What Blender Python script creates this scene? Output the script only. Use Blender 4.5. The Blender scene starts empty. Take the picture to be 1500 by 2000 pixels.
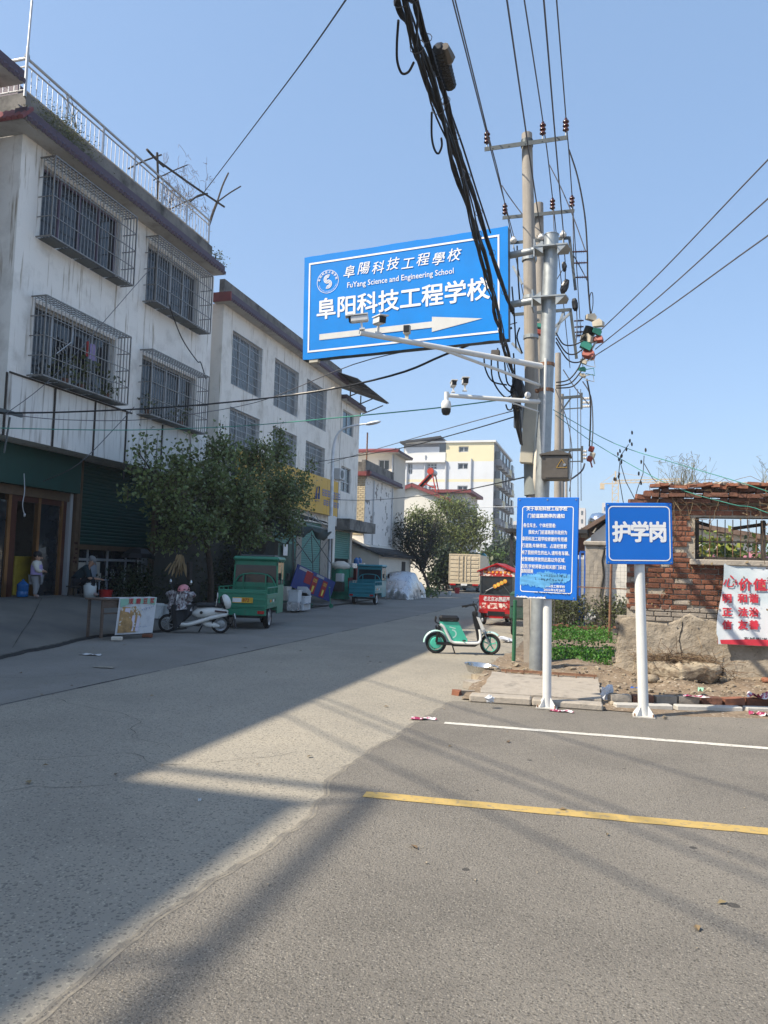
import bpy, math, random
import numpy as np
from mathutils import Vector, Matrix, Euler
random.seed(7); rng = np.random.default_rng(7)
scene = bpy.context.scene
col = scene.collection
R = math.radians
# ------------------------------------------------------------------ camera
FPX, HCAM = 1500.0, 1.6                       # focal length in photo pixels, eye height
PSI, PITCH, ROLL = R(16.2536), R(4.1562), 0.030
_fw = Vector((-math.sin(PSI)*math.cos(PITCH), math.cos(PSI)*math.cos(PITCH), math.sin(PITCH)))
_rt = Vector((math.cos(PSI), math.sin(PSI), 0)); _up = _rt.cross(_fw)
_r = _rt*math.cos(ROLL)+_up*math.sin(ROLL); _u = _up*math.cos(ROLL)-_rt*math.sin(ROLL)
cd = bpy.data.cameras.new('camera'); cam = bpy.data.objects.new('camera', cd); col.objects.link(cam)
m3 = Matrix((_r, _u, -_fw)).transposed()
cam.matrix_world = Matrix.Translation((0, 0, HCAM)) @ m3.to_4x4()
cd.sensor_fit = 'VERTICAL'; cd.sensor_height = 24; cd.lens = 18.0; cd.clip_start = .05; cd.clip_end = 3000
scene.camera = cam
# ------------------------------------------------------------------ sky, sun, exposure
SUN = Vector((-.745, -.56, 1.0)).normalized()
w = bpy.data.worlds.new('World'); scene.world = w; w.use_nodes = True
nt = w.node_tree; nt.nodes.clear()
sky = nt.nodes.new('ShaderNodeTexSky'); sky.sky_type = 'NISHITA'; sky.sun_disc = False
sky.sun_elevation = math.asin(SUN.z); sky.sun_rotation = math.atan2(SUN.x, SUN.y)
sky.altitude = 0; sky.air_density = 1.0; sky.dust_density = 1.6; sky.ozone_density = 2.0
bg = nt.nodes.new('ShaderNodeBackground'); bg.inputs[1].default_value = .15
wo = nt.nodes.new('ShaderNodeOutputWorld')
mx = nt.nodes.new('ShaderNodeMix'); mx.data_type = 'RGBA'; mx.inputs[0].default_value = .52; mx.inputs[7].default_value = (1.30, 2.12, 3.40, 1)   # thin even haze over the whole sky
nt.links.new(sky.outputs[0], mx.inputs[6]); nt.links.new(mx.outputs[2], bg.inputs[0]); nt.links.new(bg.outputs[0], wo.inputs[0])
sl = bpy.data.lights.new('sun', 'SUN'); sl.energy = 4.4; sl.angle = R(.55); sl.color = (1, .90, .74)
so = bpy.data.objects.new('sun', sl); col.objects.link(so); so.rotation_euler = SUN.to_track_quat('Z', 'Y').to_euler()
vs = scene.view_settings; vs.view_transform = 'Standard'; vs.look = 'None'; vs.exposure = 0.75; vs.gamma = 1
try: vs.use_curve_mapping = False
except Exception: pass
# ------------------------------------------------------------------ measuring helpers (photo pixel -> point on a real plane)
def _ray(px, py): return _fw+_r*((px-750)/FPX)-_u*((py-1000)/FPX)
O = Vector((0, 0, HCAM))
def G(px, py, z=0.0): d = _ray(px, py); return O+d*((z-HCAM)/d.z)
def PX(px, py, X): d = _ray(px, py); return O+d*(X/d.x)
def PY(px, py, Y): d = _ray(px, py); return O+d*(Y/d.y)
# ------------------------------------------------------------------ materials
def N(t, typ, **k):
    n = t.nodes.new(typ)
    for a, b in k.items(): setattr(n, a, b)
    return n
def lerp3(a, k): return tuple(max(0, min(1, c*k)) for c in a)
def mat(name, c, rough=.7, metal=0., var=.25, vs_=3., bump=0., bs=40., c2=None, c2s=2., c2lo=.5, c2hi=.65, stretch=None, trans=0., spec=.4, streak=None, island=0., alpha=None, coat=0., spots=None):
    """principled with noise tone variation, an optional second colour in noise patches, vertical streaks, spots, bump"""
    m = bpy.data.materials.new(name); m.use_nodes = True; t = m.node_tree; L = t.links.new
    b = t.nodes['Principled BSDF']; out = t.nodes['Material Output']
    b.inputs['Roughness'].default_value = rough; b.inputs['Metallic'].default_value = metal
    b.inputs['Specular IOR Level'].default_value = spec
    if coat: b.inputs['Coat Weight'].default_value = coat; b.inputs['Coat Roughness'].default_value = .08
    tc = N(t, 'ShaderNodeTexCoord'); co = tc.outputs['Object']
    if stretch:
        mp = N(t, 'ShaderNodeMapping'); mp.inputs['Scale'].default_value = stretch; L(co, mp.inputs[0]); co = mp.outputs[0]
    def noise(s, det=5, src=None):
        n = N(t, 'ShaderNodeTexNoise'); n.inputs['Scale'].default_value = s; n.inputs['Detail'].default_value = det; n.inputs['Roughness'].default_value = .62
        L(src or co, n.inputs['Vector']); return n.outputs['Fac']
    def ramp(f, lo, hi, a=0., z=1.):
        n = N(t, 'ShaderNodeMapRange'); n.clamp = True
        for i, q in enumerate((lo, hi, a, z)): n.inputs[1+i].default_value = q
        L(f, n.inputs[0]); return n.outputs[0]
    def mix(f, a, z, bt='MIX'):
        n = N(t, 'ShaderNodeMix', data_type='RGBA', blend_type=bt)
        if hasattr(f, 'links'): L(f, n.inputs[0])
        else: n.inputs[0].default_value = f
        for i, q in ((6, a), (7, z)):
            if hasattr(q, 'links'): L(q, n.inputs[i])
            else: n.inputs[i].default_value = (*q, 1)
        return n.outputs[2]
    n1 = noise(vs_)
    cc = mix(ramp(n1, .3, .7), lerp3(c, 1-var), lerp3(c, 1+var))
    if c2: cc = mix(ramp(noise(c2s, 8), c2lo, c2hi), cc, c2)
    if streak:   # (colour, scale, lo, hi): long drips down the wall
        mp = N(t, 'ShaderNodeMapping'); mp.inputs['Scale'].default_value = (1, 1, .07); L(tc.outputs['Object'], mp.inputs[0])
        f = ramp(noise(streak[1], 4, mp.outputs[0]), streak[2], streak[3])
        cc = mix(f, cc, streak[0])
    if spots:    # list of (colour, voronoi scale, threshold, warp)
        for sc_, ss, th, sf in spots:
            v = N(t, 'ShaderNodeTexVoronoi'); v.inputs['Scale'].default_value = ss; L(co, v.inputs['Vector'])
            wn = N(t, 'ShaderNodeTexWhiteNoise', noise_dimensions='3D'); L(v.outputs['Position'], wn.inputs[0])
            ff = N(t, 'ShaderNodeMath', operation='LESS_THAN'); L(v.outputs['Distance'], ff.inputs[0])
            mu = N(t, 'ShaderNodeMath', operation='MULTIPLY'); mu.inputs[1].default_value = th; L(wn.outputs[0], mu.inputs[0]); L(mu.outputs[0], ff.inputs[1])
            mm = N(t, 'ShaderNodeMath', operation='MULTIPLY'); mm.inputs[1].default_value = sf; L(ff.outputs[0], mm.inputs[0])
            cc = mix(mm.outputs[0], cc, sc_)
    if island:
        g = N(t, 'ShaderNodeNewGeometry'); hs = N(t, 'ShaderNodeHueSaturation')
        L(ramp(g.outputs['Random Per Island'], 0, 1, 1-island, 1+island), hs.inputs['Value'])
        L(ramp(g.outputs['Random Per Island'], 0, 1, .485, .515), hs.inputs['Hue']); L(cc, hs.inputs['Color']); cc = hs.outputs[0]
    L(cc, b.inputs['Base Color'])
    if rough < .95: L(ramp(n1, .3, .7, max(0, rough-.08), min(1, rough+.08)), b.inputs['Roughness'])
    if bump:
        bp = N(t, 'ShaderNodeBump'); bp.inputs['Strength'].default_value = bump; bp.inputs['Distance'].default_value = .02
        L(noise(bs, 6), bp.inputs['Height']); L(bp.outputs[0], b.inputs['Normal'])
    if trans:
        tr = N(t, 'ShaderNodeBsdfTranslucent'); L(cc, tr.inputs[0]); ms = N(t, 'ShaderNodeMixShader'); ms.inputs[0].default_value = trans
        L(b.outputs[0], ms.inputs[1]); L(tr.outputs[0], ms.inputs[2]); L(ms.outputs[0], out.inputs[0])
    if alpha is not None: b.inputs['Alpha'].default_value = alpha
    return m
M = {}
def mm(k, *a, **kw): M[k] = mat(k, *a, **kw); return M[k]
mm('concrete_road', (.292, .264, .215), .9, var=.16, vs_=.35, bump=.6, bs=30, c2=(.35, .312, .248), c2s=.55, c2lo=.45, c2hi=.7, spots=[((.13, .12, .10), 36, .40, .75), ((.11, .10, .09), 62, .46, .6), ((.50, .45, .34), 44, .34, .5)])
mm('concrete_worn', (.225, .21, .187), .9, var=.22, vs_=.4, bump=.4, bs=60, c2=(.20, .185, .155), c2s=.9, c2lo=.5, c2hi=.75, spots=[((.12, .11, .095), 40, .42, .6)])
mm('asphalt', (.198, .179, .152), .88, var=.2, vs_=.3, bump=.9, bs=80, c2=(.24, .217, .183), c2s=.6, c2lo=.42, c2hi=.7, spots=[((.36, .33, .28), 95, .44, .65), ((.075, .068, .058), 80, .5, .7), ((.45, .42, .36), 34, .16, .6), ((.045, .042, .04), 2.2, .07, .8)])
mm('asphalt_edge', (.175, .16, .137), .9, var=.2, vs_=6, bump=.5, bs=90, c2=(.27, .24, .19), c2s=7, c2lo=.42, c2hi=.6)
mm('forecourt', (.15, .138, .118), .9, var=.2, vs_=.7, bump=.3, bs=50, c2=(.10, .096, .09), c2s=.6, c2lo=.45, c2hi=.7)
mm('soil', (.20, .148, .10), .95, var=.35, vs_=6, bump=1., bs=25, c2=(.27, .215, .155), c2s=5, c2lo=.45, c2hi=.7, spots=[((.42, .36, .29), 18, .35, .8), ((.12, .09, .065), 24, .35, .7)])
mm('ground_dust', (.22, .195, .16), .95, var=.25, vs_=.4, bump=.3, bs=10)
mm('white_paint', (.60, .57, .50), .7, var=.08, vs_=8, c2=(.25, .23, .21), c2s=22, c2lo=.54, c2hi=.68)
mm('yellow_paint', (.46, .32, .105), .7, var=.1, vs_=8, c2=(.24, .20, .14), c2s=22, c2lo=.54, c2hi=.68)
mm('crack', (.03, .028, .026), .95, var=.3, vs_=20)
mm('white_wall', (.86, .83, .775), .85, var=.04, vs_=.8, bump=.25, bs=10, c2=(.60, .57, .52), c2s=1.3, c2lo=.5, c2hi=.75, streak=((.36, .30, .23), 8., .57, .70))
mm('white_wall2', (.83, .795, .73), .85, var=.04, vs_=.8, bump=.25, bs=10, c2=(.56, .53, .47), c2s=1.2, c2lo=.5, c2hi=.75, streak=((.38, .32, .25), 7., .57, .72))
mm('fascia_panel', (.76, .74, .70), .6, var=.06, vs_=.8, streak=((.24, .20, .16), 9., .52, .74))
mm('peeling_wall', (.76, .74, .71), .85, var=.06, vs_=1, bump=.2, bs=8, c2=(.24, .225, .21), c2s=2.2, c2lo=.58, c2hi=.62)
mm('grey_parapet', (.19, .18, .165), .9, var=.3, vs_=2, bump=.3, bs=20, c2=(.05, .05, .045), c2s=1.6, c2lo=.48, c2hi=.68)
mm('purple_tile_shaded', (.070, .045, .070), .55, var=.2, vs_=6)  # street-side eave tiles, their shade put into the colour
mm('red_tile_sunlit', (.20, .05, .05), .55, var=.2, vs_=6)  # same eave tiles facing the sun, sunlight put into the colour; also red roof edges
mm('soffit', (.45, .44, .42), .85, var=.1, vs_=1, c2=(.32, .3, .28), c2s=2)
mm('steel', (.40, .40, .40), .36, .85, var=.1, vs_=10)
mm('cage_steel', (.25, .235, .22), .45, .7, var=.25, vs_=10, c2=(.14, .12, .10), c2s=5, c2lo=.56, c2hi=.72)
mm('galvanised', (.36, .385, .39), .5, .55, var=.12, vs_=5, c2=(.30, .32, .33), c2s=9, c2lo=.45, c2hi=.7)
mm('dark_steel', (.10, .11, .11), .5, .6, var=.2, vs_=5)
mm('rust', (.24, .13, .08), .8, .2, var=.4, vs_=15)
mm('pole_concrete', (.34, .31, .27), .88, var=.12, vs_=3, bump=.2, bs=40, streak=((.25, .22, .19), 14, .5, .8))
mm('sleeve_grey', (.22, .24, .235), .7, var=.12, vs_=4)
mm('glass_dark', (.02, .025, .03), .08, 0, var=.2, spec=.6)
mm('glass_grey', (.07, .085, .09), .12, 0, var=.3, vs_=1, spec=.6)
mm('glass_blue', (.07, .12, .15), .10, 0, var=.3, vs_=1, spec=.6)
mm('curtain_purple', (.13, .10, .15), .9, var=.3, vs_=4, stretch=(6, 6, .3))
mm('curtain_grey', (.30, .29, .28), .9, var=.3, vs_=4, stretch=(6, 6, .3))
mm('indoor_shade', (.012, .012, .013), .9)  # near-black panels: the shade inside rooms and shops put into the colour
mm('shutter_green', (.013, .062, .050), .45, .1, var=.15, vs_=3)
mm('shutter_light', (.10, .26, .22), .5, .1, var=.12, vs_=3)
mm('tan_metal', (.15, .10, .062), .5, .2, var=.2, vs_=6)
mm('dark_red', (.05, .012, .012), .55, var=.2, vs_=6)
mm('brown_frame', (.075, .022, .012), .4, var=.2, vs_=6)
mm('gold_trim', (.30, .16, .07), .35, .6, var=.15)
mm('alu_white', (.45, .46, .47), .45, .3, var=.08)
mm('sign_blue', (.0, .215, .66), .6, var=.09, vs_=2.2, spec=.22)
mm('board_blue', (.0, .13, .55), .5, var=.05, vs_=2, spec=.45)
mm('sign_white', (.78, .78, .78), .5, var=.04, vs_=6)
mm('sign_grey', (.60, .60, .58), .5, var=.05, vs_=6)
mm('tape_blue', (.12, .38, .68), .5, var=.3, vs_=5, stretch=(1, 1, 5))
mm('pen_black', (.02, .02, .03), .7)
mm('white_post', (.66, .66, .64), .4, var=.05, vs_=4, c2=(.45, .42, .38), c2s=20, c2lo=.66, c2hi=.72)
mm('cable_black', (.012, .012, .013), .6, var=.3, vs_=20)
mm('wire_grey', (.10, .10, .11), .6)
mm('wire_green', (.05, .26, .20), .6)
mm('ceramic_brown', (.07, .018, .014), .25, spec=.6)
mm('ceramic_white', (.66, .64, .60), .25, spec=.6)
mm('cut_red', (.30, .06, .04), .5, var=.2); mm('cut_green', (.04, .24, .18), .5, var=.2); mm('cut_cream', (.50, .45, .36), .5, var=.2)
mm('camera_white', (.70, .70, .69), .35); mm('black_plastic', (.015, .015, .016), .35); mm('cream_box', (.48, .45, .37), .5, var=.1)
mm('brown_box', (.115, .10, .085), .45, .3, var=.15, vs_=6)
mm('brick_red', (.205, .078, .043), .9, var=.35, vs_=9, bump=.6, bs=50, c2=(.11, .05, .033), c2s=7, c2lo=.45, c2hi=.65)
mm('brick_orange', (.245, .10, .058), .9, var=.3, vs_=9, bump=.6, bs=50, c2=(.20, .09, .06), c2s=6, c2lo=.5, c2hi=.75)
mm('brick_dark', (.16, .075, .05), .9, var=.35, vs_=9, bump=.6, bs=50)
mm('brick_grey', (.30, .26, .215), .9, var=.25, vs_=9, bump=.6, bs=50)
mm('mortar', (.38, .335, .27), .95, var=.25, vs_=12, bump=.6, bs=60)
mm('mud_plaster', (.35, .30, .235), .95, var=.28, vs_=3.5, bump=1., bs=22, c2=(.27, .225, .17), c2s=4, c2lo=.46, c2hi=.62, spots=[((.36, .30, .225), 30, .3, .6), ((.14, .11, .08), 22, .3, .5)])
mm('old_concrete', (.36, .32, .27), .92, var=.2, vs_=4, bump=.5, bs=25, c2=(.2, .18, .155), c2s=4, c2lo=.52, c2hi=.7)
mm('kerb', (.46, .44, .40), .9, var=.15, vs_=4, bump=.3, bs=30)
mm('rubble', (.34, .285, .21), .95, var=.35, vs_=7, bump=1., bs=18, c2=(.20, .155, .11), c2s=6, c2lo=.45, c2hi=.58)
mm('twig', (.17, .115, .07), .95, var=.4, vs_=5, island=.4)
mm('dark_wood', (.05, .042, .036), .9, var=.4, vs_=8, stretch=(8, 8, 1))
mm('branch', (.06, .05, .042), .95, var=.3, vs_=9); mm('bark', (.075, .058, .045), .95, var=.3, vs_=9, bump=.6, bs=20)
mm('leaf', (.15, .19, .070), .36, var=.3, vs_=1.2, trans=.3, island=.45)
mm('leaf_mid', (.08, .12, .03), .5, var=.3, vs_=.8, trans=.3, island=.4)
mm('leaf_feather', (.15, .18, .055), .5, var=.3, vs_=.8, trans=.35, island=.4)
mm('leaf_dark', (.030, .042, .022), .55, var=.3, vs_=1, trans=.2, island=.4)
mm('leaf_bright', (.07, .19, .025), .5, var=.25, vs_=2, trans=.35, island=.35)
mm('leaf_shrub', (.10, .115, .045), .6, var=.3, vs_=3, trans=.3, island=.45)
mm('leaf_yellow', (.34, .36, .08), .5, var=.3, vs_=2, trans=.35, island=.35)
mm('leaf_dry', (.17, .12, .065), .8, var=.3, island=.4); mm('leaf_deep', (.026, .042, .016), .5, var=.3, vs_=2, trans=.25, island=.4)
mm('grass_dry', (.23, .20, .10), .8, trans=.3, island=.4)
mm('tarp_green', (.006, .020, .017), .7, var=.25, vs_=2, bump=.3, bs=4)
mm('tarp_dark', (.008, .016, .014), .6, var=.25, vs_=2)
mm('bin_green', (.025, .075, .055), .6, var=.15)
mm('trike_green', (.030, .21, .125), .4, var=.12, vs_=3, c2=(.07, .11, .08), c2s=7, c2lo=.6, c2hi=.72)
mm('trike_blue', (.018, .22, .27), .38, var=.1, vs_=3, coat=.2)
mm('rubber', (.016, .016, .017), .85, var=.2, vs_=20, bump=.2, bs=80); mm('rim_grey', (.32, .33, .34), .4, .6)
mm('cover_silver', (.52, .53, .55), .30, .8, var=.15, vs_=3, bump=1., bs=6)
mm('truck_cream', (.56, .47, .33), .5, var=.1, vs_=2, c2=(.42, .34, .24), c2s=3, c2lo=.5, c2hi=.75)
mm('tail_red', (.40, .012, .01), .25); mm('plate_yellow', (.65, .38, .03), .4); mm('plate_white', (.7, .7, .7), .4)
mm('food_red', (.40, .014, .016), .38, var=.12, vs_=4); mm('food_photo', (.42, .03, .025), .5, var=.6, vs_=14, c2=(.75, .66, .58), c2s=9, c2lo=.50, c2hi=.55)
mm('sticker_orange', (.78, .30, .04), .5); mm('sticker_yellow', (.85, .68, .12), .5)
mm('mint', (.07, .50, .36), .35, coat=.2, var=.05); mm('mint_pale', (.45, .70, .64), .35, coat=.2, var=.05); mm('bike_white', (.72, .72, .70), .35, coat=.2, var=.05)
mm('scooter_white', (.66, .65, .61), .3, coat=.3, var=.06); mm('mirror', (.75, .8, .85), .05, 1.); mm('helmet_pink', (.62, .23, .25), .35, coat=.2)
mm('apron_black', (.03, .032, .035), .8, var=.2); mm('foil_cloth', (.36, .35, .36), .35, .3, var=.8, vs_=14, c2=(.10, .06, .07), c2s=16, c2lo=.5, c2hi=.56)
mm('sign_yellow', (.62, .36, .03), .5, var=.07, vs_=1); mm('letter_blue', (.12, .16, .34), .5)
mm('house_cream', (.62, .57, .49), .85, var=.08, vs_=1, bump=.1, bs=10)
mm('brick_cream', (.52, .44, .30), .85, var=.15, vs_=3)
mm('gable_white', (.70, .67, .60), .85, var=.05, vs_=.6, streak=((.5, .46, .40), 2., .6, .85))
mm('apt_blue', (.62, .64, .66), .85, var=.06, vs_=.3, streak=((.60, .61, .62), 1.2, .5, .8)); mm('apt_yellow', (.70, .63, .42), .85, var=.05, vs_=.3); mm('apt_white', (.66, .66, .64), .85, var=.06, vs_=.4)
mm('apt_side_shade', (.22, .22, .225), .85, var=.25, vs_=.5); mm('tower', (.58, .55, .52), .9, var=.05)  # apartment street side: its shade put into a darker grey
mm('roof_dark', (.045, .043, .042), .9, var=.35, vs_=6, bump=.6, bs=18); mm('sheet_dark', (.035, .037, .04), .6, .2, var=.2)
mm('roof_tile', (.16, .11, .085), .9, var=.4, vs_=5)
mm('solar_red', (.45, .045, .02), .4); mm('lamp_white', (.66, .69, .72), .4, .1); mm('crane_yellow', (.55, .42, .24), .6)
mm('skin', (.42, .24, .16), .6, var=.06); mm('hair_black', (.012, .01, .01), .6); mm('hair_grey', (.22, .22, .22), .8)
mm('cloth_navy', (.012, .028, .036), .9, var=.2); mm('cloth_dark', (.012, .012, .016), .9, var=.2); mm('cloth_lilac', (.36, .29, .52), .9, var=.1); mm('cloth_cream', (.55, .52, .45), .9, var=.08); mm('cloth_grey', (.24, .24, .25), .9, var=.12); mm('shoe', (.28, .2, .18), .8)
mm('bottle_blue', (.02, .13, .36), .15, spec=.6); mm('bucket_white', (.55, .57, .56), .5, var=.1); mm('basin_red', (.42, .02, .02), .4); mm('chair_grey', (.32, .36, .42), .5); mm('cabinet_yellow', (.42, .30, .04), .5)
mm('wood_old', (.12, .085, .065), .85, var=.3, vs_=6, stretch=(1, 8, 8)); mm('banner_white', (.62, .62, .63), .6, var=.06, vs_=3, c2=(.5, .5, .52), c2s=4); mm('banner_green', (.28, .50, .38), .6, var=.15); mm('letter_red', (.42, .01, .03), .5); mm('soy_tan', (.40, .24, .10), .7, var=.4, vs_=10); mm('soy_white', (.66, .60, .68), .6, var=.06)
mm('corn', (.26, .18, .095), .9, var=.3, island=.4); mm('foam', (.62, .64, .65), .7, var=.06); mm('poster_red', (.36, .015, .02), .5, var=.15); mm('board_back', (.02, .045, .22), .5, var=.25, vs_=4); mm('crate_green', (.03, .22, .14), .6); mm('crate_red', (.18, .025, .02), .6)
mm('banner_sky', (.52, .60, .64), .55, var=.12, vs_=1.5, c2=(.66, .66, .68), c2s=1.4, c2lo=.4, c2hi=.65); mm('letter_crimson', (.50, .03, .05), .55); mm('litter_red', (.32, .03, .09), .4, var=.5, vs_=20, c2=(.7, .68, .68), c2s=14, c2lo=.5, c2hi=.54); mm('plastic_white', (.68, .70, .74), .35, var=.1, trans=.2)
mm('basin_steel', (.55, .55, .54), .25, .9); mm('fence_green', (.025, .12, .06), .55, var=.15); mm('mesh_wire', (.09, .085, .08), .7, .2); mm('tank_steel', (.72, .74, .76), .12, 1.); mm('paint_blue', (.02, .10, .42), .5)
mm('roof_pink', (.36, .14, .17), .6, var=.15)
# ------------------------------------------------------------------ mesh builder
class MB:
    def __init__(s): s.v = []; s.f = []; s.m = []; s.mi = 0
    def add(s, vs, fs):
        o = len(s.v); s.v += [tuple(p) for p in vs]
        for f in fs: s.f.append(tuple(i+o for i in f)); s.m.append(s.mi)
        return s
    def bx(s, x0, x1, y0, y1, z0, z1):
        return s.add([(x0,y0,z0),(x1,y0,z0),(x1,y1,z0),(x0,y1,z0),(x0,y0,z1),(x1,y0,z1),(x1,y1,z1),(x0,y1,z1)], [(0,3,2,1),(4,5,6,7),(0,1,5,4),(1,2,6,5),(2,3,7,6),(3,0,4,7)])
    def box(s, c, d, e=(0,0,0), jit=0.):
        q = Euler(e).to_matrix(); c = Vector(c); o = []
        for k in ((-1,-1,-1),(1,-1,-1),(1,1,-1),(-1,1,-1),(-1,-1,1),(1,-1,1),(1,1,1),(-1,1,1)):
            o.append(c+q@Vector([k[i]*d[i]/2+(random.uniform(-jit, jit) if jit else 0) for i in range(3)]))
        return s.add(o, [(0,3,2,1),(4,5,6,7),(0,1,5,4),(1,2,6,5),(2,3,7,6),(3,0,4,7)])
    def rbox(s, c, d, r=.01, e=(0,0,0)):
        """box with chamfered edges"""
        q = Euler(e).to_matrix(); c = Vector(c); h = [x/2 for x in d]; r = min(r, min(h)*.9); V = []; idx = {}
        for sx in (-1,1):
            for sy in (-1,1):
                for sz in (-1,1):
                    for ax in range(3):
                        p = [sx*(h[0]-r), sy*(h[1]-r), sz*(h[2]-r)]; p[ax] = (sx,sy,sz)[ax]*h[ax]
                        idx[(sx,sy,sz,ax)] = len(V); V.append(c+q@Vector(p))
        F = []
        for ax in range(3):
            a, b = [(1,2),(2,0),(0,1)][ax]
            for sg in (-1,1):
                cs = []
                for (u,v) in ((-1,-1),(1,-1),(1,1),(-1,1)):
                    k = [0,0,0]; k[ax] = sg; k[a] = u; k[b] = v; cs.append(idx[(*k, ax)])
                F.append(tuple(cs if sg > 0 else cs[::-1]))
        for ax in range(3):
            a, b = [(1,2),(2,0),(0,1)][ax]
            for u in (-1,1):
                for v in (-1,1):
                    k0 = [0,0,0]; k1 = [0,0,0]; k0[ax] = -1; k1[ax] = 1; k0[a] = k1[a] = u; k0[b] = k1[b] = v
                    fc = (idx[(*k0,a)], idx[(*k1,a)], idx[(*k1,b)], idx[(*k0,b)]); F.append(fc if u*v > 0 else fc[::-1])
        for k in [(a,b,c_) for a in (-1,1) for b in (-1,1) for c_ in (-1,1)]:
            fc = (idx[(*k,0)], idx[(*k,1)], idx[(*k,2)]); F.append(fc if k[0]*k[1]*k[2] > 0 else fc[::-1])
        return s.add(V, F)
    def tube(s, pts, r, n=6, cap=True):
        pts = [Vector(p) for p in pts]; k = len(pts); rs = r if isinstance(r, (list, tuple)) else [r]*k
        V = []; up = None
        for i in range(k):
            d = (pts[min(i+1, k-1)]-pts[max(i-1, 0)])
            d = d.normalized() if d.length > 1e-9 else Vector((0,0,1))
            if up is None:
                a = Vector((0,0,1)) if abs(d.z) < .9 else Vector((1,0,0)); up = d.cross(a).normalized()
            else:
                up = (up-d*up.dot(d)); up = up.normalized() if up.length > 1e-6 else d.orthogonal().normalized()
            w_ = d.cross(up)
            for j in range(n):
                t = 2*math.pi*j/n; V.append(pts[i]+(up*math.cos(t)+w_*math.sin(t))*rs[i])
        F = [(i*n+j, i*n+(j+1)%n, (i+1)*n+(j+1)%n, (i+1)*n+j) for i in range(k-1) for j in range(n)]
        if cap: F += [tuple(range(n-1, -1, -1)), tuple((k-1)*n+j for j in range(n))]
        return s.add(V, F)
    def bar(s, a, b, w_, h_=None):
        """square bar a->b"""
        a, b = Vector(a), Vector(b); d = (b-a).normalized(); h_ = h_ or w_
        x = d.cross(Vector((0,0,1))); x = x.normalized() if x.length > 1e-4 else Vector((1,0,0)); y = d.cross(x)
        V = [p+x*(i*w_/2)+y*(j*h_/2) for p in (a, b) for i, j in ((-1,-1),(1,-1),(1,1),(-1,1))]
        return s.add(V, [(3,2,1,0),(4,5,6,7),(0,1,5,4),(1,2,6,5),(2,3,7,6),(3,0,4,7)])
    def lathe(s, prof, n=16, c=(0,0,0), axis='z', a0=0., a1=2*math.pi, jit=0.):
        V = []; k = len(prof); full = abs(a1-a0-2*math.pi) < 1e-6; nn = n if full else n+1
        for r_, h_ in prof:
            for j in range(nn):
                t = a0+(a1-a0)*j/n; rr = r_*(1+random.uniform(-jit, jit)); x, y, z = rr*math.cos(t), rr*math.sin(t), h_
                p = {'z': (x,y,z), 'x': (z,x,y), 'y': (y,z,x)}[axis]; V.append((p[0]+c[0], p[1]+c[1], p[2]+c[2]))
        F = [(i*nn+j, i*nn+(j+1)%nn, (i+1)*nn+(j+1)%nn, (i+1)*nn+j) for i in range(k-1) for j in range(nn if full else n)]
        if full and tuple(prof[0]) != tuple(prof[-1]):
            if prof[0][0] > 1e-6: F.append(tuple(range(nn-1, -1, -1)))
            if prof[-1][0] > 1e-6: F.append(tuple((k-1)*nn+j for j in range(nn)))
        return s.add(V, F)
    def prism(s, poly, vec):
        n = len(poly); v = Vector(vec); P = [Vector(p) for p in poly]
        return s.add(P+[p+v for p in P], [tuple(range(n-1, -1, -1)), tuple(range(n, 2*n))]+[(i, (i+1)%n, n+(i+1)%n, n+i) for i in range(n)])
    def poly(s, pts): return s.add(pts, [tuple(range(len(pts)))])
    def grid(s, fn, nu, nv):
        V = [fn(i/nu, j/nv) for j in range(nv+1) for i in range(nu+1)]
        return s.add(V, [(j*(nu+1)+i, j*(nu+1)+i+1, (j+1)*(nu+1)+i+1, (j+1)*(nu+1)+i) for j in range(nv) for i in range(nu)])
    def blob(s, c, r, n=8, jit=.1, e=(0,0,0), flat=None):
        q = Euler(e).to_matrix(); c = Vector(c); V = []; m_ = n
        for i in range(m_+1):
            ph = math.pi*i/m_
            for j in range(2*n):
                t = math.pi*j/n; k = 1+random.uniform(-jit, jit) if 0 < i < m_ else 1
                p = Vector((r[0]*math.sin(ph)*math.cos(t)*k, r[1]*math.sin(ph)*math.sin(t)*k, r[2]*math.cos(ph)*k))
                if flat is not None and p.z < flat: p.z = flat
                V.append(c+q@p)
        w_ = 2*n
        return s.add(V, [((i+1)*w_+j, (i+1)*w_+(j+1)%w_, i*w_+(j+1)%w_, i*w_+j) for i in range(m_) for j in range(w_)])
    def xf(s, mtx, start=0):
        for i in range(start, len(s.v)): s.v[i] = tuple(mtx @ Vector(s.v[i]))
        return s
    def build(s, name, m, parent=None, smooth=False, label=None, kind=None, bevel=0.):
        me = bpy.data.meshes.new(name); me.from_pydata(s.v, [], s.f)
        ms = m if isinstance(m, (list, tuple)) else [m]
        for q in ms: me.materials.append(M[q] if isinstance(q, str) else q)
        if len(ms) > 1: me.polygons.foreach_set('material_index', s.m)
        if smooth:
            me.polygons.foreach_set('use_smooth', [True]*len(me.polygons))
            if smooth != 'all': me.set_sharp_from_angle(angle=R(40))
        me.update(); o = bpy.data.objects.new(name, me); col.objects.link(o)
        if parent is not None: o.parent = parent
        if label: o['label'] = label
        if kind: o['kind'] = kind
        return o
def tag(o, label, cat, group=None, kind=None):
    if label: o['label'] = label
    if cat: o['category'] = cat
    if group: o['group'] = group
    if kind: o['kind'] = kind
    return o
def thing(name, label, cat, loc=(0,0,0), rz=0., group=None, rot=None):
    o = bpy.data.objects.new(name, None); col.objects.link(o); o.location = loc; o.rotation_euler = rot or (0,0,rz); o.empty_display_size = .2
    return tag(o, label, cat, group)
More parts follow.
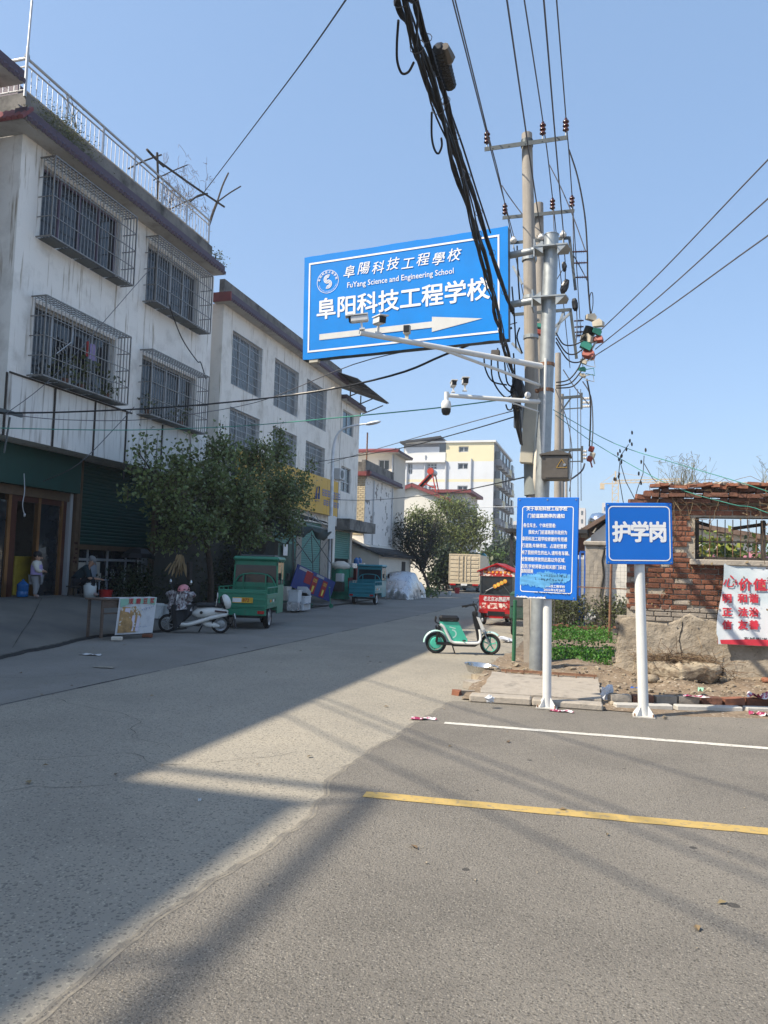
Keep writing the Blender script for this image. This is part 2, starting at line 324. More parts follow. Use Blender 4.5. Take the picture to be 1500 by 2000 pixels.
def ship(name, mb, m, label, cat, group=None, smooth=False, loc=None, rz=0.):
    o = mb.build(name, m, smooth=smooth); tag(o, label, cat, group)
    if loc is not None: o.location = loc; o.rotation_euler = (0,0,rz)
    return o
def struct(name, mb, m, smooth=False):
    o = mb.build(name, m, smooth=smooth); o['kind'] = 'structure'; return o
def dup(o, parent=None):
    c = o.copy(); col.objects.link(c)
    if parent is not None: c.parent = parent
    for ch in list(o.children): dup(ch, c)
    return c
_fc = {}
def glyphs(body, size, bold=0., shear=0., align='CENTER', space=1., line=1.):
    cu = bpy.data.curves.new('lettering', 'FONT'); cu.body = body; cu.size = size; cu.align_x = align; cu.align_y = 'CENTER'
    cu.shear = shear; cu.space_character = space; cu.space_line = line; cu.resolution_u = 2
    ob = bpy.data.objects.new('lettering', cu); col.objects.link(ob)
    me = bpy.data.meshes.new_from_object(ob); bpy.data.objects.remove(ob); bpy.data.curves.remove(cu)
    return [tuple(v.co) for v in me.vertices], [tuple(p.vertices) for p in me.polygons]
def lettering(parent, body, size, m, at, ux=(1,0,0), uy=(0,0,1), bold=0., shear=0., align='CENTER', sx=1., space=1., line=1., name='lettering', fitw=None, rise=0.):
    V, F = glyphs(body, size, bold, shear, align, space, line); at = Vector(at); ux = Vector(ux); uy = Vector(uy)
    if not V: return None
    if fitw:
        a = min(v[0] for v in V); b = max(v[0] for v in V); sx = fitw/(b-a)
        if align == 'CENTER': V = [(v[0]-(a+b)/2, v[1], v[2]) for v in V]
        elif align == 'LEFT': V = [(v[0]-a, v[1], v[2]) for v in V]
    mb = MB(); nn = ux.cross(uy).normalized()     # bold = the glyph laid down again a hair in front, nudged sideways
    for i, (dx, dy) in enumerate([(0,0)] if bold <= 0 else [(0,0),(1,0),(-1,0),(0,1),(0,-1),(.7,.7),(-.7,-.7),(.7,-.7),(-.7,.7)]):
        mb.add([at+ux*(v[0]*sx+dx*bold)+uy*(v[1]+rise*v[0]*sx+dy*bold)+nn*(.0001*i) for v in V], F)
    return mb.build(name, m, parent)
def interp(tab, x):
    if x <= tab[0][0]: return tab[0][1]
    for (a, b), (c, d) in zip(tab, tab[1:]):
        if x <= c: return b+(d-b)*(x-a)/(c-a)
    return tab[-1][1]
_h = rng.random((64, 64, 4))
def vn(x, y, k=0):
    """cheap value noise"""
    i, j = math.floor(x), math.floor(y); u, v = x-i, y-j; u = u*u*(3-2*u); v = v*v*(3-2*v)
    a = _h[i%64, j%64, k]; b = _h[(i+1)%64, j%64, k]; c = _h[i%64, (j+1)%64, k]; d = _h[(i+1)%64, (j+1)%64, k]
    return (a*(1-u)+b*u)*(1-v)+(c*(1-u)+d*u)*v-.5
# ================================================================== GROUND, ROADS, MARKINGS
gm = MB(); gm.bx(-900, 900, -200, 1800, -1.2, -.06); struct('ground', gm, 'ground_dust')
junction = [(-1.9,-12),(-1.92,1.5)]+[tuple(G(*p).xy) for p in ((330,1780),(470,1690),(595,1604),(622,1570),(640,1553),(636,1536),(655,1515),(690,1490),(722,1466),(745,1455),(782,1432),(805,1415),(845,1392),(880,1370))]+[(-1.62,9.42)]
jx = []
for (a, b), (c, d) in zip(junction, junction[1:]):
    n = max(1, int(abs(d-b)/.12)) if b > 1 else 1
    for i in range(n):
        t = i/n; jx.append((a+(c-a)*t+((vn(b*9+t*7, 3.3)*.05+vn(b*23+t*31, 5.1)*.035) if b > 1 else 0), b+(d-b)*t))
jx.append(junction[-1])
road = MB(); road.poly([(-6.25,-12,0)]+[(x+.05,y,0) for x, y in jx]+[(-1.45,9.5,0),(-1.62,13.2,0),(-1.75,60,0),(-2.2,420,0),(-6.25,420,0)])
struct('concrete_road', road, 'concrete_road')
worn = MB(); worn.poly([(-15,-12,0),(-6.25,-12,0),(-6.25,420,0),(-15,420,0)]); struct('road_lane', worn, 'concrete_worn')
seam = MB()
for i in range(60):
    y0, y1 = 2+i*.62, 2+(i+1)*.62-.02*random.random(); 
    if random.random() < .25: continue
    w0 = random.uniform(.006, .022); x0 = -6.25+vn(y0*.9, 1)*.07; x1 = -6.25+vn(y1*.9, 1)*.07
    seam.poly([(x0-w0,y0,.003),(x0+w0,y0,.003),(x1+w0,y1,.003),(x1-w0,y1,.003)])
struct('road_seam', seam, 'crack')
asp = MB()
back = [(-1.62,9.42),(-.05,9.5),(.3,9.62),(1.2,9.95),(2.2,10.3),(5,11.0),(40,11.4)]
asp.poly([(x,y,.004) for x, y in jx]+[(x,y+.3,.004) for x, y in back]+[(40,-12,.004)])
struct('asphalt', asp, 'asphalt')
lip = MB()                                   # ragged asphalt lip feathering onto the concrete
for (a, b), (c, d) in zip(jx, jx[1:]):
    if b < 1: continue
    w0, w1 = (.015+.035*abs(vn(q*5, 8)) for q in (b, d)); lip.poly([(a-w0,b,.0015),(a+.03,b,.0055),(c+.03,d,.0055),(c-w1,d,.0015)])
struct('asphalt_edge', lip, 'asphalt_edge')
def stripe(name, p0, p1, wdt, m):
    a, b = G(*p0), G(*p1); d = (b-a); d.z = 0; L_ = d.length; d.normalize(); q = Vector((-d.y, d.x, 0)); mb = MB(); n = 40
    e = [(a+d*(L_*1.6*i/n)+q*(wdt/2*s+vn(i*3.1, s+5)*.012)) for s in (-1,1) for i in range(n+1)]
    for i in range(n):
        P = [e[i], e[i+1], e[n+1+i+1], e[n+1+i]]; mb.poly([(p.x,p.y,.008) for p in P])
    struct(name, mb, m)
stripe('white_road_line', (868,1413), (1500,1463), .105, 'white_paint')
stripe('yellow_road_line', (712,1553), (1500,1626), .14, 'yellow_paint')
# forecourt rising to the shop fronts
EDGE = [(-12,-8.4),(8,-8.9),(9.96,-9.05),(10.8,-9.35),(12,-9.62),(13.0,-9.95),(13.66,-10.02),(14.3,-9.9),(15.3,-9.62),(16.5,-9.7),(18.5,-10.3),(24,-10.9),(30,-10.6),(40,-11.3),(80,-11.6)]
RISE = [(-12,.62),(20,.62),(26,.55),(36,.42),(48,.2),(80,.1)]
def ex(y): return interp(EDGE, y)+vn(y*2.3, 7)*.10+vn(y*7, 9)*.03
def fz(x, y):
    t = min(1, max(0, (ex(y)-x)/(-13.2+9.9)*-1)); t = max(0, min(1, (ex(y)-x)/3.2)); return .05+(interp(RISE, y)-.05)*t**.85
fc = MB()
def fcf(u, v):
    y = -6+v*70; e = ex(y); x = e+(-16.2-e)*u**1.3; return (x, y, fz(x, y)+vn(x*1.3, y*1.3)*.015)
fc.grid(fcf, 16, 420)
o = struct('forecourt', fc, 'forecourt', smooth='all')
ck = MB()
def ckf(u, v):
    y = 6+v*10.5; e = ex(y); k = .02+.05*abs(vn(y*3, 4))+.03*max(0, 1-abs(y-12)/3); return (e+k*(1-u)*1.2-.02*u, y, .004+.05*u)
ck.grid(ckf, 1, 120); struct('broken_kerb', ck, 'crack')
jn = MB()
for a, b in (((-9.4,10.6),(-12.9,15.4)), ((-10.3,9.8),(-13.8,13.2)), ((-10.0,15.2),(-13.1,19.2))):
    for i in range(14):
        p0 = [a[k]+(b[k]-a[k])*i/14 for k in (0,1)]; p1 = [a[k]+(b[k]-a[k])*(i+.95)/14 for k in (0,1)]
        w_ = random.uniform(.004, .012); jn.poly([(p0[0],p0[1]-w_,fz(*p0)+.022),(p1[0],p1[1]-w_,fz(*p1)+.022),(p1[0],p1[1]+w_,fz(*p1)+.022),(p0[0],p0[1]+w_,fz(*p0)+.022)])
struct('pavement_joints', jn, 'crack')
# right-hand verge of bare soil
def vz(x, y):
    k = interp([(9.3,.0),(9.9,.04),(10.5,.10),(12.3,.17),(14,.10),(40,.06)], y-max(0, x)*.28)
    return k+(vn(x*2.1, y*2.1)*.10+vn(x*6, y*6, 1)*.05+vn(x*15, y*15, 2)*.02)*min(1, k*9)
vg = MB(); vg.grid(lambda u, v: (lambda x, y: (x, y, vz(x, y)))(-1.72+u*8.2, 9.55+v**1.5*26), 90, 120)
struct('soil_verge', vg, 'soil', smooth='all')
# concrete apron in front of the pole
ap = MB()
def apf(u, v):
    x = -1.5-.05*v+u*(1.46-.02*v); y = 9.66+v*1.35+.1*u; return (x+vn(v*9, u*5)*.03, y, .10+.08*v+vn(x*4, y*4)*.012)
ap.grid(apf, 12, 12)
for a in range(12):
    p, q = apf(a/12, 0), apf((a+1)/12, 0); ap.poly([(p[0],p[1],0),(q[0],q[1],0),q,p])
    p, q = apf(1, a/12), apf(1, (a+1)/12); ap.poly([(p[0],p[1],0),(q[0],q[1],0),q,p])
    p, q = apf(0, a/12), apf(0, (a+1)/12); ap.poly([(q[0],q[1],0),(p[0],p[1],0),p,q])
struct('concrete_apron', ap, 'old_concrete', smooth=True)
kb = MB()
for a, b, z in ((-1.6,-.86,.095), (-.85,-.03,.085)): kb.rbox(((a+b)/2, 9.53+(a+1.6)*.05, z/2+.002), (b-a, .2, z), .018, (0, R(random.uniform(-.6,.6)), R(2.6)))
struct('kerb', kb, 'old_concrete')
kb2 = MB(); x = .08
while x < 6:
    L_ = random.uniform(.62, .85); y = 9.75+.31*(x-.08) if x < 2.4 else 10.47+.15*(x-2.4); kb2.rbox((x+L_/2, y+.31*L_/2, .035), (L_-.01, .13, .07), .012, (0, 0, R(17 if x < 2.2 else 9))); x += L_
struct('kerb_stones', kb2, 'kerb')
ed = thing('brick_edging', 'row of loose old bricks laid along the kerb below the ruined wall', 'brick edging', (0, 10, 0))
x = .02; k = 0
for bm_ in ['old_concrete','brick_dark','brick_grey','brick_grey','brick_dark','brick_orange','brick_red','brick_dark','brick_red','brick_grey','brick_red','brick_dark','brick_orange']:
    mb = MB(); mb.box((x+.14, 9.97+.31*x+(0 if x < 2.2 else -.16*(x-2.2))-10, .10), (.245, .13, .085), (R(random.uniform(-4,4)), R(random.uniform(-3,3)), R(15+random.uniform(-5,5))), .006)
    mb.build('brick', bm_, ed); x += .268
# pebbles and crumbs on the verge
pb = MB()
for i in range(900):
    x = random.uniform(-1.6, 4.5); y = random.uniform(9.75, 12.3)+max(0, x)*.26
    if y > 12.25: continue
    if x < -.05 and y < 11: continue
    s_ = random.choice((.012,.016,.02,.03,.045)); pb.blob((x, y, vz(x, y)+s_*.3), (s_*random.uniform(.7,1.5), s_, s_*.6), 3, .25, (0,0,random.random()*6))
pb.build('rubble_crumbs', 'rubble', kind='stuff')
# ---- wear on the road: hairline cracks, tyre-polished tracks are in the materials; loose bits lie on top
def crackline(p, d, n, step, w_, z):
    q = MB(); p = Vector(p); a = math.atan2(d[1], d[0]); prev = None
    for i in range(n):
        a += random.gauss(0, .35); ww = w_*random.uniform(.3, 1.2); s = Vector((-math.sin(a), math.cos(a)))*ww; cur = [(p.x-s.x, p.y-s.y, z), (p.x+s.x, p.y+s.y, z)]
        if prev: q.poly([prev[0], cur[0], cur[1], prev[1]])
        prev = cur; p = p+Vector((math.cos(a), math.sin(a), 0))*step; a = a*.8+math.atan2(d[1], d[0])*.2
    return q
for k, (p, d, n, z) in enumerate((((-5.5,4.2),(1,.5),60,.0035),((-6.0,7.5),(1,-.3),45,.0035),((-4.8,2.8),(.6,1),40,.0035),((-8.6,8.2),(1,.4),40,.0035))):
    struct('road_crack', crackline((p[0],p[1],0), d, n, .07, .0028, z), 'crack')
bits = MB()
for i in range(260):
    x, y = random.uniform(-8.5, 3), random.uniform(2.4, 13)
    if x > -.1 and y > 9.3 or (x > -1.7 and y > 9.3): continue
    s_ = random.choice((.004,.005,.007,.010)); bits.blob((x, y, .008+s_*.3), (s_*random.uniform(.8,1.6), s_, s_*.6), 2, .25, (0,0,random.random()*6))
bits.build('loose_grit', 'rubble', kind='stuff')
lf = MB()
for i in range(46):
    x, y = random.uniform(-9, 2), random.uniform(3, 14); a = random.random()*6; s_ = random.uniform(.02,.045)
    if x > -1.7 and y > 9.2: continue
    c_, sn = math.cos(a)*s_, math.sin(a)*s_; lf.poly([(x-c_,y-sn,.012),(x+sn*.5,y-c_*.5,.022),(x+c_,y+sn,.012),(x-sn*.5,y+c_*.5,.016)])
lf.build('fallen_leaves', 'leaf_dry', kind='stuff')
# ================================================================== BUILDINGS
def facade(mb, o, u, n, W, H, holes, depth, back=True):
    """front skin in the plane o + u*a + z*b with rectangular holes; reveals run `depth` inwards against the normal n"""
    o, u, n = Vector(o), Vector(u), Vector(n); z = Vector((0,0,1)); P = lambda a, b, d=0: o+u*a+z*b-n*d
    us = sorted({0, W}|{h[0] for h in holes}|{h[1] for h in holes}); zs = sorted({0, H}|{h[2] for h in holes}|{h[3] for h in holes})
    for a, b in zip(us, us[1:]):
        for c, d in zip(zs, zs[1:]):
            if any(h[0] <= a+1e-6 and b <= h[1]+1e-6 and h[2] <= c+1e-6 and d <= h[3]+1e-6 for h in holes): continue
            mb.poly([P(a,c), P(b,c), P(b,d), P(a,d)])
    for a, b, c, d in holes:
        for (p, q), (r_, s) in (((a,c),(b,c)), ((b,c),(b,d)), ((b,d),(a,d)), ((a,d),(a,c))): mb.poly([P(p,q), P(p,q,depth), P(r_,s,depth), P(r_,s)])
def window(parent, o, u, n, W, H, depth=.14, glass='glass_grey', frame='alu_white', cols=2, transom=None, fw=.05, name='window', curtain=None):
    """frame > pane, set back in its opening"""
    o, u, n = Vector(o), Vector(u), Vector(n); z = Vector((0,0,1)); B = o-n*(depth-.06)
    f = MB()
    def bar(a0, a1, b0, b1): 
        for_ = [B+u*a0+z*b0, B+u*a1+z*b0, B+u*a1+z*b1, B+u*a0+z*b1]; f.prism(for_, -n*.05)
    bar(0, fw, 0, H); bar(W-fw, W, 0, H); bar(fw, W-fw, 0, fw); bar(fw, W-fw, H-fw, H)
    xs = [W*i/cols for i in range(1, cols)]
    for x in xs: bar(x-fw/2, x+fw/2, fw, H-fw)
    if transom:
        prev = fw
        for x in xs+[W]: bar(prev, (x-fw/2) if x < W else W-fw, transom-fw/2, transom+fw/2); prev = x+fw/2
    fo = f.build(name, frame, parent)
    pn = MB(); C_ = B-n*.04
    pn.poly([C_+u*fw+z*fw, C_+u*(W-fw)+z*fw, C_+u*(W-fw)+z*(H-fw), C_+u*fw+z*(H-fw)]); pn.build('pane', glass, fo)
    if curtain:
        c = MB(); D_ = B-n*.16; k = 24
        for i in range(k):
            a0, a1 = fw+(W-2*fw)*i/k, fw+(W-2*fw)*(i+1)/k; d0, d1 = (.02*math.sin(i*1.7), .02*math.sin((i+1)*1.7)); c.poly([D_+u*a0+z*.02-n*d0, D_+u*a1+z*.02-n*d1, D_+u*a1+z*(H-.02)-n*d1, D_+u*a0+z*(H-.02)-n*d0])
        c.build('curtain', curtain, fo)
    return fo
def bars(parent, o, u, n, W, H, nv, nh, m='cage_steel', r=.010, name='window_bars'):
    o, u, n = Vector(o), Vector(u), Vector(n); z = Vector((0,0,1)); b = MB()
    for i in range(nv+1): p = o+u*(W*i/nv)+n*.012; b.tube([p, p+z*H], r*.8, 4, False)
    for j in range(nh+1): p = o+z*(H*j/nh)+n*.03; b.bar(p, p+u*W, r*2.2, r*1.4)
    return b.build(name, m, parent)
def eave(parent, mset, y0, y1, z, X=-13., out=.5, h=.36, name='eave_tiles', soff=True, tiles=True):
    """soffit slab along Y with ribbed tile fascia"""
    if soff: s = MB(); s.bx(X-.3, X+out-.02, y0, y1, z, z+.08); s.build('soffit', 'soffit', parent)
    t = MB(); n = int((y1-y0)/.16); prof = lambda k: [(X+out, z-.03), (X+out+.03, z+.06), (X+out-.25, z+h), (X+out-.3, z+h+.03)]
    for i in range(n):
        a, b = y0+(y1-y0)*i/n, y0+(y1-y0)*(i+1)/n; c = (a+b)/2
        for (x0, z0), (x1, z1) in zip(prof(0), prof(0)[1:]):
            t.poly([(x0,a,z0),(x0+.03,c-.02,z0+.015),(x1+.03,c-.02,z1+.015),(x1,a,z1)]); t.poly([(x0+.03,c-.02,z0+.015),(x0+.03,c+.02,z0+.015),(x1+.03,c+.02,z1+.015),(x1+.03,c-.02,z1+.015)]); t.poly([(x0+.03,c+.02,z0+.015),(x0,b,z0),(x1,b,z1),(x1+.03,c+.02,z1+.015)])
    t.bx(X+out-.34, X+out-.02, y0, y1, z+.085, z+.3)
    return t.build(name, mset, parent)
def shutter(parent, o, u, n, W, H, m, pitch=.085, name='roller_shutter'):
    o, u, n = Vector(o), Vector(u), Vector(n); z = Vector((0,0,1)); s = MB(); k = max(1, int(H/pitch)); p = H/k
    for i in range(k):
        a = o+z*(i*p); pr = [(0,0),(.018,.25),(.018,.7),(0,1)]
        for (d0, h0), (d1, h1) in zip(pr, pr[1:]): s.poly([a+n*d0+z*h0*p, a+u*W+n*d0+z*h0*p, a+u*W+n*d1+z*h1*p, a+n*d1+z*h1*p])
    return s.build(name, m, parent)
UY, NX, UX, NY = (0,1,0), (1,0,0), (1,0,0), (0,-1,0)
# ---- building 1: the near three-storey house
XF = -13.0
b1 = thing('house', 'three-storey white house at left with bulging window cages and a steel rooftop railing', 'house', (XF, 18.5, .6)); 
def rel(mb, root): return mb.xf(Matrix.Translation(-root.location))
class PM(MB):
    """a builder that hands over parts of a thing placed by translation only"""
    def build(s, name, m, parent=None, **k):
        if parent is not None:
            q = Vector(parent.location)
            if parent.parent is not None: q = q+Vector(parent.parent.location)
            s.xf(Matrix.Translation(-q))
        return MB0.build(s, name, m, parent, **k)

MB0 = MB; MB = PM            # from here every part may be written in world coordinates
Y0, Y1, ZF, ZE = 13.95, 22.95, 4.33, 11.36
cages = [(14.56,17.85,9.14,11.07), (14.56,17.87,5.82,7.70), (18.92,22.12,9.10,11.03), (18.93,22.2,5.78,7.67)]
holes = [(a-Y0+.12, b-Y0-.12, c-ZF+.08, d-ZF-.1) for a, b, c, d in cages]
wl = MB(); facade(wl, (XF, Y0, ZF), UY, NX, Y1-Y0, ZE-ZF, holes, .2)
wl.poly([(XF,Y0,ZF),(XF,Y0,ZE),(-23,Y0,ZE),(-23,Y0,ZF)]); wl.poly([(XF,Y1,ZF),(-23,Y1,ZF),(-23,Y1,ZE),(XF,Y1,ZE)]); wl.poly([(-23,Y0,ZE),(XF,Y0,ZE),(XF,Y1,ZE),(-23,Y1,ZE)])
wl.poly([(XF,Y0,ZF),(-23,Y0,ZF),(-23,Y1,ZF),(XF,Y1,ZF)]); wl.poly([(-23,Y0,ZF),(-23,Y0,ZE),(-23,Y1,ZE),(-23,Y1,ZF)])
wl.build('wall', 'white_wall', b1)
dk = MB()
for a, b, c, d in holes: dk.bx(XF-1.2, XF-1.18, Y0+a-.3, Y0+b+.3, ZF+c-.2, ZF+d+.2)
dk.build('room_shade', 'indoor_shade', b1)
for i, (a, b, c, d) in enumerate(holes):
    window(b1, (XF, Y0+a, ZF+c), UY, NX, b-a, d-c, .2, 'glass_dark', 'alu_white' if i else 'curtain_purple', 4, None if i else None, .05, curtain=['curtain_purple', None, 'curtain_grey', 'curtain_grey'][i])
for i, (a, b, c, d) in enumerate(cages):
    xo = XF+.42; fr = MB(); z_ = .014
    for y in (a, b):
        fr.bar((xo,y,c), (xo,y,d), .03); fr.bar((XF,y,c), (xo,y,c), .03); fr.bar((XF,y,d), (xo,y,d), .03)
    for z in (c, d): fr.bar((xo,a,z), (xo,b,z), .03)
    co = fr.build('window_cage', 'cage_steel', b1)
    br = MB(); n = 25
    for k in range(1, n): y = a+(b-a)*k/n; br.tube([(xo,y,c),(xo,y,d)], .012, 4, False); br.tube([(XF,y,d),(xo,y,d)], .009, 4, False); br.tube([(XF,y,c),(xo,y,c)], .009, 4, False)
    for k in range(1, 4): z = c+(d-c)*k/4; br.bar((xo+.012,a,z), (xo+.012,b,z), .022, .018)
    for y in (a, b):
        for k in range(1, 4): z = c+(d-c)*k/4; br.bar((XF,y,z), (xo,y,z), .02)
        for k in range(1, 4): x = XF+.42*k/4; br.tube([(x,y,c),(x,y,d)], .0105, 4, False)
    for k in range(1, 4): x = XF+.42*k/4; br.bar((x,a,d), (x,b,d), .018); br.bar((x,a,c), (x,b,c), .018)
    br.build('bars', 'cage_steel', co)
    tr = MB(); [tr.bx(XF+.02, xo-.02, y_, y_+(b-a)*.17, c-.03, c-.02) for y_ in [a+.05+(b-a)*k*.193 for k in range(5)]]; tr.build('floor_sheet', 'dark_steel', co)
# plants, clothes and oddments behind the bars
def leaves(centers, size, m=None, n_per=1, spread=(.1,.1,.1), droop=.3, asp=.62):
    """numpy cloud of folded leaf quads -> (verts, faces)"""
    C_ = np.repeat(np.asarray(centers, float), n_per, 0); n = len(C_)
    C_ = C_+rng.normal(size=(n,3))*np.asarray(spread)
    d = rng.normal(size=(n,3)); d[:,2] -= droop; d /= np.linalg.norm(d, axis=1)[:,None]
    a = rng.normal(size=(n,3)); s = np.cross(d, a); s /= np.linalg.norm(s, axis=1)[:,None]+1e-9; nn = np.cross(s, d)
    L_ = size*rng.uniform(.6, 1.25, (n,1)); W_ = L_*asp*.5; fold = nn*L_*.10
    V = np.stack([C_, C_+d*L_*.42+s*W_+fold, C_+d*L_, C_+d*L_*.42-s*W_+fold], 1).reshape(-1,3)
    i = np.arange(n)*4; F = np.concatenate([np.stack([i,i+1,i+2],1), np.stack([i,i+2,i+3],1)])
    return V, F
def leafobj(name, V, F, m, parent=None, kind=None):
    me = bpy.data.meshes.new(name); V = np.asarray(V)
    if parent is not None: V = V-np.array(parent.location)
    me.vertices.add(len(V)); me.vertices.foreach_set('co', V.astype(np.float32).ravel())
    me.loops.add(F.size); me.loops.foreach_set('vertex_index', F.astype(np.int32).ravel()); k = F.shape[1]
    me.polygons.add(len(F)); me.polygons.foreach_set('loop_start', np.arange(0, F.size, k, dtype=np.int32)); me.polygons.foreach_set('loop_total', np.full(len(F), k, np.int32))
    me.update(calc_edges=True); me.validate(); me.materials.append(M[m]); o = bpy.data.objects.new(name, me); col.objects.link(o)
    if parent is not None: o.parent = parent
    if kind: o['kind'] = kind
    return o
def potted(x, y, z, h, label, cat='potted plant', group=None, n=60, m='leaf_shrub', r=.1):
    t = thing('potted_plant', label, cat, (x,y,z), 0, group); p = MB(); p.lathe([(r*.7,z),(r,z+r*1.5),(r*1.05,z+r*1.5),(r*.9,z+r*1.45)], 10, (x,y,0)); p.build('pot', 'brick_dark', t)
    c = [(x+random.gauss(0,h*.28), y+random.gauss(0,h*.35), z+r*1.5+random.uniform(.02,h)) for _ in range(n)]; V, F = leaves(c, h*.28); leafobj('foliage', V, F, m, t)
    return t
for y, k, lab in ((15.6,.5,'leafy potted plant left of middle inside the lower near window cage'), (16.2,.62,'bushy potted plant in the middle of the lower near window cage'), (17.25,.5,'potted plant at the far end of the lower near window cage')):
    potted(XF+.2, y, 5.84, k, lab)
potted(XF+.22, 20.9, 5.8, .45, 'potted plant inside the lower far window cage'); potted(XF+.22, 19.15, 5.8, .35, 'small potted plant at the near corner of the lower far window cage')
def garment(y, z, w_, h_, m, lab, x=XF+.1):
    g = MB(); g.grid(lambda u, v: (x+.03*math.sin(u*9+v*3), y+(u-.5)*w_*(1-.25*(v>.85)), z-h_*(1-v)), 8, 6); o = g.build('garment', m, smooth='all'); tag(o, lab, 'clothing')
garment(16.15, 7.2, .35, .75, 'cloth_dark', 'dark shirt hanging behind the bars of the lower near window cage')
garment(16.5, 7.2, .12, .4, 'basin_red', 'narrow red cloth hanging behind the bars of the lower near window cage')
garment(16.72, 7.18, .3, .42, 'cloth_lilac', 'lilac top hanging behind the bars of the lower near window cage'); garment(17.02, 7.18, .28, .8, 'cloth_dark', 'long dark garment hanging right of the lilac top')
an = thing('aerial', 'small white branching antenna fixed outside the lower near window cage', 'antenna', (XF+.46, 15.1, 6.55)); a_ = MB()
a_.tube([(XF+.46,14.95,6.42),(XF+.46,15.45,6.85)], .012, 5)
for k in range(6): q = Vector((XF+.46, 14.98+.07*k, 6.45+.062*k)); a_.tube([q+Vector((0,-.06,.07)), q+Vector((0,.06,-.07))], .006, 4)
a_.build('rods', 'alu_white', an)
# fascia panel with dark strips under the first floor
fp = MB(); fp.bx(XF+.003, XF+.06, Y0, Y1, ZF-.03, 5.74); fp.build('fascia', 'fascia_panel', b1)
st = MB(); st.bx(XF+.06, XF+.085, Y0, 18.6, 5.72, 5.76)
for px, py0, top in ((14,730,5.74), (109,760,5.74), (187,790,5.74), (248,815,5.74), (317,850,5.74)):
    y = PX(px, py0, XF+.08).y; st.bx(XF+.062, XF+.09, y-.022, y+.022, ZF-.04-(.45 if px == 248 else 0), 5.715)
st.build('strip', 'dark_wood', b1)
# eaves, parapet, railing
eave(b1, 'purple_tile_shaded', 13.5, 22.8, 11.335)
e2 = MB(); n = 40
for i in range(n):
    x = -12.5-.165*i; e2.prism([(x,13.40,11.30),(x-.15,13.40,11.30),(x-.15,13.37,11.36),(x-.075,13.345,11.37),(x,13.37,11.36)], (0,.3,.36))
e2.build('end_eave_tiles', 'red_tile_sunlit', b1); e2 = MB(); e2.bx(-23, -12.56, 13.43, 13.94, 11.305, 11.325); e2.build('end_soffit', 'soffit', b1)
pp = MB(); pp.bx(XF-.2, XF+.02, Y0, 22.7, 11.45, 12.32); pp.bx(-23, XF-.2, Y0, Y0+.2, 11.45, 12.32); pp.build('parapet', 'grey_parapet', b1)
rr = MB(); rr.bx(-15.2, -14.5, 15.3, 22.6, 11.46, 13.62); rr.build('roof_ridge', 'purple_tile_shaded', b1)
ra = MB(); xr = XF-.05; zt, zb = 13.17, 12.40
ra.tube([(xr,Y0+.03,zt),(xr,22.55,zt)], .034, 8); ra.tube([(xr,Y0+.03,zt-.16),(xr,22.55,zt-.16)], .02, 6); ra.tube([(xr,Y0+.03,zb),(xr,22.55,zb)], .02, 6)
ra.tube([(xr,Y0+.03,zt),(-20,Y0+.05,zt)], .034, 8); ra.tube([(xr,Y0+.03,zt-.2),(-20,Y0+.05,zt-.2)], .02, 6); ra.tube([(xr,Y0+.03,zb),(-20,Y0+.05,zb)], .02, 6)
ro = ra.build('railing', 'steel', b1)
po = MB(); ys = [Y0+.03+i*(22.55-Y0-.03)/6 for i in range(7)]
for y in ys[1:]: q = MB(); q.tube([(xr,y,12.3),(xr,y,zt)], .03, 8); q.build('post', 'steel', ro)
po.tube([(xr,ys[0],12.3),(xr,ys[0],zt)], .03, 8)
po.lathe([(0,zt-.02),(.06,zt+.02),(.06,zt+.08),(.02,zt+.12)], 8, (xr,Y0+.03,0)); po.build('post', 'steel', ro)
n = 48
for i in range(1, n):
    y = Y0+.03+(22.55-Y0-.03)*i/n
    if min(abs(y-q) for q in ys) > .05: ba = MB(); ba.tube([(xr,y,zb),(xr,y,zt-.16)], .011, 5, False); ba.build('baluster', 'steel', ro)
for i in range(1, 24): ba = MB(); ba.tube([(xr-.16*i,Y0+.04,zb),(xr-.16*i,Y0+.04,zt-.2)], .011, 5, False); ba.build('baluster', 'steel', ro)
ma = MB(); ma.tube([(xr+.05,Y0-.02,12.2),(xr+.05,Y0-.02,13.4)], .035, 7); ma.tube([(xr+.05,Y0-.02,13.38),(xr+.06,Y0+.0,14.55)], .026, 7)
ship('roof_mast', ma, 'alu_white', 'thin upright pipe mast strapped to the rooftop railing corner', 'mast')
# shop fronts under the overhang
XS = -14.05; fl = .62
bk = MB(); bk.bx(-18, XS-.02, Y1-.9, Y1, .3, ZF); bk.bx(-22, -18.1, Y0, Y1, .3, ZF); bk.bx(-18, XS-.02, 17.55, 17.63, .3, ZF); bk.bx(XS-.3, XF-.05, Y1-.3, Y1, .4, ZF); bk.bx(-18, XS-.3, 13.7, 13.95, .4, ZF)
bk.build('shop_wall', 'old_concrete', b1)
ins = MB(); ins.bx(-18, -17.95, 14, 17.5, .5, ZF); ins.build('shop_interior_shade', 'indoor_shade', b1)
YP = lambda px, py=1000: PX(px, py, XS).y
y_s0, y_s1 = YP(150), YP(297)
hd = MB(); hd.bx(XS-.35, XS+.35, Y0-.2, YP(133), 3.35, ZF-.02); hd.build('shutter_box', 'shutter_green', b1)
sgn = MB(); sgn.bx(XS-.02, XS+.12, Y0-.2, YP(133), 3.12, 3.35); sgn.build('header_board', 'tan_metal', b1)
for p0, p1, m in ((12,18,'gold_trim'),(18,29,'brown_frame'),(71,76,'gold_trim'),(116,120,'gold_trim'),(120,126,'brown_frame')):
    f = MB(); a, b = YP(p0), YP(p1); f.bx(XS-.06, XS+.06, min(a,b), max(a,b), fl-.1, 3.12); f.build('door_frame', m, b1)
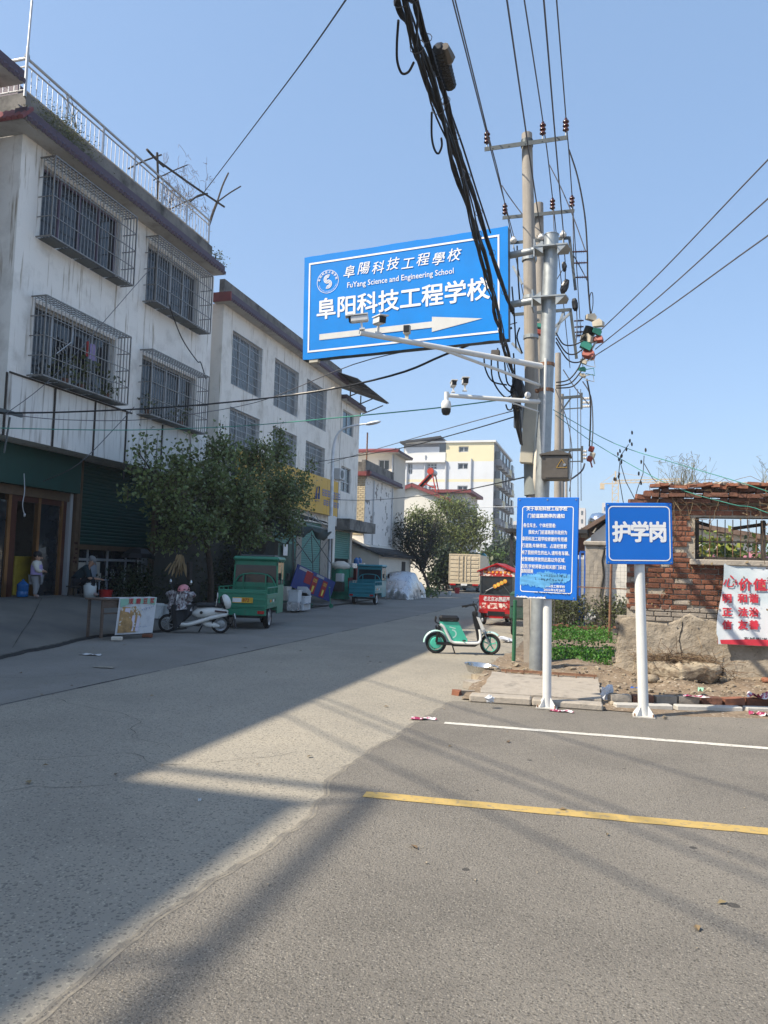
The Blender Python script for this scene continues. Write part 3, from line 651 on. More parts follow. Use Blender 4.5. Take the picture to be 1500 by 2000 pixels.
tb = MB(); tb.bx(XS-.06, XS+.05, YP(29), YP(116), 2.98, 3.12); tb.build('door_head', 'brown_frame', b1)
for p0, p1 in ((-40,12),(76,116)):
    g = MB(); a, b = YP(p0), YP(p1); g.bx(XS-.01, XS+.01, a, b, fl-.05, 2.98); g.build('glass_door', 'glass_dark', b1)
cp = MB(); cp.bx(XS-.02, XS+.16, YP(127), YP(132), .4, 3.35); cp.build('pilaster', 'alu_white', b1)
cp = MB(); cp.bx(XS-.05, XS+.22, YP(135.5), YP(142), .4, ZF); cp.build('column', 'tan_metal', b1)
for p_, w__ in ((149,3),(296,4)): cp = MB(); cp.bx(XS-.05, XS+.12, YP(p_), YP(p_+w__), .4, ZF); cp.build('column', 'tan_metal', b1)
cp = MB(); cp.bx(XS-.05, XS+.1, YP(142), YP(149), .4, ZF); cp.build('column_band', 'dark_red', b1); cp = MB(); cp.bx(XS-.05, XS+.1, YP(300), YP(309), .4, ZF); cp.build('column_band', 'dark_red', b1)
sh = shutter(b1, (XS, y_s0, 2.0), UY, NX, y_s1-y_s0, ZF-2.02, 'shutter_green', .1)
bt = MB(); bt.bx(XS-.03, XS+.04, y_s0, y_s1, 1.86, 2.0); bt.build('shutter_bar', 'tan_metal', b1)
gf = MB()
for p in (152, 174, 213, 249, 285): y = YP(p, 1110); gf.bx(XS-.12, XS-.06, y-.03, y+.03, fl-.1, 1.86)
gf.bx(XS-.13, XS-.07, y_s0, y_s1, 1.55, 1.62); gf.bx(XS-.13, XS-.07, y_s0, y_s1, fl-.1, fl); gf.bx(XS-.16, XS-.05, YP(281,1100), y_s1, fl, 1.86)
gw = gf.build('window', 'alu_white', b1); gp = MB(); gp.bx(XS-.11, XS-.09, y_s0, y_s1, fl, 1.86); gp.build('pane', 'glass_dark', gw)
for a, b, z0, z1 in ((153,172,1.25,1.5),(176,200,1.2,1.52),(178,203,.95,1.2)):
    pw = MB(); pw.bx(XS-.089, XS-.086, YP(a,1110), YP(b,1110), z0, z1); pw.build('paper_sheet', 'house_cream', b1)
lettering(b1, '业', .30, 'alu_white', Vector((XS-.08, YP(225,1110), 1.15)), UY, (0,0,1), .006)
rq = random.Random(6); q = MB()
for z in (2.0,1.85,1.72,1.6,1.5,1.2,1.1):
    for _ in range(3): a = YP(138.7)+rq.uniform(-.05,.05); q.bx(XS+.222, XS+.225, a-rq.uniform(.01,.06), a+rq.uniform(.01,.06), z+rq.uniform(-.03,.03), z+rq.uniform(.035,.05))
q.build('faded_paint_marks', 'dark_red', b1, kind='stuff')
# things in the shop
ca = MB(); ca.rbox((-14.75, YP(45,1100)+.55, fl+.5), (.6,.75,1.0), .02); ca.bx(-14.448,-14.44,YP(45,1100)+.35,YP(45,1100)+.5,fl+.82,fl+.85); ship('cabinet', ca, 'cabinet_yellow', 'yellow cabinet inside the open shop doorway behind the water bottle', 'cabinet')
fd = thing('display_stand', 'grey two-tier stand in the dark shop doorway', 'stand', (-15.4, 15.75, fl+1)); f = MB(); f.bx(-15.44,-15.36,15.7,15.8,fl+1.0,fl+1.95); f.build('post', 'alu_white', fd)
for z in (1.62, 1.05):
    f = MB(); f.lathe([(.06,fl+z-.1),(.33,fl+z+.02),(.34,fl+z+.05),(.05,fl+z+.05)], 12, (-15.4,15.75,0)); f.build('tier', 'alu_white', fd)
# ---- building 0, next door nearer the camera, mostly outside the picture
b0 = thing('house', 'neighbouring house whose dark tiled eave corner pokes in at the far left edge', 'house', (-13.3, 6, .6)); w0 = MB()
wins = [(1+3.6*i, 3+3.6*i, z, z+1.7) for i in range(4) for z in (2, 5.4, 8.8)]
facade(w0, (-13.3, -1.9, .3), UY, NX, 15.0, 11.7, wins, .15); w0.bx(-23, -13.5, -1.89, 13.09, .3, 12.0); w0.poly([(-13.3,13.1,.3),(-23,13.1,.3),(-23,13.1,12),(-13.3,13.1,12)]); w0.build('wall', 'white_wall2', b0)
for a, b, c, d in wins: window(b0, Vector((-13.3,-1.9+a,.3+c)), UY, NX, b-a, d-c, .15)
eave(b0, 'purple_tile_shaded', -2.2, 13.42, 12.12, -13.3, .75)
p0 = MB(); p0.bx(-13.5, -13.28, -1.9, 13.1, 12.0, 12.36); p0.build('parapet', 'grey_parapet', b0)
# the taller house behind the camera whose roof and coping rail shade the near road
bn = thing('house', 'tall house behind the camera whose roof shades the near road', 'house', (-12.9,-8,.3)); w1 = MB()
w1.bx(-23, -12.9, -17, -3.2, .2, 14.7); w1.build('wall', 'white_wall2', bn)
r1 = MB(); r1.bar((-12.9,-17,15.23), (-12.9,-3.15,15.23), .09, .08); r1.bar((-12.96,-3.15,15.23), (-22,-3.15,15.23), .09, .08)
for i in range(7): r1.bar((-12.9,-16.8+i*2.25,14.7), (-12.9,-16.8+i*2.25,15.18), .05)
r1.build('roof_rail', 'galvanised', bn)
# ---- building 2: grille windows and yellow signboard
b2 = thing('house', 'three-storey white house with flat grilled windows behind the yellow signboard', 'house', (XF, 30, .5))
A0, A1, zf2, ze2 = 23.72, 36.25, 3.6, 10.72
def pw(*q): a = PX(q[0],q[1],XF); b = PX(q[2],q[3],XF); return a.y, b.y, b.z, a.z
w2 = [pw(457,609,511,740), pw(539,667,582,782), pw(601,715,637,815), pw(450,784,505,880), pw(534,822,578,905), pw(598,853,633,930)]
w2 = [(a, b, 8.02, 9.98) if i < 3 else (a, b, 5.72, 7.2) for i, (a, b, c, d) in enumerate(w2)]
h2 = [(a-A0, b-A0, c-zf2, d-zf2) for a, b, c, d in w2]
wl = MB(); facade(wl, (XF,A0,zf2), UY, NX, A1-A0, ze2-zf2, h2, .22); wl.poly([(XF,A0,zf2),(XF,A0,ze2),(-23,A0,ze2),(-23,A0,zf2)]); wl.poly([(-23,A0,ze2),(XF,A0,ze2),(XF,A1,ze2),(-23,A1,ze2)])
wl.poly([(XF,A1,zf2),(-23,A1,zf2),(-23,A1,ze2),(XF,A1,ze2)]); wl.poly([(XF,A0,zf2),(-23,A0,zf2),(-23,A1,zf2),(XF,A1,zf2)]); wl.bx(-23,-22.5,A0,A1,zf2,ze2-.01)
wl.build('wall', 'white_wall2', b2)
L2 = Vector
for a, b, c, d in w2:
    window(b2, L2((XF,a,c)), UY, NX, b-a, d-c, .2, 'glass_grey', 'alu_white', 3, None, .05)
    bars(b2, L2((XF-.03,a,c)), UY, NX, b-a, d-c, 20, 6, 'alu_white', .011)
eave(b2, 'purple_tile_shaded', 23.4, 36.2, 10.68, XF, .42, .32)
e2 = MB(); e2.bx(-14.6, -12.55, 23.36, 23.42, 10.66, 10.98); e2.build('end_eave_tiles', 'red_tile_sunlit', b2)
pp = MB(); pp.bx(XF-.2, XF, 23.7, 36.2, 10.72, 11.58); pp.build('parapet', 'grey_parapet', b2)
lw = MB(); lw.bx(-13.4, -13.2, 23.0, 29.0, .3, 3.6); lw.bx(-13.4,-13.2,31.6,32.2,.3,3.6); lw.bx(-13.4,-13.2,34.6,36.3,.3,3.6); lw.bx(-22,-21.8,23,40,.3,3.6); lw.build('shop_wall', 'old_concrete', b2)
shutter(b2, L2((-13.25,29.0,.5)), UY, NX, 2.6, 3.1, 'shutter_light', .1); shutter(b2, L2((-13.25,32.2,.5)), UY, NX, 2.4, 3.1, 'shutter_light', .1)
ys_ = thing('shop_sign', 'long yellow shop signboard with blue lettering along the facade', 'sign', (-12.62, 30, 4.9))
g = MB(); ya, yb = PX(471,877,-12.6).y, PX(661,942,-12.6).y
n = 7
for i in range(n):
    pn = MB(); pn.bx(-12.8, -12.6, ya+(yb-ya)*i/n+.008, ya+(yb-ya)*(i+1)/n-.008, 4.0, 5.68); pn.build('panel', 'sign_yellow', ys_)
g.bx(-12.95, -12.81, ya+.05, yb-.05, 4.05, 5.6); g.build('backing_frame', 'dark_steel', ys_)
lg = PX(600,960,-12.59); 
q = MB(); yl = 32.3
for a, b in (((-.22,-.3),(-.05,.25)),((-.05,.25),(.22,.3)),((.22,.3),(.24,-.28)),((-.1,-.05),(.14,-.02)),((-.1,-.05),(-.1,-.3)),((.14,-.02),(.13,-.28)),((-.3,-.38),(.3,-.36))): q.bar((-12.58,yl+a[0],4.9+a[1]), (-12.58,yl+b[0],4.9+b[1]), .075, .01)
q.build('blue_emblem', 'letter_blue', ys_); rq = random.Random(2)
for n_, y0_, z0_, h_ in ((7,33.0,5.0,.32),(6,33.2,4.55,.26)):
    q = MB()
    for k in range(n_):
        y = y0_+k*.36; q.bx(-12.594,-12.590,y,y+.05,z0_-h_/2,z0_+h_/2); q.bx(-12.594,-12.590,y+.2,y+.25,z0_-h_/2,z0_+h_/2)
        for t in (-.45,-.1,.3): q.bx(-12.594,-12.590,y+.05,y+.2,z0_+h_*t-.02,z0_+h_*t+.03)
    q.build('blurred_lettering', 'letter_blue', ys_, kind='stuff')
# ---- building 3: narrow end bay with the tin canopy on its roof
b3 = thing('house', 'narrow white house end with a dark sheet-metal canopy over its roof', 'house', (XF, 38, .4)); B0, B1, ze3 = 36.3, 39.3, 10.05
w3 = [pw(668,797,690,855), pw(664,908,684,965)]; w3 = [(max(B0+.3,a), min(B1-.2,b), c, d) for a, b, c, d in w3]
wl = MB(); facade(wl, (XF,B0,3.5), UY, NX, B1-B0, ze3-3.5, [(a-B0,b-B0,c-3.5,d-3.5) for a,b,c,d in w3], .15); wl.poly([(XF,B1,3.5),(-14.3,B1,3.5),(-14.3,B1,ze3),(XF,B1,ze3)]); wl.poly([(-14.3,B0,ze3),(XF,B0,ze3),(XF,B1,ze3),(-14.3,B1,ze3)]); wl.poly([(XF,B0,3.5),(-14.3,B0,3.5),(-14.3,B1,3.5),(XF,B1,3.5)]); wl.poly([(-14.3,B0,3.5),(-14.3,B1,3.5),(-14.3,B1,ze3),(-14.3,B0,ze3)])
wl.bx(-14,-13.2,B0,36.6,.3,3.5); wl.bx(-14,-13.2,39.0,39.3,.3,3.5); wl.build('wall', 'white_wall2', b3)
L3 = Vector
for i, (a, b, c, d) in enumerate(w3): window(b3, L3((XF,a,c)), UY, NX, b-a, d-c, .13, 'glass_blue' if i == 0 else 'glass_grey', 'alu_white', 2, (d-c)*.4 if i else None)
shutter(b3, L3((-13.25,36.6,2.0)), UY, NX, 2.4, 1.4, 'shutter_light', .1); q = MB(); q.bx(-13.5,-13.3,36.6,39,.3,2.05); q.build('shop_interior_shade', 'indoor_shade', b3)
ledge = MB(); ledge.bx(XF-.2, -12.3, 36.2, 40.6, 3.45, 4.0); ledge.build('concrete_canopy', 'grey_parapet', b3)
eave(b3, 'purple_tile_shaded', 36.3, 39.5, 10.02, XF, .3, .25)
cn = MB()
p0, p1 = PX(648,706,-14.5), PX(750,781,-11.8)
cn.grid(lambda u, v: (-15.2+u*3.6, 34.6+v*5.6, 11.94-u*1.29+.03*math.sin(v*150)), 6, 120); cn.build('metal_canopy', 'sheet_dark', b3)
for y in (36.4, 38.2, 40.0):
    cf = MB(); cf.bar((-15.1,y,11.85), (-11.65,y,10.6), .06); cf.bar((-13.2,y,9.9), (-13.2,y,11.1), .06); cf.bar((-13.1,y,10.05), (-11.9,y,10.5), .05); cf.build('canopy_frame', 'dark_steel', b3)
ac = thing('air_conditioner', 'white wall air-conditioner unit beside the yellow signboard', 'air conditioner', (-12.75, 35.6, 5.9)); a_ = MB(); a_.rbox((-12.78,35.75,6.15), (.32,.75,.55), .02); a_.build('casing', 'alu_white', ac); a_ = MB(); a_.lathe([(.21,0),(.21,.012),(.17,.012)], 16, (-12.62,35.7,6.15), 'x'); a_.build('fan_grille', 'dark_steel', ac)
# ================================================================== FARTHER BUILDINGS ON THE LEFT
b4 = thing('house', 'peeling white stepped house with red roof edges and a cream brick end', 'house', (-15, 44, .2)); X4 = -13.0
C0, C1, C2 = 40.7, 46.6, 49.4
def shell(mb, x0, x1, y0, y1, z0, z1): mb.bx(x0, x1, y0, y1, z0, z1)
wl = MB(); shell(wl, -19, X4, C0+.03, C1, .2, 6.75); wl.build('wall', 'peeling_wall', b4)
bc = MB(); z = 3.4; k = 0
while z < 6.7:
    x = -16.5-(k%2)*.13
    while x < X4-.02:
        x1 = min(x+.25, X4); bc.box(((x+x1)/2, C0+.02, z+.055), (x1-x-.02, .05, .095), (0,0,0), .004); x += .26
    z += .115; k += 1
bc.build('brick_facing', 'brick_cream', b4, kind='stuff')
eave(b4, 'purple_tile_shaded', C0-.3, C1+.9, 6.7, X4, .35, .26)
q = MB(); q.bx(-19, X4+.36, C0-.32, C0, 6.68, 6.92); q.build('end_eave_tiles', 'red_tile_sunlit', b4)
q = MB(); q.bx(X4-.25, X4-.02, C0, C1+.3, 6.95, 7.62); q.bx(-19, X4-.26, C0, C0+.2, 6.95, 7.5); q.build('parapet', 'grey_parapet', b4)
up = MB(); wz = [(-13.95+.0, -13.0-.15, 0, 0)]
a = PY(740,898,C1); b = PY(760,918,C1)
facade(up, (-19,C1,6.7), UX, NY, 19+X4, 2.15, [(a.x+19, b.x+19, b.z-6.7, a.z-6.7)], .15); up.poly([(X4,C1,.2),(X4,C2,.2),(X4,C2,8.85),(X4,C1,8.85)]); up.poly([(X4,C2,.2),(-19,C2,.2),(-19,C2,8.85),(X4,C2,8.85)]); up.poly([(-19,C1,8.85),(X4,C1,8.85),(X4,C2,8.85),(-19,C2,8.85)])
up.build('upper_wall', 'house_cream', b4)
window(b4, (a.x,C1,b.z), UX, NY, b.x-a.x, a.z-b.z, .13, 'glass_grey', 'alu_white', 2)
q = MB(); q.bx(-19, X4+.4, C1-.5, C2+.3, 8.85, 8.95); q.build('roof_slab', 'soffit', b4); q = MB(); q.prism([(-19,C1-.55,8.86),(-19,C1-.58,9.0),(-19,C1-.3,9.14),(-19,C1-.2,9.14),(-19,C1-.2,8.96)], (19+X4+.4,0,0)); q.build('eave_tiles', 'red_tile_sunlit', b4)
q = MB(); q.prism([(X4+.4,C1-.5,8.86),(X4+.45,C1-.5,9.0),(X4+.2,C1-.5,9.14),(X4,C1-.5,8.97)], (0,C2-C1+.8,0)); q.build('side_eave_tiles', 'purple_tile_shaded', b4)
pi_ = MB()
for y in (42.2, 46.2): pi_.tube([(X4+.06,y,.4),(X4+.06,y,6.6)], .035, 6)
pi_.tube([(X4-.1,C1-.06,6.9),(X4-.1,C1-.06,8.8)], .05, 6); pi_.build('downpipe', 'alu_white', b4)
ptx = PY(716,900,41); q = MB(); q.tube([(ptx.x,41,6.4),(ptx.x,41,9.2)], .045, 6); ship('roof_mast', q, 'rust', 'thin rusty pipe standing on the stepped house roof edge', 'mast')
# cottage with the old tiled lean-to roof
ct = thing('cottage', 'low cream cottage with a grey tiled lean-to roof behind the parked cars', 'cottage', (-13, 42, .2))
q = MB(); ya, yb = 39.6, 46.6; q.prism([(-14.5,ya,.2),(-11.75,ya,.2),(-11.75,ya,2.3),(-13.6,ya,3.2),(-14.5,ya,3.4)], (0,yb-ya,0)); q.build('wall', 'house_cream', ct)
nt_ = 0
tl = MB(); N_ = 34
for i in range(N_):
    y = ya-.25+(yb-ya+.5)*i/N_; w_ = (yb-ya+.5)/N_
    for j in range(9):
        t0, t1 = j/9, (j+1.25)/9; P = lambda t: (-11.4-t*2.9, 2.2+t*1.15-.10*math.sin(t*3.1)); (x0, z0), (x1, z1) = P(t0), P(t1); d = .03*random.random()
        tl.add([(x0,y,z0+.05+d),(x0,y+w_*.5,z0+.11+d),(x0,y+w_*.95,z0+.05+d),(x1,y,z1+.02),(x1,y+w_*.5,z1+.08),(x1,y+w_*.95,z1+.02)], [(0,1,4,3),(1,2,5,4)])
tl.build('roof_tiles', 'roof_dark', ct, kind='stuff')
q = MB(); q.prism([(-11.45,ya-.2,2.18),(-14.4,ya-.2,3.36),(-14.4,ya-.2,3.44),(-11.45,ya-.2,2.26)], (0,yb-ya+.4,0)); q.build('roof', 'roof_dark', ct)
q = MB(); q.bx(-11.76,-11.72,44.4,45.2,.3,2.0); q.build('door', 'dark_wood', ct); q = MB(); q.bx(-11.76,-11.735,41.0,43.6,.2,.65); q.bx(-11.76,-11.735,45.3,46.5,.2,.65); q.build('red_base_band', 'dark_red', ct)
# white gable house
gh = thing('house', 'white house with a plain gable wall and red roof edge behind the trees', 'house', (-13, 64, .1))
GY = 62; pk = PY(806,948,GY); re_ = PY(873,975,GY); q = MB()
lx = pk.x-(re_.x-pk.x); q.prism([(lx,GY,.1),(re_.x,GY,.1),(re_.x,GY,re_.z),(pk.x,GY,pk.z),(lx,GY,re_.z)], (0,9,0)); q.build('wall', 'gable_white', gh)
q = MB(); o1 = .35; sl_ = (re_.z-pk.z)/(re_.x-pk.x); rx = re_.x+.4; rz_ = re_.z+sl_*.4
q.prism([(pk.x,GY-.3,pk.z+.02),(rx,GY-.3,rz_+.02),(rx,GY-.3,rz_+.2),(pk.x,GY-.3,pk.z+.2)], (0,9.6,0)); q.prism([(pk.x,GY-.3,pk.z+.2),(lx-.4,GY-.3,rz_+.2),(lx-.4,GY-.3,rz_+.02),(pk.x,GY-.3,pk.z+.02)], (0,9.6,0)); q.build('roof', 'sheet_dark', gh)
q = MB(); q.bar((pk.x,GY-.33,pk.z+.0),(rx,GY-.33,rz_+.0),.05,.28); q.bar((pk.x,GY-.33,pk.z),(lx-.4,GY-.33,rz_),.05,.28); q.build('verge_trim', 'red_tile_sunlit', gh)
sh_ = thing('solar_heater', 'red-ended solar water heater on the white gable roof', 'solar heater', (pk.x+.8, GY+2, pk.z)); sx, sz = pk.x+1.2, pk.z
q = MB(); q.lathe([(0,0),(.28,0),(.30,.06),(.30,.14)], 14, (sx,GY+1.2,sz+1.35), 'y'); q.build('tank_end', 'solar_red', sh_); q = MB(); q.lathe([(.28,.14),(.28,1.6),(0,1.62)], 14, (sx,GY+1.2,sz+1.35), 'y'); q.build('tank', 'alu_white', sh_)
q = MB()
for dy in (1.3, 2.6): q.bar((sx-1.2,GY+dy,sz-.1),(sx+.1,GY+dy,sz+1.3),.1); q.bar((sx+.5,GY+dy,sz-.4),(sx+.15,GY+dy,sz+1.2),.09)
q.bar((sx-.5,GY+1.3,sz+.3),(sx+.45,GY+1.3,sz-.1),.08); q.build('frame', 'solar_red', sh_)
q = MB()
for k in range(10): q.tube([(sx-1.15,GY+1.4+k*.12,sz+.05),(sx-.05,GY+1.4+k*.12,sz+1.2)], .04, 5)
q.build('tubes', 'glass_dark', sh_)
fb = thing('house', 'flat-roofed cream block with thin red roof edge beside the gable house', 'house', (-12, 69, .1)); FY = 67
a, b = PY(850,963,FY), PY(911,963,FY); q = MB(); ww = PX(913,970,b.x)
facade(q, (b.x,FY,.1), UY, NX, 6, a.z-.1, [(.8,1.9,a.z-2.2,a.z-.7),(.8,1.9,a.z-5,a.z-3.5)], .12); q.poly([(a.x-3,FY,.1),(b.x,FY,.1),(b.x,FY,a.z),(a.x-3,FY,a.z)]); q.poly([(b.x,FY+6,.1),(a.x-3,FY+6,.1),(a.x-3,FY+6,a.z),(b.x,FY+6,a.z)]); q.build('wall', 'house_cream', fb)
for z_ in (a.z-2.1, a.z-4.9): window(fb, (b.x,FY+.8,z_), UY, NX, 1.1, 1.5, .1)
q = MB(); q.bx(a.x-3, b.x+.5, FY-.5, FY+6.4, a.z, a.z+.28); q.build('roof_slab', 'red_tile_sunlit', fb)
# apartment block
ab = thing('apartment_building', 'six-storey pale blue and yellow apartment block rising beyond the street', 'apartment block', (-24, 120, 0)); AY = 120.
P = lambda x, y: PY(x, y, AY)
xl, xr_, zt_ = P(787,900).x, P(965,880).x, 21.9
def pxwin(x0, y0, x1, y1): a, b = P(x0, y0), P(x1, y1); return (a.x, b.x, b.z, a.z)
wn = [pxwin(896,872,915,883), pxwin(894.5,904.5,914,916.5), pxwin(893.5,948.5,913,960), pxwin(892.5,990,912,1002), pxwin(891.5,1032,911,1044), pxwin(834.5,905,853,916.5), pxwin(837,948,852,960), pxwin(793.5,905,805.5,926)]
xm = P(871,880).x; zy, zs1, zs0 = P(920,901).z, P(900,936).z, P(900,941).z
def slab(x0, x1, z0, z1, m, nm):
    hs = [(a-x0, b-x0, c-z0, d-z0) for a, b, c, d in wn if a >= x0-.01 and b <= x1+.01 and c >= z0-.01 and d <= z1+.01]
    q = MB(); facade(q, (x0,AY,z0), UX, NY, x1-x0, z1-z0, hs, .35); q.build(nm, m, ab)
slab(xm, xr_, zy, zt_, 'apt_yellow', 'upper_wall'); slab(xl, xr_, zs1, zy, 'apt_blue', 'wall'); slab(xl, xr_, zs0, zs1, 'apt_yellow', 'stripe'); slab(xl, xr_, 0, zs0, 'apt_blue', 'lower_wall')
for i, (a, b, c, d) in enumerate(wn): window(ab, (a,AY,c), UX, NY, b-a, d-c, .3, 'glass_dark' if i in (1,2,3,4) else 'glass_grey', 'alu_white', 2 if i < 5 else 3, (d-c)*.5 if i > 4 else None, .14)
q = MB(); q.bx(xl, xr_, AY+.4, AY+22, 0, zt_-.01); q.build('body', 'apt_side_shade', ab)
q = MB(); q.bx(xl-.2, xr_+.3, AY-.25, AY+22, zt_, zt_+.3); q.build('roof_slab', 'apt_white', ab)
q = MB(); zr0, zr1 = P(830,901).z, P(830,884).z; q.bx(xl, xm-.02, AY-.1, AY+.3, zr0+.1, zr1); q.bx(xl-.3, xm, AY-.6, AY+.3, zr0-.25, zr0+.09); q.build('terrace_wall', 'apt_white', ab)
q = MB(); q.bx(xl+.2, P(858,880).x, AY+.1, AY+.35, zr1, zt_-.6); q.build('terrace_panel', 'apt_blue', ab); q = MB(); q.bx(P(858,880).x, xm-.05, AY+.08, AY+.2, zr1, zt_-.1); q.build('terrace_glazing', 'glass_grey', ab)
q = MB(); a, b = P(784,867.5), P(863,856.5); q.prism([(a.x,AY-1,a.z),(b.x,AY-1,b.z),(b.x,AY-1,b.z+.3),(a.x,AY-1,a.z+.3)], (0,8,0)); q.build('metal_roof', 'sheet_dark', ab)
q = MB()
for px in (796, 831): p = P(px, 900); q.tube([(p.x,AY-.15,0),(p.x,AY-.15,zr0 if px < 820 else zt_-2)], .16, 6)
p = P(872,900); q.tube([(p.x,AY-.15,0),(p.x,AY-.15,zr0)], .18, 6); p = P(921,900); q.tube([(p.x,AY-.15,0),(p.x,AY-.15,zy+.4)], .13, 6); q.build('downpipe', 'alu_white', ab)
# street side: balconies, air conditioners, cages
for fl_ in range(6):
    z = 2.6+fl_*3.15
    for k in range(5):
        y = AY+1.2+k*4.1; q = MB(); q.bx(xr_, xr_+.9, y, y+2.5, z, z+1.05); q.build('balcony', 'apt_side_shade' if (k+fl_)%4 else 'apt_yellow', ab)
        q = MB(); q.bx(xr_+.05, xr_+.85, y+.1, y+2.4, z+1.05, z+2.3); q.build('balcony_glazing', 'glass_grey', ab)
        q = MB(); q.rbox((xr_+.5, y+3.3, z+.3), (.7,1.0,.7), .04); q.build('air_conditioner', 'apt_white', ab)
for k, (x0, x1, y0, Yd) in enumerate(((1000,1011,1018,340), (991,1000,1040,380), (985,1004,1062,260))):
    a = PY(x0,y0,Yd); b = PY(x1,y0,Yd); t = thing('tower_block', ['pale distant tower block just left of the notice board','lower pale tower beside the distant tower block','low pale roofline below the distant towers'][k], 'tower block', (a.x,Yd,0)); q = MB(); q.bx(a.x,b.x,Yd,Yd+20,0,a.z); q.build('wall', 'tower', t)
    q = MB()
    for i in range(int(a.z/3.2)):
        for j in range(3): x = a.x+(b.x-a.x)*(j+.3)/3.1; q.bx(x, x+1.0, Yd-.1, Yd-.02, 1.5+i*3.2, 3.0+i*3.2)
    q.build('windows', 'glass_grey', t, kind='stuff')
for k, (x0, x1, y0, Yd) in enumerate(((1131,1143,992,300), (1176,1186,982,320))):
    a = PY(x0,y0,Yd); b = PY(x1,y0,Yd); t = thing('tower_block', ['pale distant tower block peeping out right of the notice board','thin pale distant tower block left of the guard-post sign'][k], 'tower block', (a.x,Yd,0)); q = MB(); q.bx(a.x,b.x,Yd,Yd+15,0,a.z); q.build('wall', 'tower', t)
    q = MB()
    for i in range(int(a.z/3.2)): q.bx(a.x+.8, b.x-.8, Yd-.1, Yd-.02, 1.5+i*3.2, 3.0+i*3.2)
    q.build('windows', 'glass_grey', t, kind='stuff')
tc_ = thing('tower_crane', 'yellow tower crane on the hazy skyline above the guard-post sign', 'crane', (4, 300, 0)); CY = 300; a = PY(1202,945,CY); q = MB()
for dx in (-1.1, 1.1):
    for dy in (-1.1, 1.1): q.bar((a.x+dx,CY+dy,0),(a.x+dx,CY+dy,a.z+1),.32)
z = 2
while z < a.z: q.bar((a.x-1.1,CY-1.1,z),(a.x+1.1,CY-1.1,z+2.4),.2); q.bar((a.x+1.1,CY-1.1,z+2.4),(a.x-1.1,CY-1.1,z+2.5),.2); z += 2.5
q.build('mast', 'crane_yellow', tc_)
q = MB(); l_ = PY(1172,947,CY); r_ = PY(1330,937,CY)
for dz in (0, 1.3): q.bar((l_.x if dz == 0 else a.x,CY,a.z+dz),(r_.x,CY,a.z+dz*.6+1.0),.35)
for i in range(14): x = a.x+(r_.x-a.x)*i/14; q.bar((x,CY,a.z+.1),(x+1,CY,a.z+1.4),.18)
q.bar((l_.x,CY,a.z),(a.x,CY,a.z+4),.14); q.bar((a.x,CY,a.z+4.5),(r_.x*.7,CY,a.z+1.6),.12); q.bar((a.x,CY,a.z),(a.x,CY,a.z+4.8),.5); q.bx(l_.x,l_.x+1.6,CY-1,CY+1,a.z-2,a.z); q.build('jib', 'crane_yellow', tc_)
# ================================================================== RIGHT SIDE: RUIN, GARDEN, OLD HOUSE
oh = thing('cottage', 'old white cottage with a tiled gable roof behind the cracked gate pier', 'cottage', (1.5, 28, 0)); OY = 26.5
e_ = PY(1136,1046,OY); rg = PY(1200,1003,OY); q = MB(); q.prism([(e_.x+.3,OY,0),(4.5,OY,0),(4.5,OY,e_.z),(rg.x,OY,rg.z-.1),(e_.x+.3,OY,e_.z)], (0,5,0)); q.build('wall', 'gable_white', oh)
q = MB(); q.prism([(e_.x-.25,OY-.3,e_.z-.1),(rg.x,OY-.3,rg.z),(rg.x,OY-.3,rg.z+.14),(e_.x-.25,OY-.3,e_.z+.06)], (0,5.6,0)); q.prism([(rg.x,OY-.3,rg.z),(5,OY-.3,e_.z-.1),(5,OY-.3,e_.z+.06),(rg.x,OY-.3,rg.z+.14)], (0,5.6,0)); q.build('roof', 'roof_tile', oh)
q = MB(); q.bx(e_.x-2.4, e_.x+.2, OY-1.2, OY+2, e_.z+.02, e_.z+.14); q.bar((e_.x-2.2,OY-1,0),(e_.x-2.2,OY-1,e_.z),.1); q.build('lean_to_roof', 'sheet_dark', oh)
q = MB(); q.bx(e_.x-.3, e_.x+.1, OY-.02, OY+.3, e_.z-.65, e_.z-.08); q.build('eave_bricks', 'brick_dark', oh)
tk = thing('water_tank', 'shiny round steel water tank on the old cottage roof', 'water tank', (.2, 28, 3)); a = PY(1170,1022,28); q = MB(); q.lathe([(0,-.36),(.25,-.33),(.36,-.15),(.38,0),(.36,.15),(.25,.33),(0,.38)], 20, tuple(a)); q.build('body', 'tank_steel', tk, smooth='all'); q = MB(); q.bar((a.x,28,a.z-1.2),(a.x,28,a.z-.3),.2); q.build('stand', 'dark_steel', tk)
gp_ = thing('gate_pier', 'cracked grey concrete wall pier behind the wire fence', 'pier', (-.3, 22.2, .2)); q = MB(); a, b = PY(1144,1066,22.2), PY(1183,1062,22.2)
q.grid(lambda u, v: (a.x+(b.x-a.x)*u+vn(v*6, u*3)*.03, 22.2-vn(u*5, v*8)*.03, .05+(a.z-.05)*v), 10, 20); q.bx(a.x,b.x,22.24,22.6,.05,a.z); q.build('shaft', 'old_concrete', gp_)
q = MB(); q.rbox(((a.x+b.x)/2,22.4,a.z+.07), (b.x-a.x+.12,.55,.13), .03); q.build('cap', 'old_concrete', gp_); q = MB(); x = b.x-.1
q.tube([(b.x-.02,22.17,a.z-.05),(b.x-.09,22.17,a.z-.4),(b.x-.04,22.17,a.z-.8),(b.x-.12,22.17,a.z-1.3),(b.x-.06,22.17,.5)], [.03,.022,.03,.02,.012], 4); q.build('crack', 'crack', gp_)
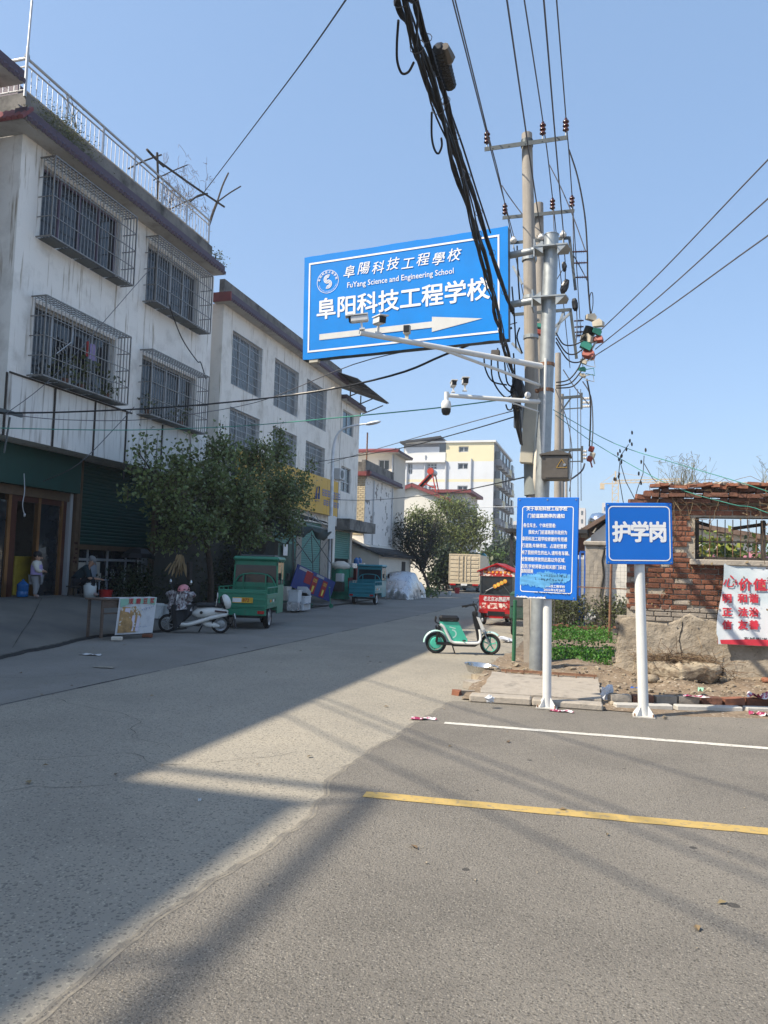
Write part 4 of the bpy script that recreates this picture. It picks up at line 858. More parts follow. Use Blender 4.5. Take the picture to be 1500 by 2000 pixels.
ww_ = thing('garden_wall', 'short whitewashed wall between the gate pier and the brick ruin', 'wall', (.4, 22.5, .2)); q = MB(); c = PY(1188,1085,22.4); d = PY(1240,1085,22.4); q.bx(b.x+.06, d.x, 22.4, 22.65, .05, c.z); q.build('wall', 'gable_white', ww_)
bf = thing('iron_gate', 'narrow blue painted gate frame left of the cracked pier', 'gate', (-1, 22.4, .2)); q = MB(); a = PY(1133,1078,22.4); b = PY(1143,1180,22.4)
for x in (a.x, b.x-.02): q.bar((x,22.4,.1),(x,22.4,a.z),.05)
q.bar((a.x,22.4,a.z),(b.x,22.4,a.z),.06); q.bar((a.x,22.4,.5),(b.x,22.4,.5),.05); q.build('bars', 'paint_blue', bf); q = MB(); q.bx(a.x-.5,a.x-.1,22.5,22.6,.1,a.z); q.bx(a.x-.1,b.x,22.6,22.65,.1,a.z-.2); q.build('sheet', 'alu_white', bf)
# ---- the brick ruin
BY = 12.38
rn = thing('brick_ruin', 'roofless red-brick ruin with a barred window hole and mud-plastered base', 'ruin', (2.5, 12.5, 0))
XL, XR2 = .30, 4.4; WX0, WX1, WZ0, WZ1 = 1.27, 2.95, 1.87, 2.50
def topz(x): return interp([(.30,2.70),(.44,2.70),(.45,2.76),(.56,2.77),(.57,2.84),(.68,2.85),(.70,2.93),(9,2.93)], x)
q = MB(); facade(q, (XL,BY+.012,.9), UX, NY, XR2-XL, 2.68-.9, [(WX0-XL,WX1-XL,WZ0-.9,WZ1-.9)], .24); 
q.poly([(XL,BY+.012,.9),(XL,BY+.25,.9),(XL,BY+.25,2.68),(XL,BY+.012,2.68)])
q.bx(XL,WX0,BY+.1,BY+.25,.0,2.68); q.bx(WX0,XR2,BY+.1,BY+.25,.0,WZ0-.01); q.bx(WX0,XR2,BY+.1,BY+.25,WZ1+.01,2.68); q.bx(WX1,XR2,BY+.1,BY+.25,WZ0-.01,WZ1+.01)
q.bx(.5,XR2,BY+.03,BY+.25,2.68,2.78); q.build('mortar_core', 'mortar', rn)
kinds = {}
def brick_mesh(L_, m):
    key = (L_, m, random.randrange(3))
    if key not in kinds:
        b_ = MB0(); b_.rbox((0,0,0), (L_,.10,.066), .008); b_.v = [(x+random.uniform(-.004,.004), y+random.uniform(-.006,.006), z+random.uniform(-.004,.004)) for x, y, z in b_.v]
        me = bpy.data.meshes.new('brick'); me.from_pydata(b_.v, [], b_.f); me.materials.append(M[m]); kinds[key] = me
    return kinds[key]
nb = 0
def put_brick(x0, L_, z, m, dy=0., rz=0.):
    global nb
    me = brick_mesh(L_, m); o = bpy.data.objects.new('brick', me); col.objects.link(o); o.parent = rn
    o.location = Vector((x0+L_/2, BY+.05-.012+random.uniform(-.012,.006)-dy, z))-rn.location; o.rotation_euler = (0, R(random.uniform(-.8,.8)), rz); nb += 1
row = 0; z = 1.135
while z < 2.70:
    hdr = row % 2; x = XL-random.uniform(0,.03)+(.06 if hdr else 0); k = 0
    while x < 3.55:
        L_ = .115 if (hdr and k % 2) or (not hdr and k % 3 == 2) or k == 0 and hdr else .235
        inwin = (WZ0-.05 < z < WZ1+.02) and (x+L_ > WX0-.01) and (x < WX1)
        if inwin and x < WX0-.07: L_ = .115 if WX0-x > .11 else 0; inwin = L_ == 0
        if L_ and not inwin and random.random() > .025:
            m = random.choices(['brick_red','brick_orange','brick_dark','brick_grey'], [5,3.4,2.6,.9 if z > 2.3 else .3])[0]
            if nb < 292: put_brick(x, L_, z, m)
        x += (L_ or .1)+.014; k += 1
    z += .0795; row += 1
# cornice of crooked bricks and tiles, joined: corbel courses beyond the single-brick limit
q = MB()
for (z, dy, x0) in ((2.745,.05,.40), (2.82,.10,.52), (2.895,.03,.66)):
    x = x0
    while x < XR2:
        L_ = random.choice((.12,.24)); q.box((x+L_/2, BY-dy+.04, z+random.uniform(-.008,.008)), (L_-.012, .2, .06), (R(random.uniform(-4,4)), R(random.uniform(-2,2)), R(random.uniform(-4,4))), .006); x += L_
q.build('cornice_bricks', ['brick_dark'], rn, kind='stuff')
tp = MB(); x = .62
while x < XR2:
    L_ = random.uniform(.09,.2); tp.box((x+L_/2, BY-.05+random.uniform(-.03,.05), 2.955+random.uniform(-.01,.02)), (L_, .26, .045), (R(random.uniform(-9,9)), R(random.uniform(-7,7)), R(random.uniform(-10,10))), .008); x += L_*.93
tp.build('coping_bricks', 'brick_orange', rn, kind='stuff')
db = MB()
for i in range(170):
    x = random.uniform(.7, XR2); s_ = random.uniform(.018,.05); db.blob((x, BY+random.uniform(-.1,.15), 2.985+random.uniform(0,.035)), (s_*1.4,s_,s_*.7), 3, .3, (0,0,random.random()*6))
db.build('roof_debris', 'old_concrete', rn, kind='stuff')
for x0, z0, m in ((.36,2.735,'brick_dark'),(.46,2.80,'brick_orange'),(.58,2.86,'brick_red')):
    q = MB(); q.box((x0+.06, BY-.03, z0), (.2,.2,.06), (R(4),R(random.uniform(-6,6)),R(8)), .006); q.build('brick', m, rn)
gb = MB(); z = .955; k = 0
while z < 1.11:
    x = XL+.05+(k%2)*.1
    while x < 2.0: L_ = random.choice((.235,.235,.115)); gb.rbox((x+L_/2, BY+.03, z), (L_,.1,.062), .006, (0,R(random.uniform(-1,1)),0)); x += L_+.012
    z += .075; k += 1
gb.build('grey_bricks', 'brick_grey', rn, kind='stuff')
# mud plaster with a ragged top, bulging outwards to the ground
PT = [(.15,.50),(.20,.92),(.33,.98),(.42,1.0),(.55,.94),(.75,.90),(.9,.92),(1.05,.98),(1.12,1.04),(1.19,1.07),(1.26,1.03),(1.36,.99),(1.6,.98),(2.2,1.05),(4.4,1.05)]
pl = MB()
def plf(u, v):
    x = .14+u*4.26; zt = interp(PT, x)+vn(x*13, 3)*.025; z = -.05+(zt+.05)*v; y = BY-.03-.05*(1-v)**1.5+vn(x*2.7, z*2.7, 1)*.03+vn(x*8, z*8, 2)*.02+vn(x*22, z*22, 3)*.008
    if u == 0: x += .05*vn(z*14, 5)
    if v == 1: y += .05
    return (x, y, z)
pl.grid(plf, 150, 40); pl.build('mud_plaster', 'mud_plaster', rn, smooth='all')
lb = MB()
for k in range(9): lb.box((.17+random.uniform(-.03,.05), BY+.1, .22+k*.085), (.12,.2,.06), (0,R(random.uniform(-3,3)),R(random.uniform(-5,5))), .006)
lb.bx(.16,.3,BY+.04,BY+.22,0,.98); lb.build('toothed_bricks', 'mud_plaster', rn)
ck2 = MB(); pts = [(1.09,.92),(1.08,.80),(1.05,.66),(1.065,.55),(1.08,.45),(1.09,.34)]; pr = None
for i_ in range(26):
    z = .93-i_*.022; x = interp([(p[1],p[0]) for p in pts[::-1]], z)+random.uniform(-.008,.008); w_ = random.uniform(.003,.012); u_ = lambda x_: plf((x_-.14)/4.26, (z+.05)/(interp(PT, x_)+.05))[1]-.004
    cur = [(x-w_, u_(x-w_), z), (x+w_, u_(x+w_), z)]
    if pr: ck2.poly([pr[0], cur[0], cur[1], pr[1]])
    pr = cur
ck2.build('crack', 'crack', rn)
sb = MB(); sb.rbox((1.2+.95, BY-.0, 1.825), (1.92,.26,.085), .012); sb.build('window_sill', 'old_concrete', rn)
lt = MB(); lt.rbox((2.1, BY+.12, WZ1+.012), (1.8,.2,.035), .006); lt.build('lintel', 'dark_wood', rn)
wf = MB(); Yw = BY+.13
wf.bx(WX0,WX0+.07,Yw,Yw+.07,WZ0,WZ1-.01); wf.bx(WX1-.07,WX1,Yw,Yw+.07,WZ0,WZ1-.01); wf.bx(WX0+.07,WX1-.07,Yw,Yw+.06,WZ0,WZ0+.045); wf.bx(WX0+.07,WX1-.07,Yw+.01,Yw+.05,2.13,2.155); wf.bx(2.2,2.26,Yw,Yw+.07,WZ0+.045,WZ1-.03); wf.build('window_frame', 'dark_wood', rn)
for i in range(15):
    x = WX0+.115+i*.107; q = MB(); q.tube([(x,Yw+.03,WZ0+.04),(x+random.uniform(-.008,.008),Yw+.025,WZ1-.02)], .0075, 5); q.build('window_bar', 'rust' if i % 3 else 'dark_steel', rn)
q = MB(); q.bar((1.32,BY+.5,2.47),(1.5,BY+.35,2.40),.05); q.bar((1.85,BY+.45,2.36),(2.3,BY+.3,2.43),.05); q.build('fallen_rafter', 'dark_wood', rn)
# roof seen through the hole, greenery behind
rf = MB(); rf.grid(lambda u, v: (1.4+u*2.2, 17+v*1.2, 1.75+v*.45+.02*math.sin(u*70)), 60, 2); ship('shed_roof', rf, 'roof_pink', 'faded pink corrugated shed roof seen through the ruin window', 'shed roof')
q = MB(); q.bx(1.4,3.6,17.05,17.2,0,1.75); ship('shed_wall', q, 'old_concrete', 'low wall under the faded pink shed roof', 'wall')
# banner
bn_ = thing('banner', 'faded blue-white banner with red slogans hung on the ruin wall', 'banner', (2.4, 12.2, 1.2)); q = MB()
def bnf(u, v):
    z = .64+v*1.17; xl_ = 1.545+.10*v-.02*math.sin(v*6)+(.02 if v < .1 else 0); x = xl_+u*(4.0-xl_); dy = BY-.16+.06*v+.006*math.sin(u*30)*(1-v)+vn(u*14, v*6)*.012+(-.03*(1-u*12)*abs(v-.5)*2 if u < .08 else 0); return (x, dy, z+.02*u*0)
q.grid(bnf, 60, 24); q.mi = 0; q.build('cloth', 'banner_sky', bn_, smooth='all')
def by_(x, z): return BY-.175+.06*((z-.64)/1.17)-.006
q = MB(); n = 40
for i in range(n):
    x0, x1 = 1.56+2.4*i/n, 1.56+2.4*(i+1)/n; h = lambda x: .05+.035*min(1, max(0, (x-1.56)/.5)); q.poly([(x0,by_(x0,.645),.645),(x1,by_(x1,.645),.645),(x1,by_(x1,.7),.65+h(x1)),(x0,by_(x0,.7),.65+h(x0))])
q.build('red_wave', 'letter_crimson', bn_)
def lat(body, px, py, size, m='letter_crimson', **k):
    p = PY(px, py, BY-.2); return lettering(bn_, body, size, m, (p.x, by_(p.x,p.z), p.z), (1,0,0), (0,.05,1), k.pop('bold', .006), **k)
lat('心', 1426, 1137, .20, shear=.25, bold=0.002); lat('价', 1457, 1144, .185); lat('值', 1486, 1144, .185); lat('观', 1514, 1145, .185)
for y, a, b, c in ((1170,'明','和','谐'), (1197,'正','法','治'), (1222,'信','友','善')):
    lat(a, 1421, y, .135); lat(b, 1452, y, .135); lat(c, 1473.5, y, .135)
lat('东城街道富饶社区', 1500, 1252, .075, 'pen_black', bold=0.002, space=1.12)
# fallen slab, twigs, crumbs in front of the wall
rs = thing('rubble_slab', 'big broken concrete slab lying under dry twigs against the ruin', 'rubble', (1.05, 11.85, .1)); q = MB()
def slabf(u, v):
    a = u*2*math.pi; prof = [(0,.30),(.6,.31),(.94,.29),(1.0,.25),(.96,.16),(.78,.06),(0,.04)]; r_, z = (interp([(i/6,p[0]) for i,p in enumerate(prof)], v), interp([(i/6,p[1]) for i,p in enumerate(prof)], v))
    return (1.05+.53*r_*math.cos(a)*(1+vn(a*2.5, 2)*.25), 11.9+.26*r_*math.sin(a)*(1+vn(a*3, 7)*.3), z+.06+vn(math.cos(a)*4+9, math.sin(a)*4+r_*3, 1)*.07+.02*math.cos(a)+vn(a*9, v*7, 2)*.05)
q.grid(slabf, 70, 12); q.build('block', 'rubble', rs)
def twigs(n, fx, L_, r=.004, bend=.05):
    q = MB()
    for _ in range(n):
        p = Vector(fx()); d = Vector((random.gauss(0,1), random.gauss(0,.5), random.gauss(0,.22))).normalized()*L_*random.uniform(.4,1.2); m_ = p+d*.5+Vector((random.gauss(0,bend),random.gauss(0,bend),abs(random.gauss(0,bend*.6)))); q.tube([p, m_, p+d], r*random.uniform(.6,1.3), 3, False)
    return q
t_ = twigs(420, lambda: (random.gauss(1.0,.26), 12.02+random.gauss(0,.09), .34+random.random()*.10), .30, .0035); o = t_.build('twig_heap', 'twig'); tag(o, 'heap of dry brown twigs on top of the broken slab', 'twig heap', kind='stuff')
t_ = twigs(60, lambda: (random.gauss(1.5,.15), 11.8+random.gauss(0,.1), .22+random.random()*.1), .3, .003); o = t_.build('dry_stems', 'twig'); tag(o, 'dry stems trailing off the right end of the broken slab', 'twigs', kind='stuff')
for i, (x, y, s_, lab) in enumerate(((.62,11.55,.09,'pale stone lying left of the broken slab'),(-.02+.12,10.03,.075,'round grey stone beside the white bag at the kerb end'),(.50,11.75,.06,'small pale stone under the left end of the broken slab'),(2.15,11.9,.06,'orange brick chunk in the soil right of the slab'))):
    q = MB(); q.blob((x,y,vz(x,y)+s_*.5), (s_*1.2,s_*.9,s_*.7), 5, .18); ship('stone', q, 'brick_orange' if i == 3 else 'rubble', lab, 'stone', smooth='all')
q = MB(); p = G(1110,1338,.14); q.bar((p.x-.2,p.y,vz(p.x,p.y)+.03),(p.x+.42,p.y+.05,vz(p.x+.4,p.y)+.045),.05,.02); ship('plank', q, 'house_cream', 'thin pale plank lying on the soil behind the apron', 'plank')
q = MB(); a, b = (-1.42,11.0,.2), (-.12,11.05,.2); q.bar(a,b,.022,.008); q.bar((a[0],11.02,.215),(b[0],11.07,.215),.004,.022)
for i in range(6): x = -1.35+.24*i; q.tube([(x,10.99,.12),(x,10.99,.225)], .008, 5)
ship('angle_iron', q, 'rust', 'rusty angle iron along the back edge of the concrete apron', 'metal bar')
# garden rows, shrubs
def bed(x0, x1, y0, y1, n, size, m, name, lab, h=.16):
    c = []
    for _ in range(n):
        x, y = random.uniform(x0,x1), random.uniform(y0,y1); c.append((x, y, .07+random.random()**.6*h*(.7+.6*abs(vn(x*3,y*3)))))
    V, F = leaves(c, size, droop=-.3, asp=.85); o = leafobj(name, V, F, m); tag(o, lab, 'vegetables', kind='stuff')
bed(-.95,.20,13.3,15.2,5200,.05,'leaf_bright','vegetable_leaves','bright green leafy vegetables in the near garden bed', .045); bed(-1.3,.22,17.6,20.6,4200,.055,'leaf_bright','vegetable_leaves','sparser green vegetables in the far garden bed', .05)
c = [(random.uniform(-1.6,.9), 22.6+random.gauss(0,.4), .1+random.random()**.7*(.95-.25*abs(math.sin(i)))) for i in range(7500)]; V, F = leaves(c, .085); o = leafobj('shrubbery', V, F, 'leaf_shrub'); tag(o, 'tangled low shrubs growing in front of the pier', 'shrubs', kind='stuff')
q = MB()
for k in range(26): q.box((-1.5+k*.075+random.uniform(-.02,.02), 21.5+random.uniform(-.1,.1), .1+random.random()*.12), (.2,.1,.06), (R(random.uniform(-20,20)),R(random.uniform(-20,20)),random.random()*3), .006)
o = q.build('brick_pile', 'brick_dark'); tag(o, 'low heap of old bricks along the back of the garden', 'brick heap', kind='stuff')
c = [(random.uniform(1.2,4.5), 14.5+random.random()*1.5, .8+random.random()*1.1) for i in range(1500)]; V, F = leaves(c, .12); o = leafobj('weeds', V, F, 'leaf_shrub'); tag(o, 'green creeper filling the inside of the ruin', 'creeper', kind='stuff')
c = [(1.3+random.random()*1.2, 16.3+random.random()*.5, 1.95+random.random()*.42) for i in range(260)]; V, F = leaves(c, .16, asp=.9); o = leafobj('yellow_shrub', V, F, 'leaf_yellow'); tag(o, 'yellow-green sunlit leaves seen through the ruin window', 'shrub', kind='stuff')
c = [(1.9+random.random()*1.2, 15.8+random.random()*.5, 1.85+random.random()*.5) for i in range(260)]; V, F = leaves(c, .12); o = leafobj('green_shrub', V, F, 'leaf_mid'); tag(o, 'darker green leaves at the right of the ruin window', 'shrub', kind='stuff')
# wire mesh fence
fe = thing('wire_fence', 'sagging wire mesh fence round the vegetable garden', 'fence', (-1.2, 18, .1)); q = MB()
fa, fb_, fc_ = Vector((-1.5,13.4,.12)), Vector((-1.35,21.7,.1)), Vector((.75,21.9,.1))
for s0, s1, h in ((fa, fb_, 1.3), (fb_, fc_, 1.75)):
    L_ = (s1-s0).length; n = int(L_/.10); u = (s1-s0)/L_
    for i in range(n+1): p = s0+u*(L_*i/n); q.tube([p, p+Vector((vn(i*.3,1)*.05,0,h*.5)), p+Vector((vn(i*.3,4)*.06,0,h+vn(i*.4,2)*.08))], .0022, 3, False)
    for j in range(int(h/.10)+1): q.tube([s0+u*(L_*k/6)+Vector((0,0,j*.1+vn(k*.7,j*.3)*.04)) for k in range(7)], .0022, 3, False)
q.build('mesh_wire', 'mesh_wire', fe)
p0 = G(1003,1300,.12); pt = PY(1006,1172,p0.y); q = MB(); q.tube([p0, pt], .03, 8); q.build('post', 'fence_green', fe, label='green painted fence post')
p0 = G(1190,1245,.12); q = MB(); pt = PY(1194,1095,p0.y); q.tube([p0, pt], .035, 6); q.build('post', 'rust', fe, label='brown steel fence post'); q = MB(); q.bar((-1.3,21.7,1.25),(.75,21.9,1.22),.03); q.build('rail', 'rust', fe)
for (px, py), top, lab in (((1030,1298),(1028,1170),'squat concrete fence post right of the green post'), ):
    p0 = G(px,py,.1); pt = PY(top[0],top[1],p0.y); q = MB(); q.prism([(p0.x-.05,p0.y-.05,0),(p0.x+.05,p0.y-.05,0),(p0.x+.05,p0.y+.05,0),(p0.x-.05,p0.y+.05,0)], (pt.x-p0.x,0,pt.z)); ship('concrete_post', q, 'old_concrete', lab, 'post')
# weeds on the ruin, hanging vines
def grass_tuft(name, c, n, h, m, lab, sp=.2, r=.0028, seed_heads=True):
    q = MB()
    for _ in range(n):
        x = c[0]+random.gauss(0,sp); y = c[1]+random.gauss(0,.05); l_ = Vector((random.gauss(0,.35), random.gauss(0,.2), 1)).normalized()*h*random.uniform(.4,1.1); p = Vector((x,y,c[2])); q.tube([p, p+l_*.5, p+l_+Vector((random.gauss(0,.05),0,-.03))], [r,r*.8,r*.4], 3, False)
        if seed_heads and random.random() < .6: e = p+l_; q.tube([e, e+Vector((random.gauss(0,.03),0,.05)), e+Vector((random.gauss(0,.05),0,.07))], [.003,.0042,.0015], 4)
    o = q.build(name, m); tag(o, lab, 'grass tuft', kind='stuff'); return o
grass_tuft('dry_grass', (1.12,BY,2.98), 90, .42, 'grass_dry', 'wispy dry grass tuft growing on top of the ruin wall', .16)
grass_tuft('dry_grass', (2.25,BY,2.98), 24, .38, 'grass_dry', 'thin grass tuft on the ruin wall at the right edge', .07)
vn_ = MB(); rv = random.Random(5)
for k in range(46):
    x = rv.uniform(.6, 3.2); z = rv.uniform(2.75,3.0); pts = [Vector((x,BY-.12,z))]; hang = rv.random() < .45
    for i in range(7): pts.append(pts[-1]+Vector((rv.gauss(0,.03) if hang else rv.gauss(.08,.09), rv.gauss(0,.015), -rv.uniform(.03,.16) if hang else rv.gauss(-.02,.06))))
    vn_.tube([Vector((p.x, min(p.y, BY-.05), p.z)) for p in pts], rv.uniform(.0025,.006), 4, False)
o = vn_.build('dry_vines', 'twig'); tag(o, 'dry tangled vines hanging down over the ruin wall', 'vines', kind='stuff')
c = [(random.uniform(.5,1.3), BY-.1, random.uniform(1.2,2.0)) for i in range(90)]+[(random.uniform(1.6,2.3), BY-.2, random.uniform(1.2,2.9)) for i in range(60)]; V, F = leaves(c, .05); o = leafobj('withered_leaves', V, F, 'leaf_dry'); tag(o, 'withered brown leaves clinging to the ruin wall', 'leaves', kind='stuff')
# ================================================================== POLES, SIGNS, CAMERAS, CABLES
def lean_pole(mb, b, t, r0, r1, n=16):
    b, t = Vector(b), Vector(t); k = 8; mb.tube([b+(t-b)*i/k for i in range(k+1)], [r0+(r1-r0)*i/k for i in range(k+1)], n)
def crossarm(parent, a, b, s=.07, m='dark_steel', name='crossarm'):
    q = MB(); a, b = Vector(a), Vector(b); q.bar(a, b, s, .012); q.bar(a+Vector((0,-s/2,-s/2)), b+Vector((0,-s/2,-s/2)), .012, s)
    for i in range(5):
        p = a+(b-a)*(.1+.2*i); q.tube([p+Vector((0,-s/2-.014,-s/2)), p+Vector((0,-s/2-.002,-s/2))], .013, 6)
    return q.build(name, m, parent)
def insulator(p, lab, m='ceramic_brown', group=None, h=.26, r=.055, n=3, parent=None):
    t = thing('insulator', lab, 'insulator', tuple(p), 0, group); q = MB(); pr = [(.012,0),(.02,.02)]
    for k in range(n): z = .03+k*h*.28; pr += [(.03,z),(r,z+.012),(r*.98,z+.03),(.035,z+.05)]
    pr += [(.03,h*.9),(.022,h),(0,h)]
    q.lathe([(a, b) for a, b in pr], 14, tuple(p)); q.build('body', m, t, smooth=True); q = MB(); q.tube([Vector(p)-Vector((0,0,.08)), Vector(p)+Vector((0,0,.02))], .012, 6); q.build('pin', 'galvanised', t); return t
def cable(name, pts, r, m, lab, group=None, n=5, sag=0., cat='cable'):
    P = [Vector(p) for p in pts]
    if sag and len(P) == 2:
        a, b = P; P = [a+(b-a)*(i/16)-Vector((0,0,sag*4*(i/16)*(1-i/16))) for i in range(17)]
    elif len(P) > 2:
        o = []
        for i in range(len(P)-1):
            p0, p1, p2, p3 = P[max(0,i-1)], P[i], P[i+1], P[min(len(P)-1,i+2)]
            for k in range(5):
                t = k/5; o.append(.5*((2*p1)+(p2-p0)*t+(2*p0-5*p1+4*p2-p3)*t*t+(3*p1-p0-3*p2+p3)*t**3))
        P = o+[P[-1]]
    q = MB(); q.tube(P, r, n); return ship(name, q, m, lab, cat, group)
# pole 1
q = MB(); p1b, p1t = PY(1050,1306,13.1), PY(1029,262,13.25)
up1 = thing('utility_pole', 'nearest tall concrete utility pole with one crossarm at its top', 'utility pole', (p1b.x, p1b.y, 0)); lean_pole(q, (p1b.x,p1b.y,-.1), p1t, .150, .093); q.build('pole', 'pole_concrete', up1, smooth=True)
ax = lambda z: p1b+(p1t-p1b)*((z-p1b.z)/(p1t.z-p1b.z))
q = MB(); z0, z1 = 2.9, 4.15; lean_pole(q, ax(z0), ax(z1), .166, .162); q.build('sleeve', 'sleeve_grey', up1, smooth=True)
q = MB()
for z in (5.65, 6.35, 7.05): c = ax(z); q.lathe([(.125,z-.03),(.132,z-.03),(.132,z+.03),(.125,z+.03)], 16, (c.x,c.y,0))
q.build('clamp_band', 'galvanised', up1)
A1, A2 = PY(947,290,13.12), PY(1108,267,13.12); crossarm(up1, A1, A2, .075); c = ax(9.2); q = MB(); q.lathe([(.10,9.12),(.108,9.12),(.108,9.24),(.10,9.24)], 14, (c.x,c.y,0)); q.build('clamp_band', 'dark_steel', up1)
# pole 2
p2t = PY(1052,398,15.5); p2b = Vector((p2t.x+.2, 15.4, 0))
up2 = thing('utility_pole', 'second concrete utility pole just behind the nearest pole', 'utility pole', tuple(p2b)); q = MB(); lean_pole(q, p2b, p2t, .16, .095); q.build('pole', 'pole_concrete', up2, smooth=True)
B1, B2 = PY(982,424,15.38), PY(1122,410,15.38); crossarm(up2, B1, B2, .07)
# steel sign pole
spb = Vector((-1.02, 11.95, 0)); spt = PY(1077,460,11.95)
sp = thing('steel_pole', 'thick grey steel pole carrying the big blue sign and cameras', 'pole', tuple(spb)); q = MB(); lean_pole(q, spb, spt, .105, .112, 20); q.build('shaft', 'galvanised', sp, smooth=True); q = MB(); q.lathe([(.112,spt.z),(.118,spt.z),(.118,spt.z+.012),(0,spt.z+.012)], 20, (spt.x,spt.y,0)); q.build('cap', 'galvanised', sp)
sa = lambda z: spb+(spt-spb)*(z/spt.z)
for px, py in ((1077,488), (1072,586)):
    p = PY(px, py, 11.95); c = sa(p.z); f = MB(); pl_ = [(-.24,-.2),(.26,-.2),(.30,.0),(.26,.2),(-.24,.2)]; f.prism([(c.x+a,c.y+b,p.z-.01) for a, b in pl_], (0,0,.022)); f.prism([(c.x+.11,c.y-.19,p.z-.15),(c.x+.25,c.y-.19,p.z-.01),(c.x+.11,c.y-.19,p.z-.01)], (0,.012,0)); f.prism([(c.x-.11,c.y-.19,p.z-.12),(c.x-.25,c.y-.19,p.z-.01),(c.x-.11,c.y-.19,p.z+.08)], (0,.012,0)); f.build('flange', 'galvanised', sp)
    f = MB(); f.bx(c.x-.26,c.x-.24,c.y-.14,c.y+.14,p.z-.14,p.z+.14); f.build('flange_plate', 'galvanised', sp)
for py in (713, 763):
    p = PY(1068, py, 11.95); c = sa(p.z); f = MB(); f.lathe([(.113,p.z-.025),(.122,p.z-.025),(.122,p.z+.025),(.113,p.z+.025)], 20, (c.x,c.y,0)); f.bx(c.x-.16,c.x-.11,c.y-.06,c.y+.06,p.z-.02,p.z+.02); f.build('clamp_band', 'rust', sp)
# big blue sign (own frame: x right along the face, z up, -y towards the camera)
tr, tl, br_, bl_ = PY(992,448,11.85), PY(592,500,11.85), PY(992,663,11.85), PY(594,703,11.85)
SW, SH = 3.58, 1.82; cx, cz = (tr.x+tl.x)/2, (tr.z+tl.z+br_.z+bl_.z)/4
ang = R(-5.0); MB = MB0
bs = thing('road_sign', 'large blue school direction sign with white arrow on the steel pole', 'sign', (tr.x-SW/2+.04, 11.85+.15, cz+.04), ang); tilt = math.atan2(tr.z-tl.z, SW); bs.rotation_euler = (0, -math.atan2(((tr.z+br_.z)-(tl.z+bl_.z))/2, SW)+R(1.1), ang)
q = MB(); q.grid(lambda u, v: ((u-.5)*SW+(0 if 0 < v < 1 else vn(u*30, v*9)*.008), -.06+vn(u*9, v*5)*.004, (v-.5)*SH+(vn(u*24, v*7+2)*.012 if v in (0, 1) else 0)), 60, 30); q.build('face', 'sign_blue', bs)
q = MB(); q.bx(-SW/2, SW/2, -.05, .10, -SH/2, -SH/2+.05); q.bx(-SW/2, SW/2, -.05, .10, SH/2-.05, SH/2); q.bx(-SW/2, -SW/2+.05, -.05, .10, -SH/2+.05, SH/2-.05); q.bx(SW/2-.05, SW/2, -.05, .10, -SH/2+.05, SH/2-.05)
for i in range(1, 5): x = -SW/2+SW*i/5; q.bx(x-.02, x+.02, .0, .08, -SH/2+.05, SH/2-.05)
q.build('frame', 'dark_steel', bs); q = MB(); q.bx(-SW/2+.01, SW/2-.01, -.035, -.03, -SH/2+.01, SH/2-.01); q.build('back_sheet', 'dark_steel', bs)
ux = lambda u: (u-.5)*SW; vz_ = lambda v: (.5-v)*SH
YS = -.0675
def strip(mb, u0, v0, u1, v1): mb.poly([(ux(u0),YS,vz_(v1)),(ux(u1),YS,vz_(v1)),(ux(u1),YS,vz_(v0)),(ux(u0),YS,vz_(v0))])
q = MB(); t1, t2 = .008, .017; u0, u1, v0, v1 = .026, .962, .065, .935
strip(q, u0, v0, u1, v0+t2); strip(q, u0, v1-t2, u1, v1); strip(q, u0, v0+t2, u0+t1, v1-t2); strip(q, u1-t1, v0+t2, u1, v1-t2); q.build('border', 'sign_white', bs)
q = MB(); strip(q, .088, .770, .652, .826); q.poly([(ux(.652),YS,vz_(.728)),(ux(.652),YS,vz_(.866)),(ux(.886),YS,vz_(.795))]); q.build('arrow', 'sign_grey', bs)
def sl(body, u, v, size, **k): return lettering(bs, body, size, k.pop('m','sign_white'), (ux(u), YS-.0005, vz_(v)), **k)
for i, ch in enumerate('阜阳科技工程学校'): sl(ch, .122+i*.1065, .545, .385, bold=0.0075)
for i, ch in enumerate('阜陽科技工程學校'): sl(ch, .237+i*.0735, .205+.008*(-1)**i, .225, bold=0.002, shear=.22)
sl('FuYang Science and Engineering School', .492, .335, .135, bold=0.001, fitw=1.87)
# emblem: ring, rim text, and the striped S
ec = Vector((ux(.128), YS-.0005, vz_(.27))); er = .205; em = MB()
def ring(mb, c, r0, r1, a0=0, a1=2*math.pi, n=48):
    for i in range(n):
        t0, t1 = a0+(a1-a0)*i/n, a0+(a1-a0)*(i+1)/n; mb.poly([c+Vector((r*math.cos(t),0,r*math.sin(t))) for r, t in ((r0,t0),(r1,t0),(r1,t1),(r0,t1))])
ring(em, ec, er-.008, er); ro_ = .052
for k, rr_ in enumerate((.085, .060, .035)):
    w_ = .007; cu, cl = ec+Vector((0,0,.045)), ec-Vector((0,0,.045)); ring(em, cu, rr_*.85-w_, rr_*.85+w_, R(60), R(270), 16); ring(em, cl, rr_*.85-w_, rr_*.85+w_, R(-120), R(90), 16)
em.build('emblem', 'sign_white', bs)
for i, ch in enumerate('阜阳科技工程学校'):
    a = R(165-i*21.5); c = ec+Vector((math.cos(a),0,math.sin(a)))*.165; d = Vector((math.sin(a),0,-math.cos(a))); lettering(bs, ch, .048, 'sign_white', tuple(c), tuple(d), (math.cos(a),0,math.sin(a)), .001)
for i, ch in enumerate('FuYang Science and Engineering School'):
    if ch == ' ': continue
    a = R(200+i*140/36); c = ec+Vector((math.cos(a),0,math.sin(a)))*.172; lettering(bs, ch, .026, 'sign_white', tuple(c), (-math.sin(a),0,math.cos(a)), (-math.cos(a),0,-math.sin(a)))
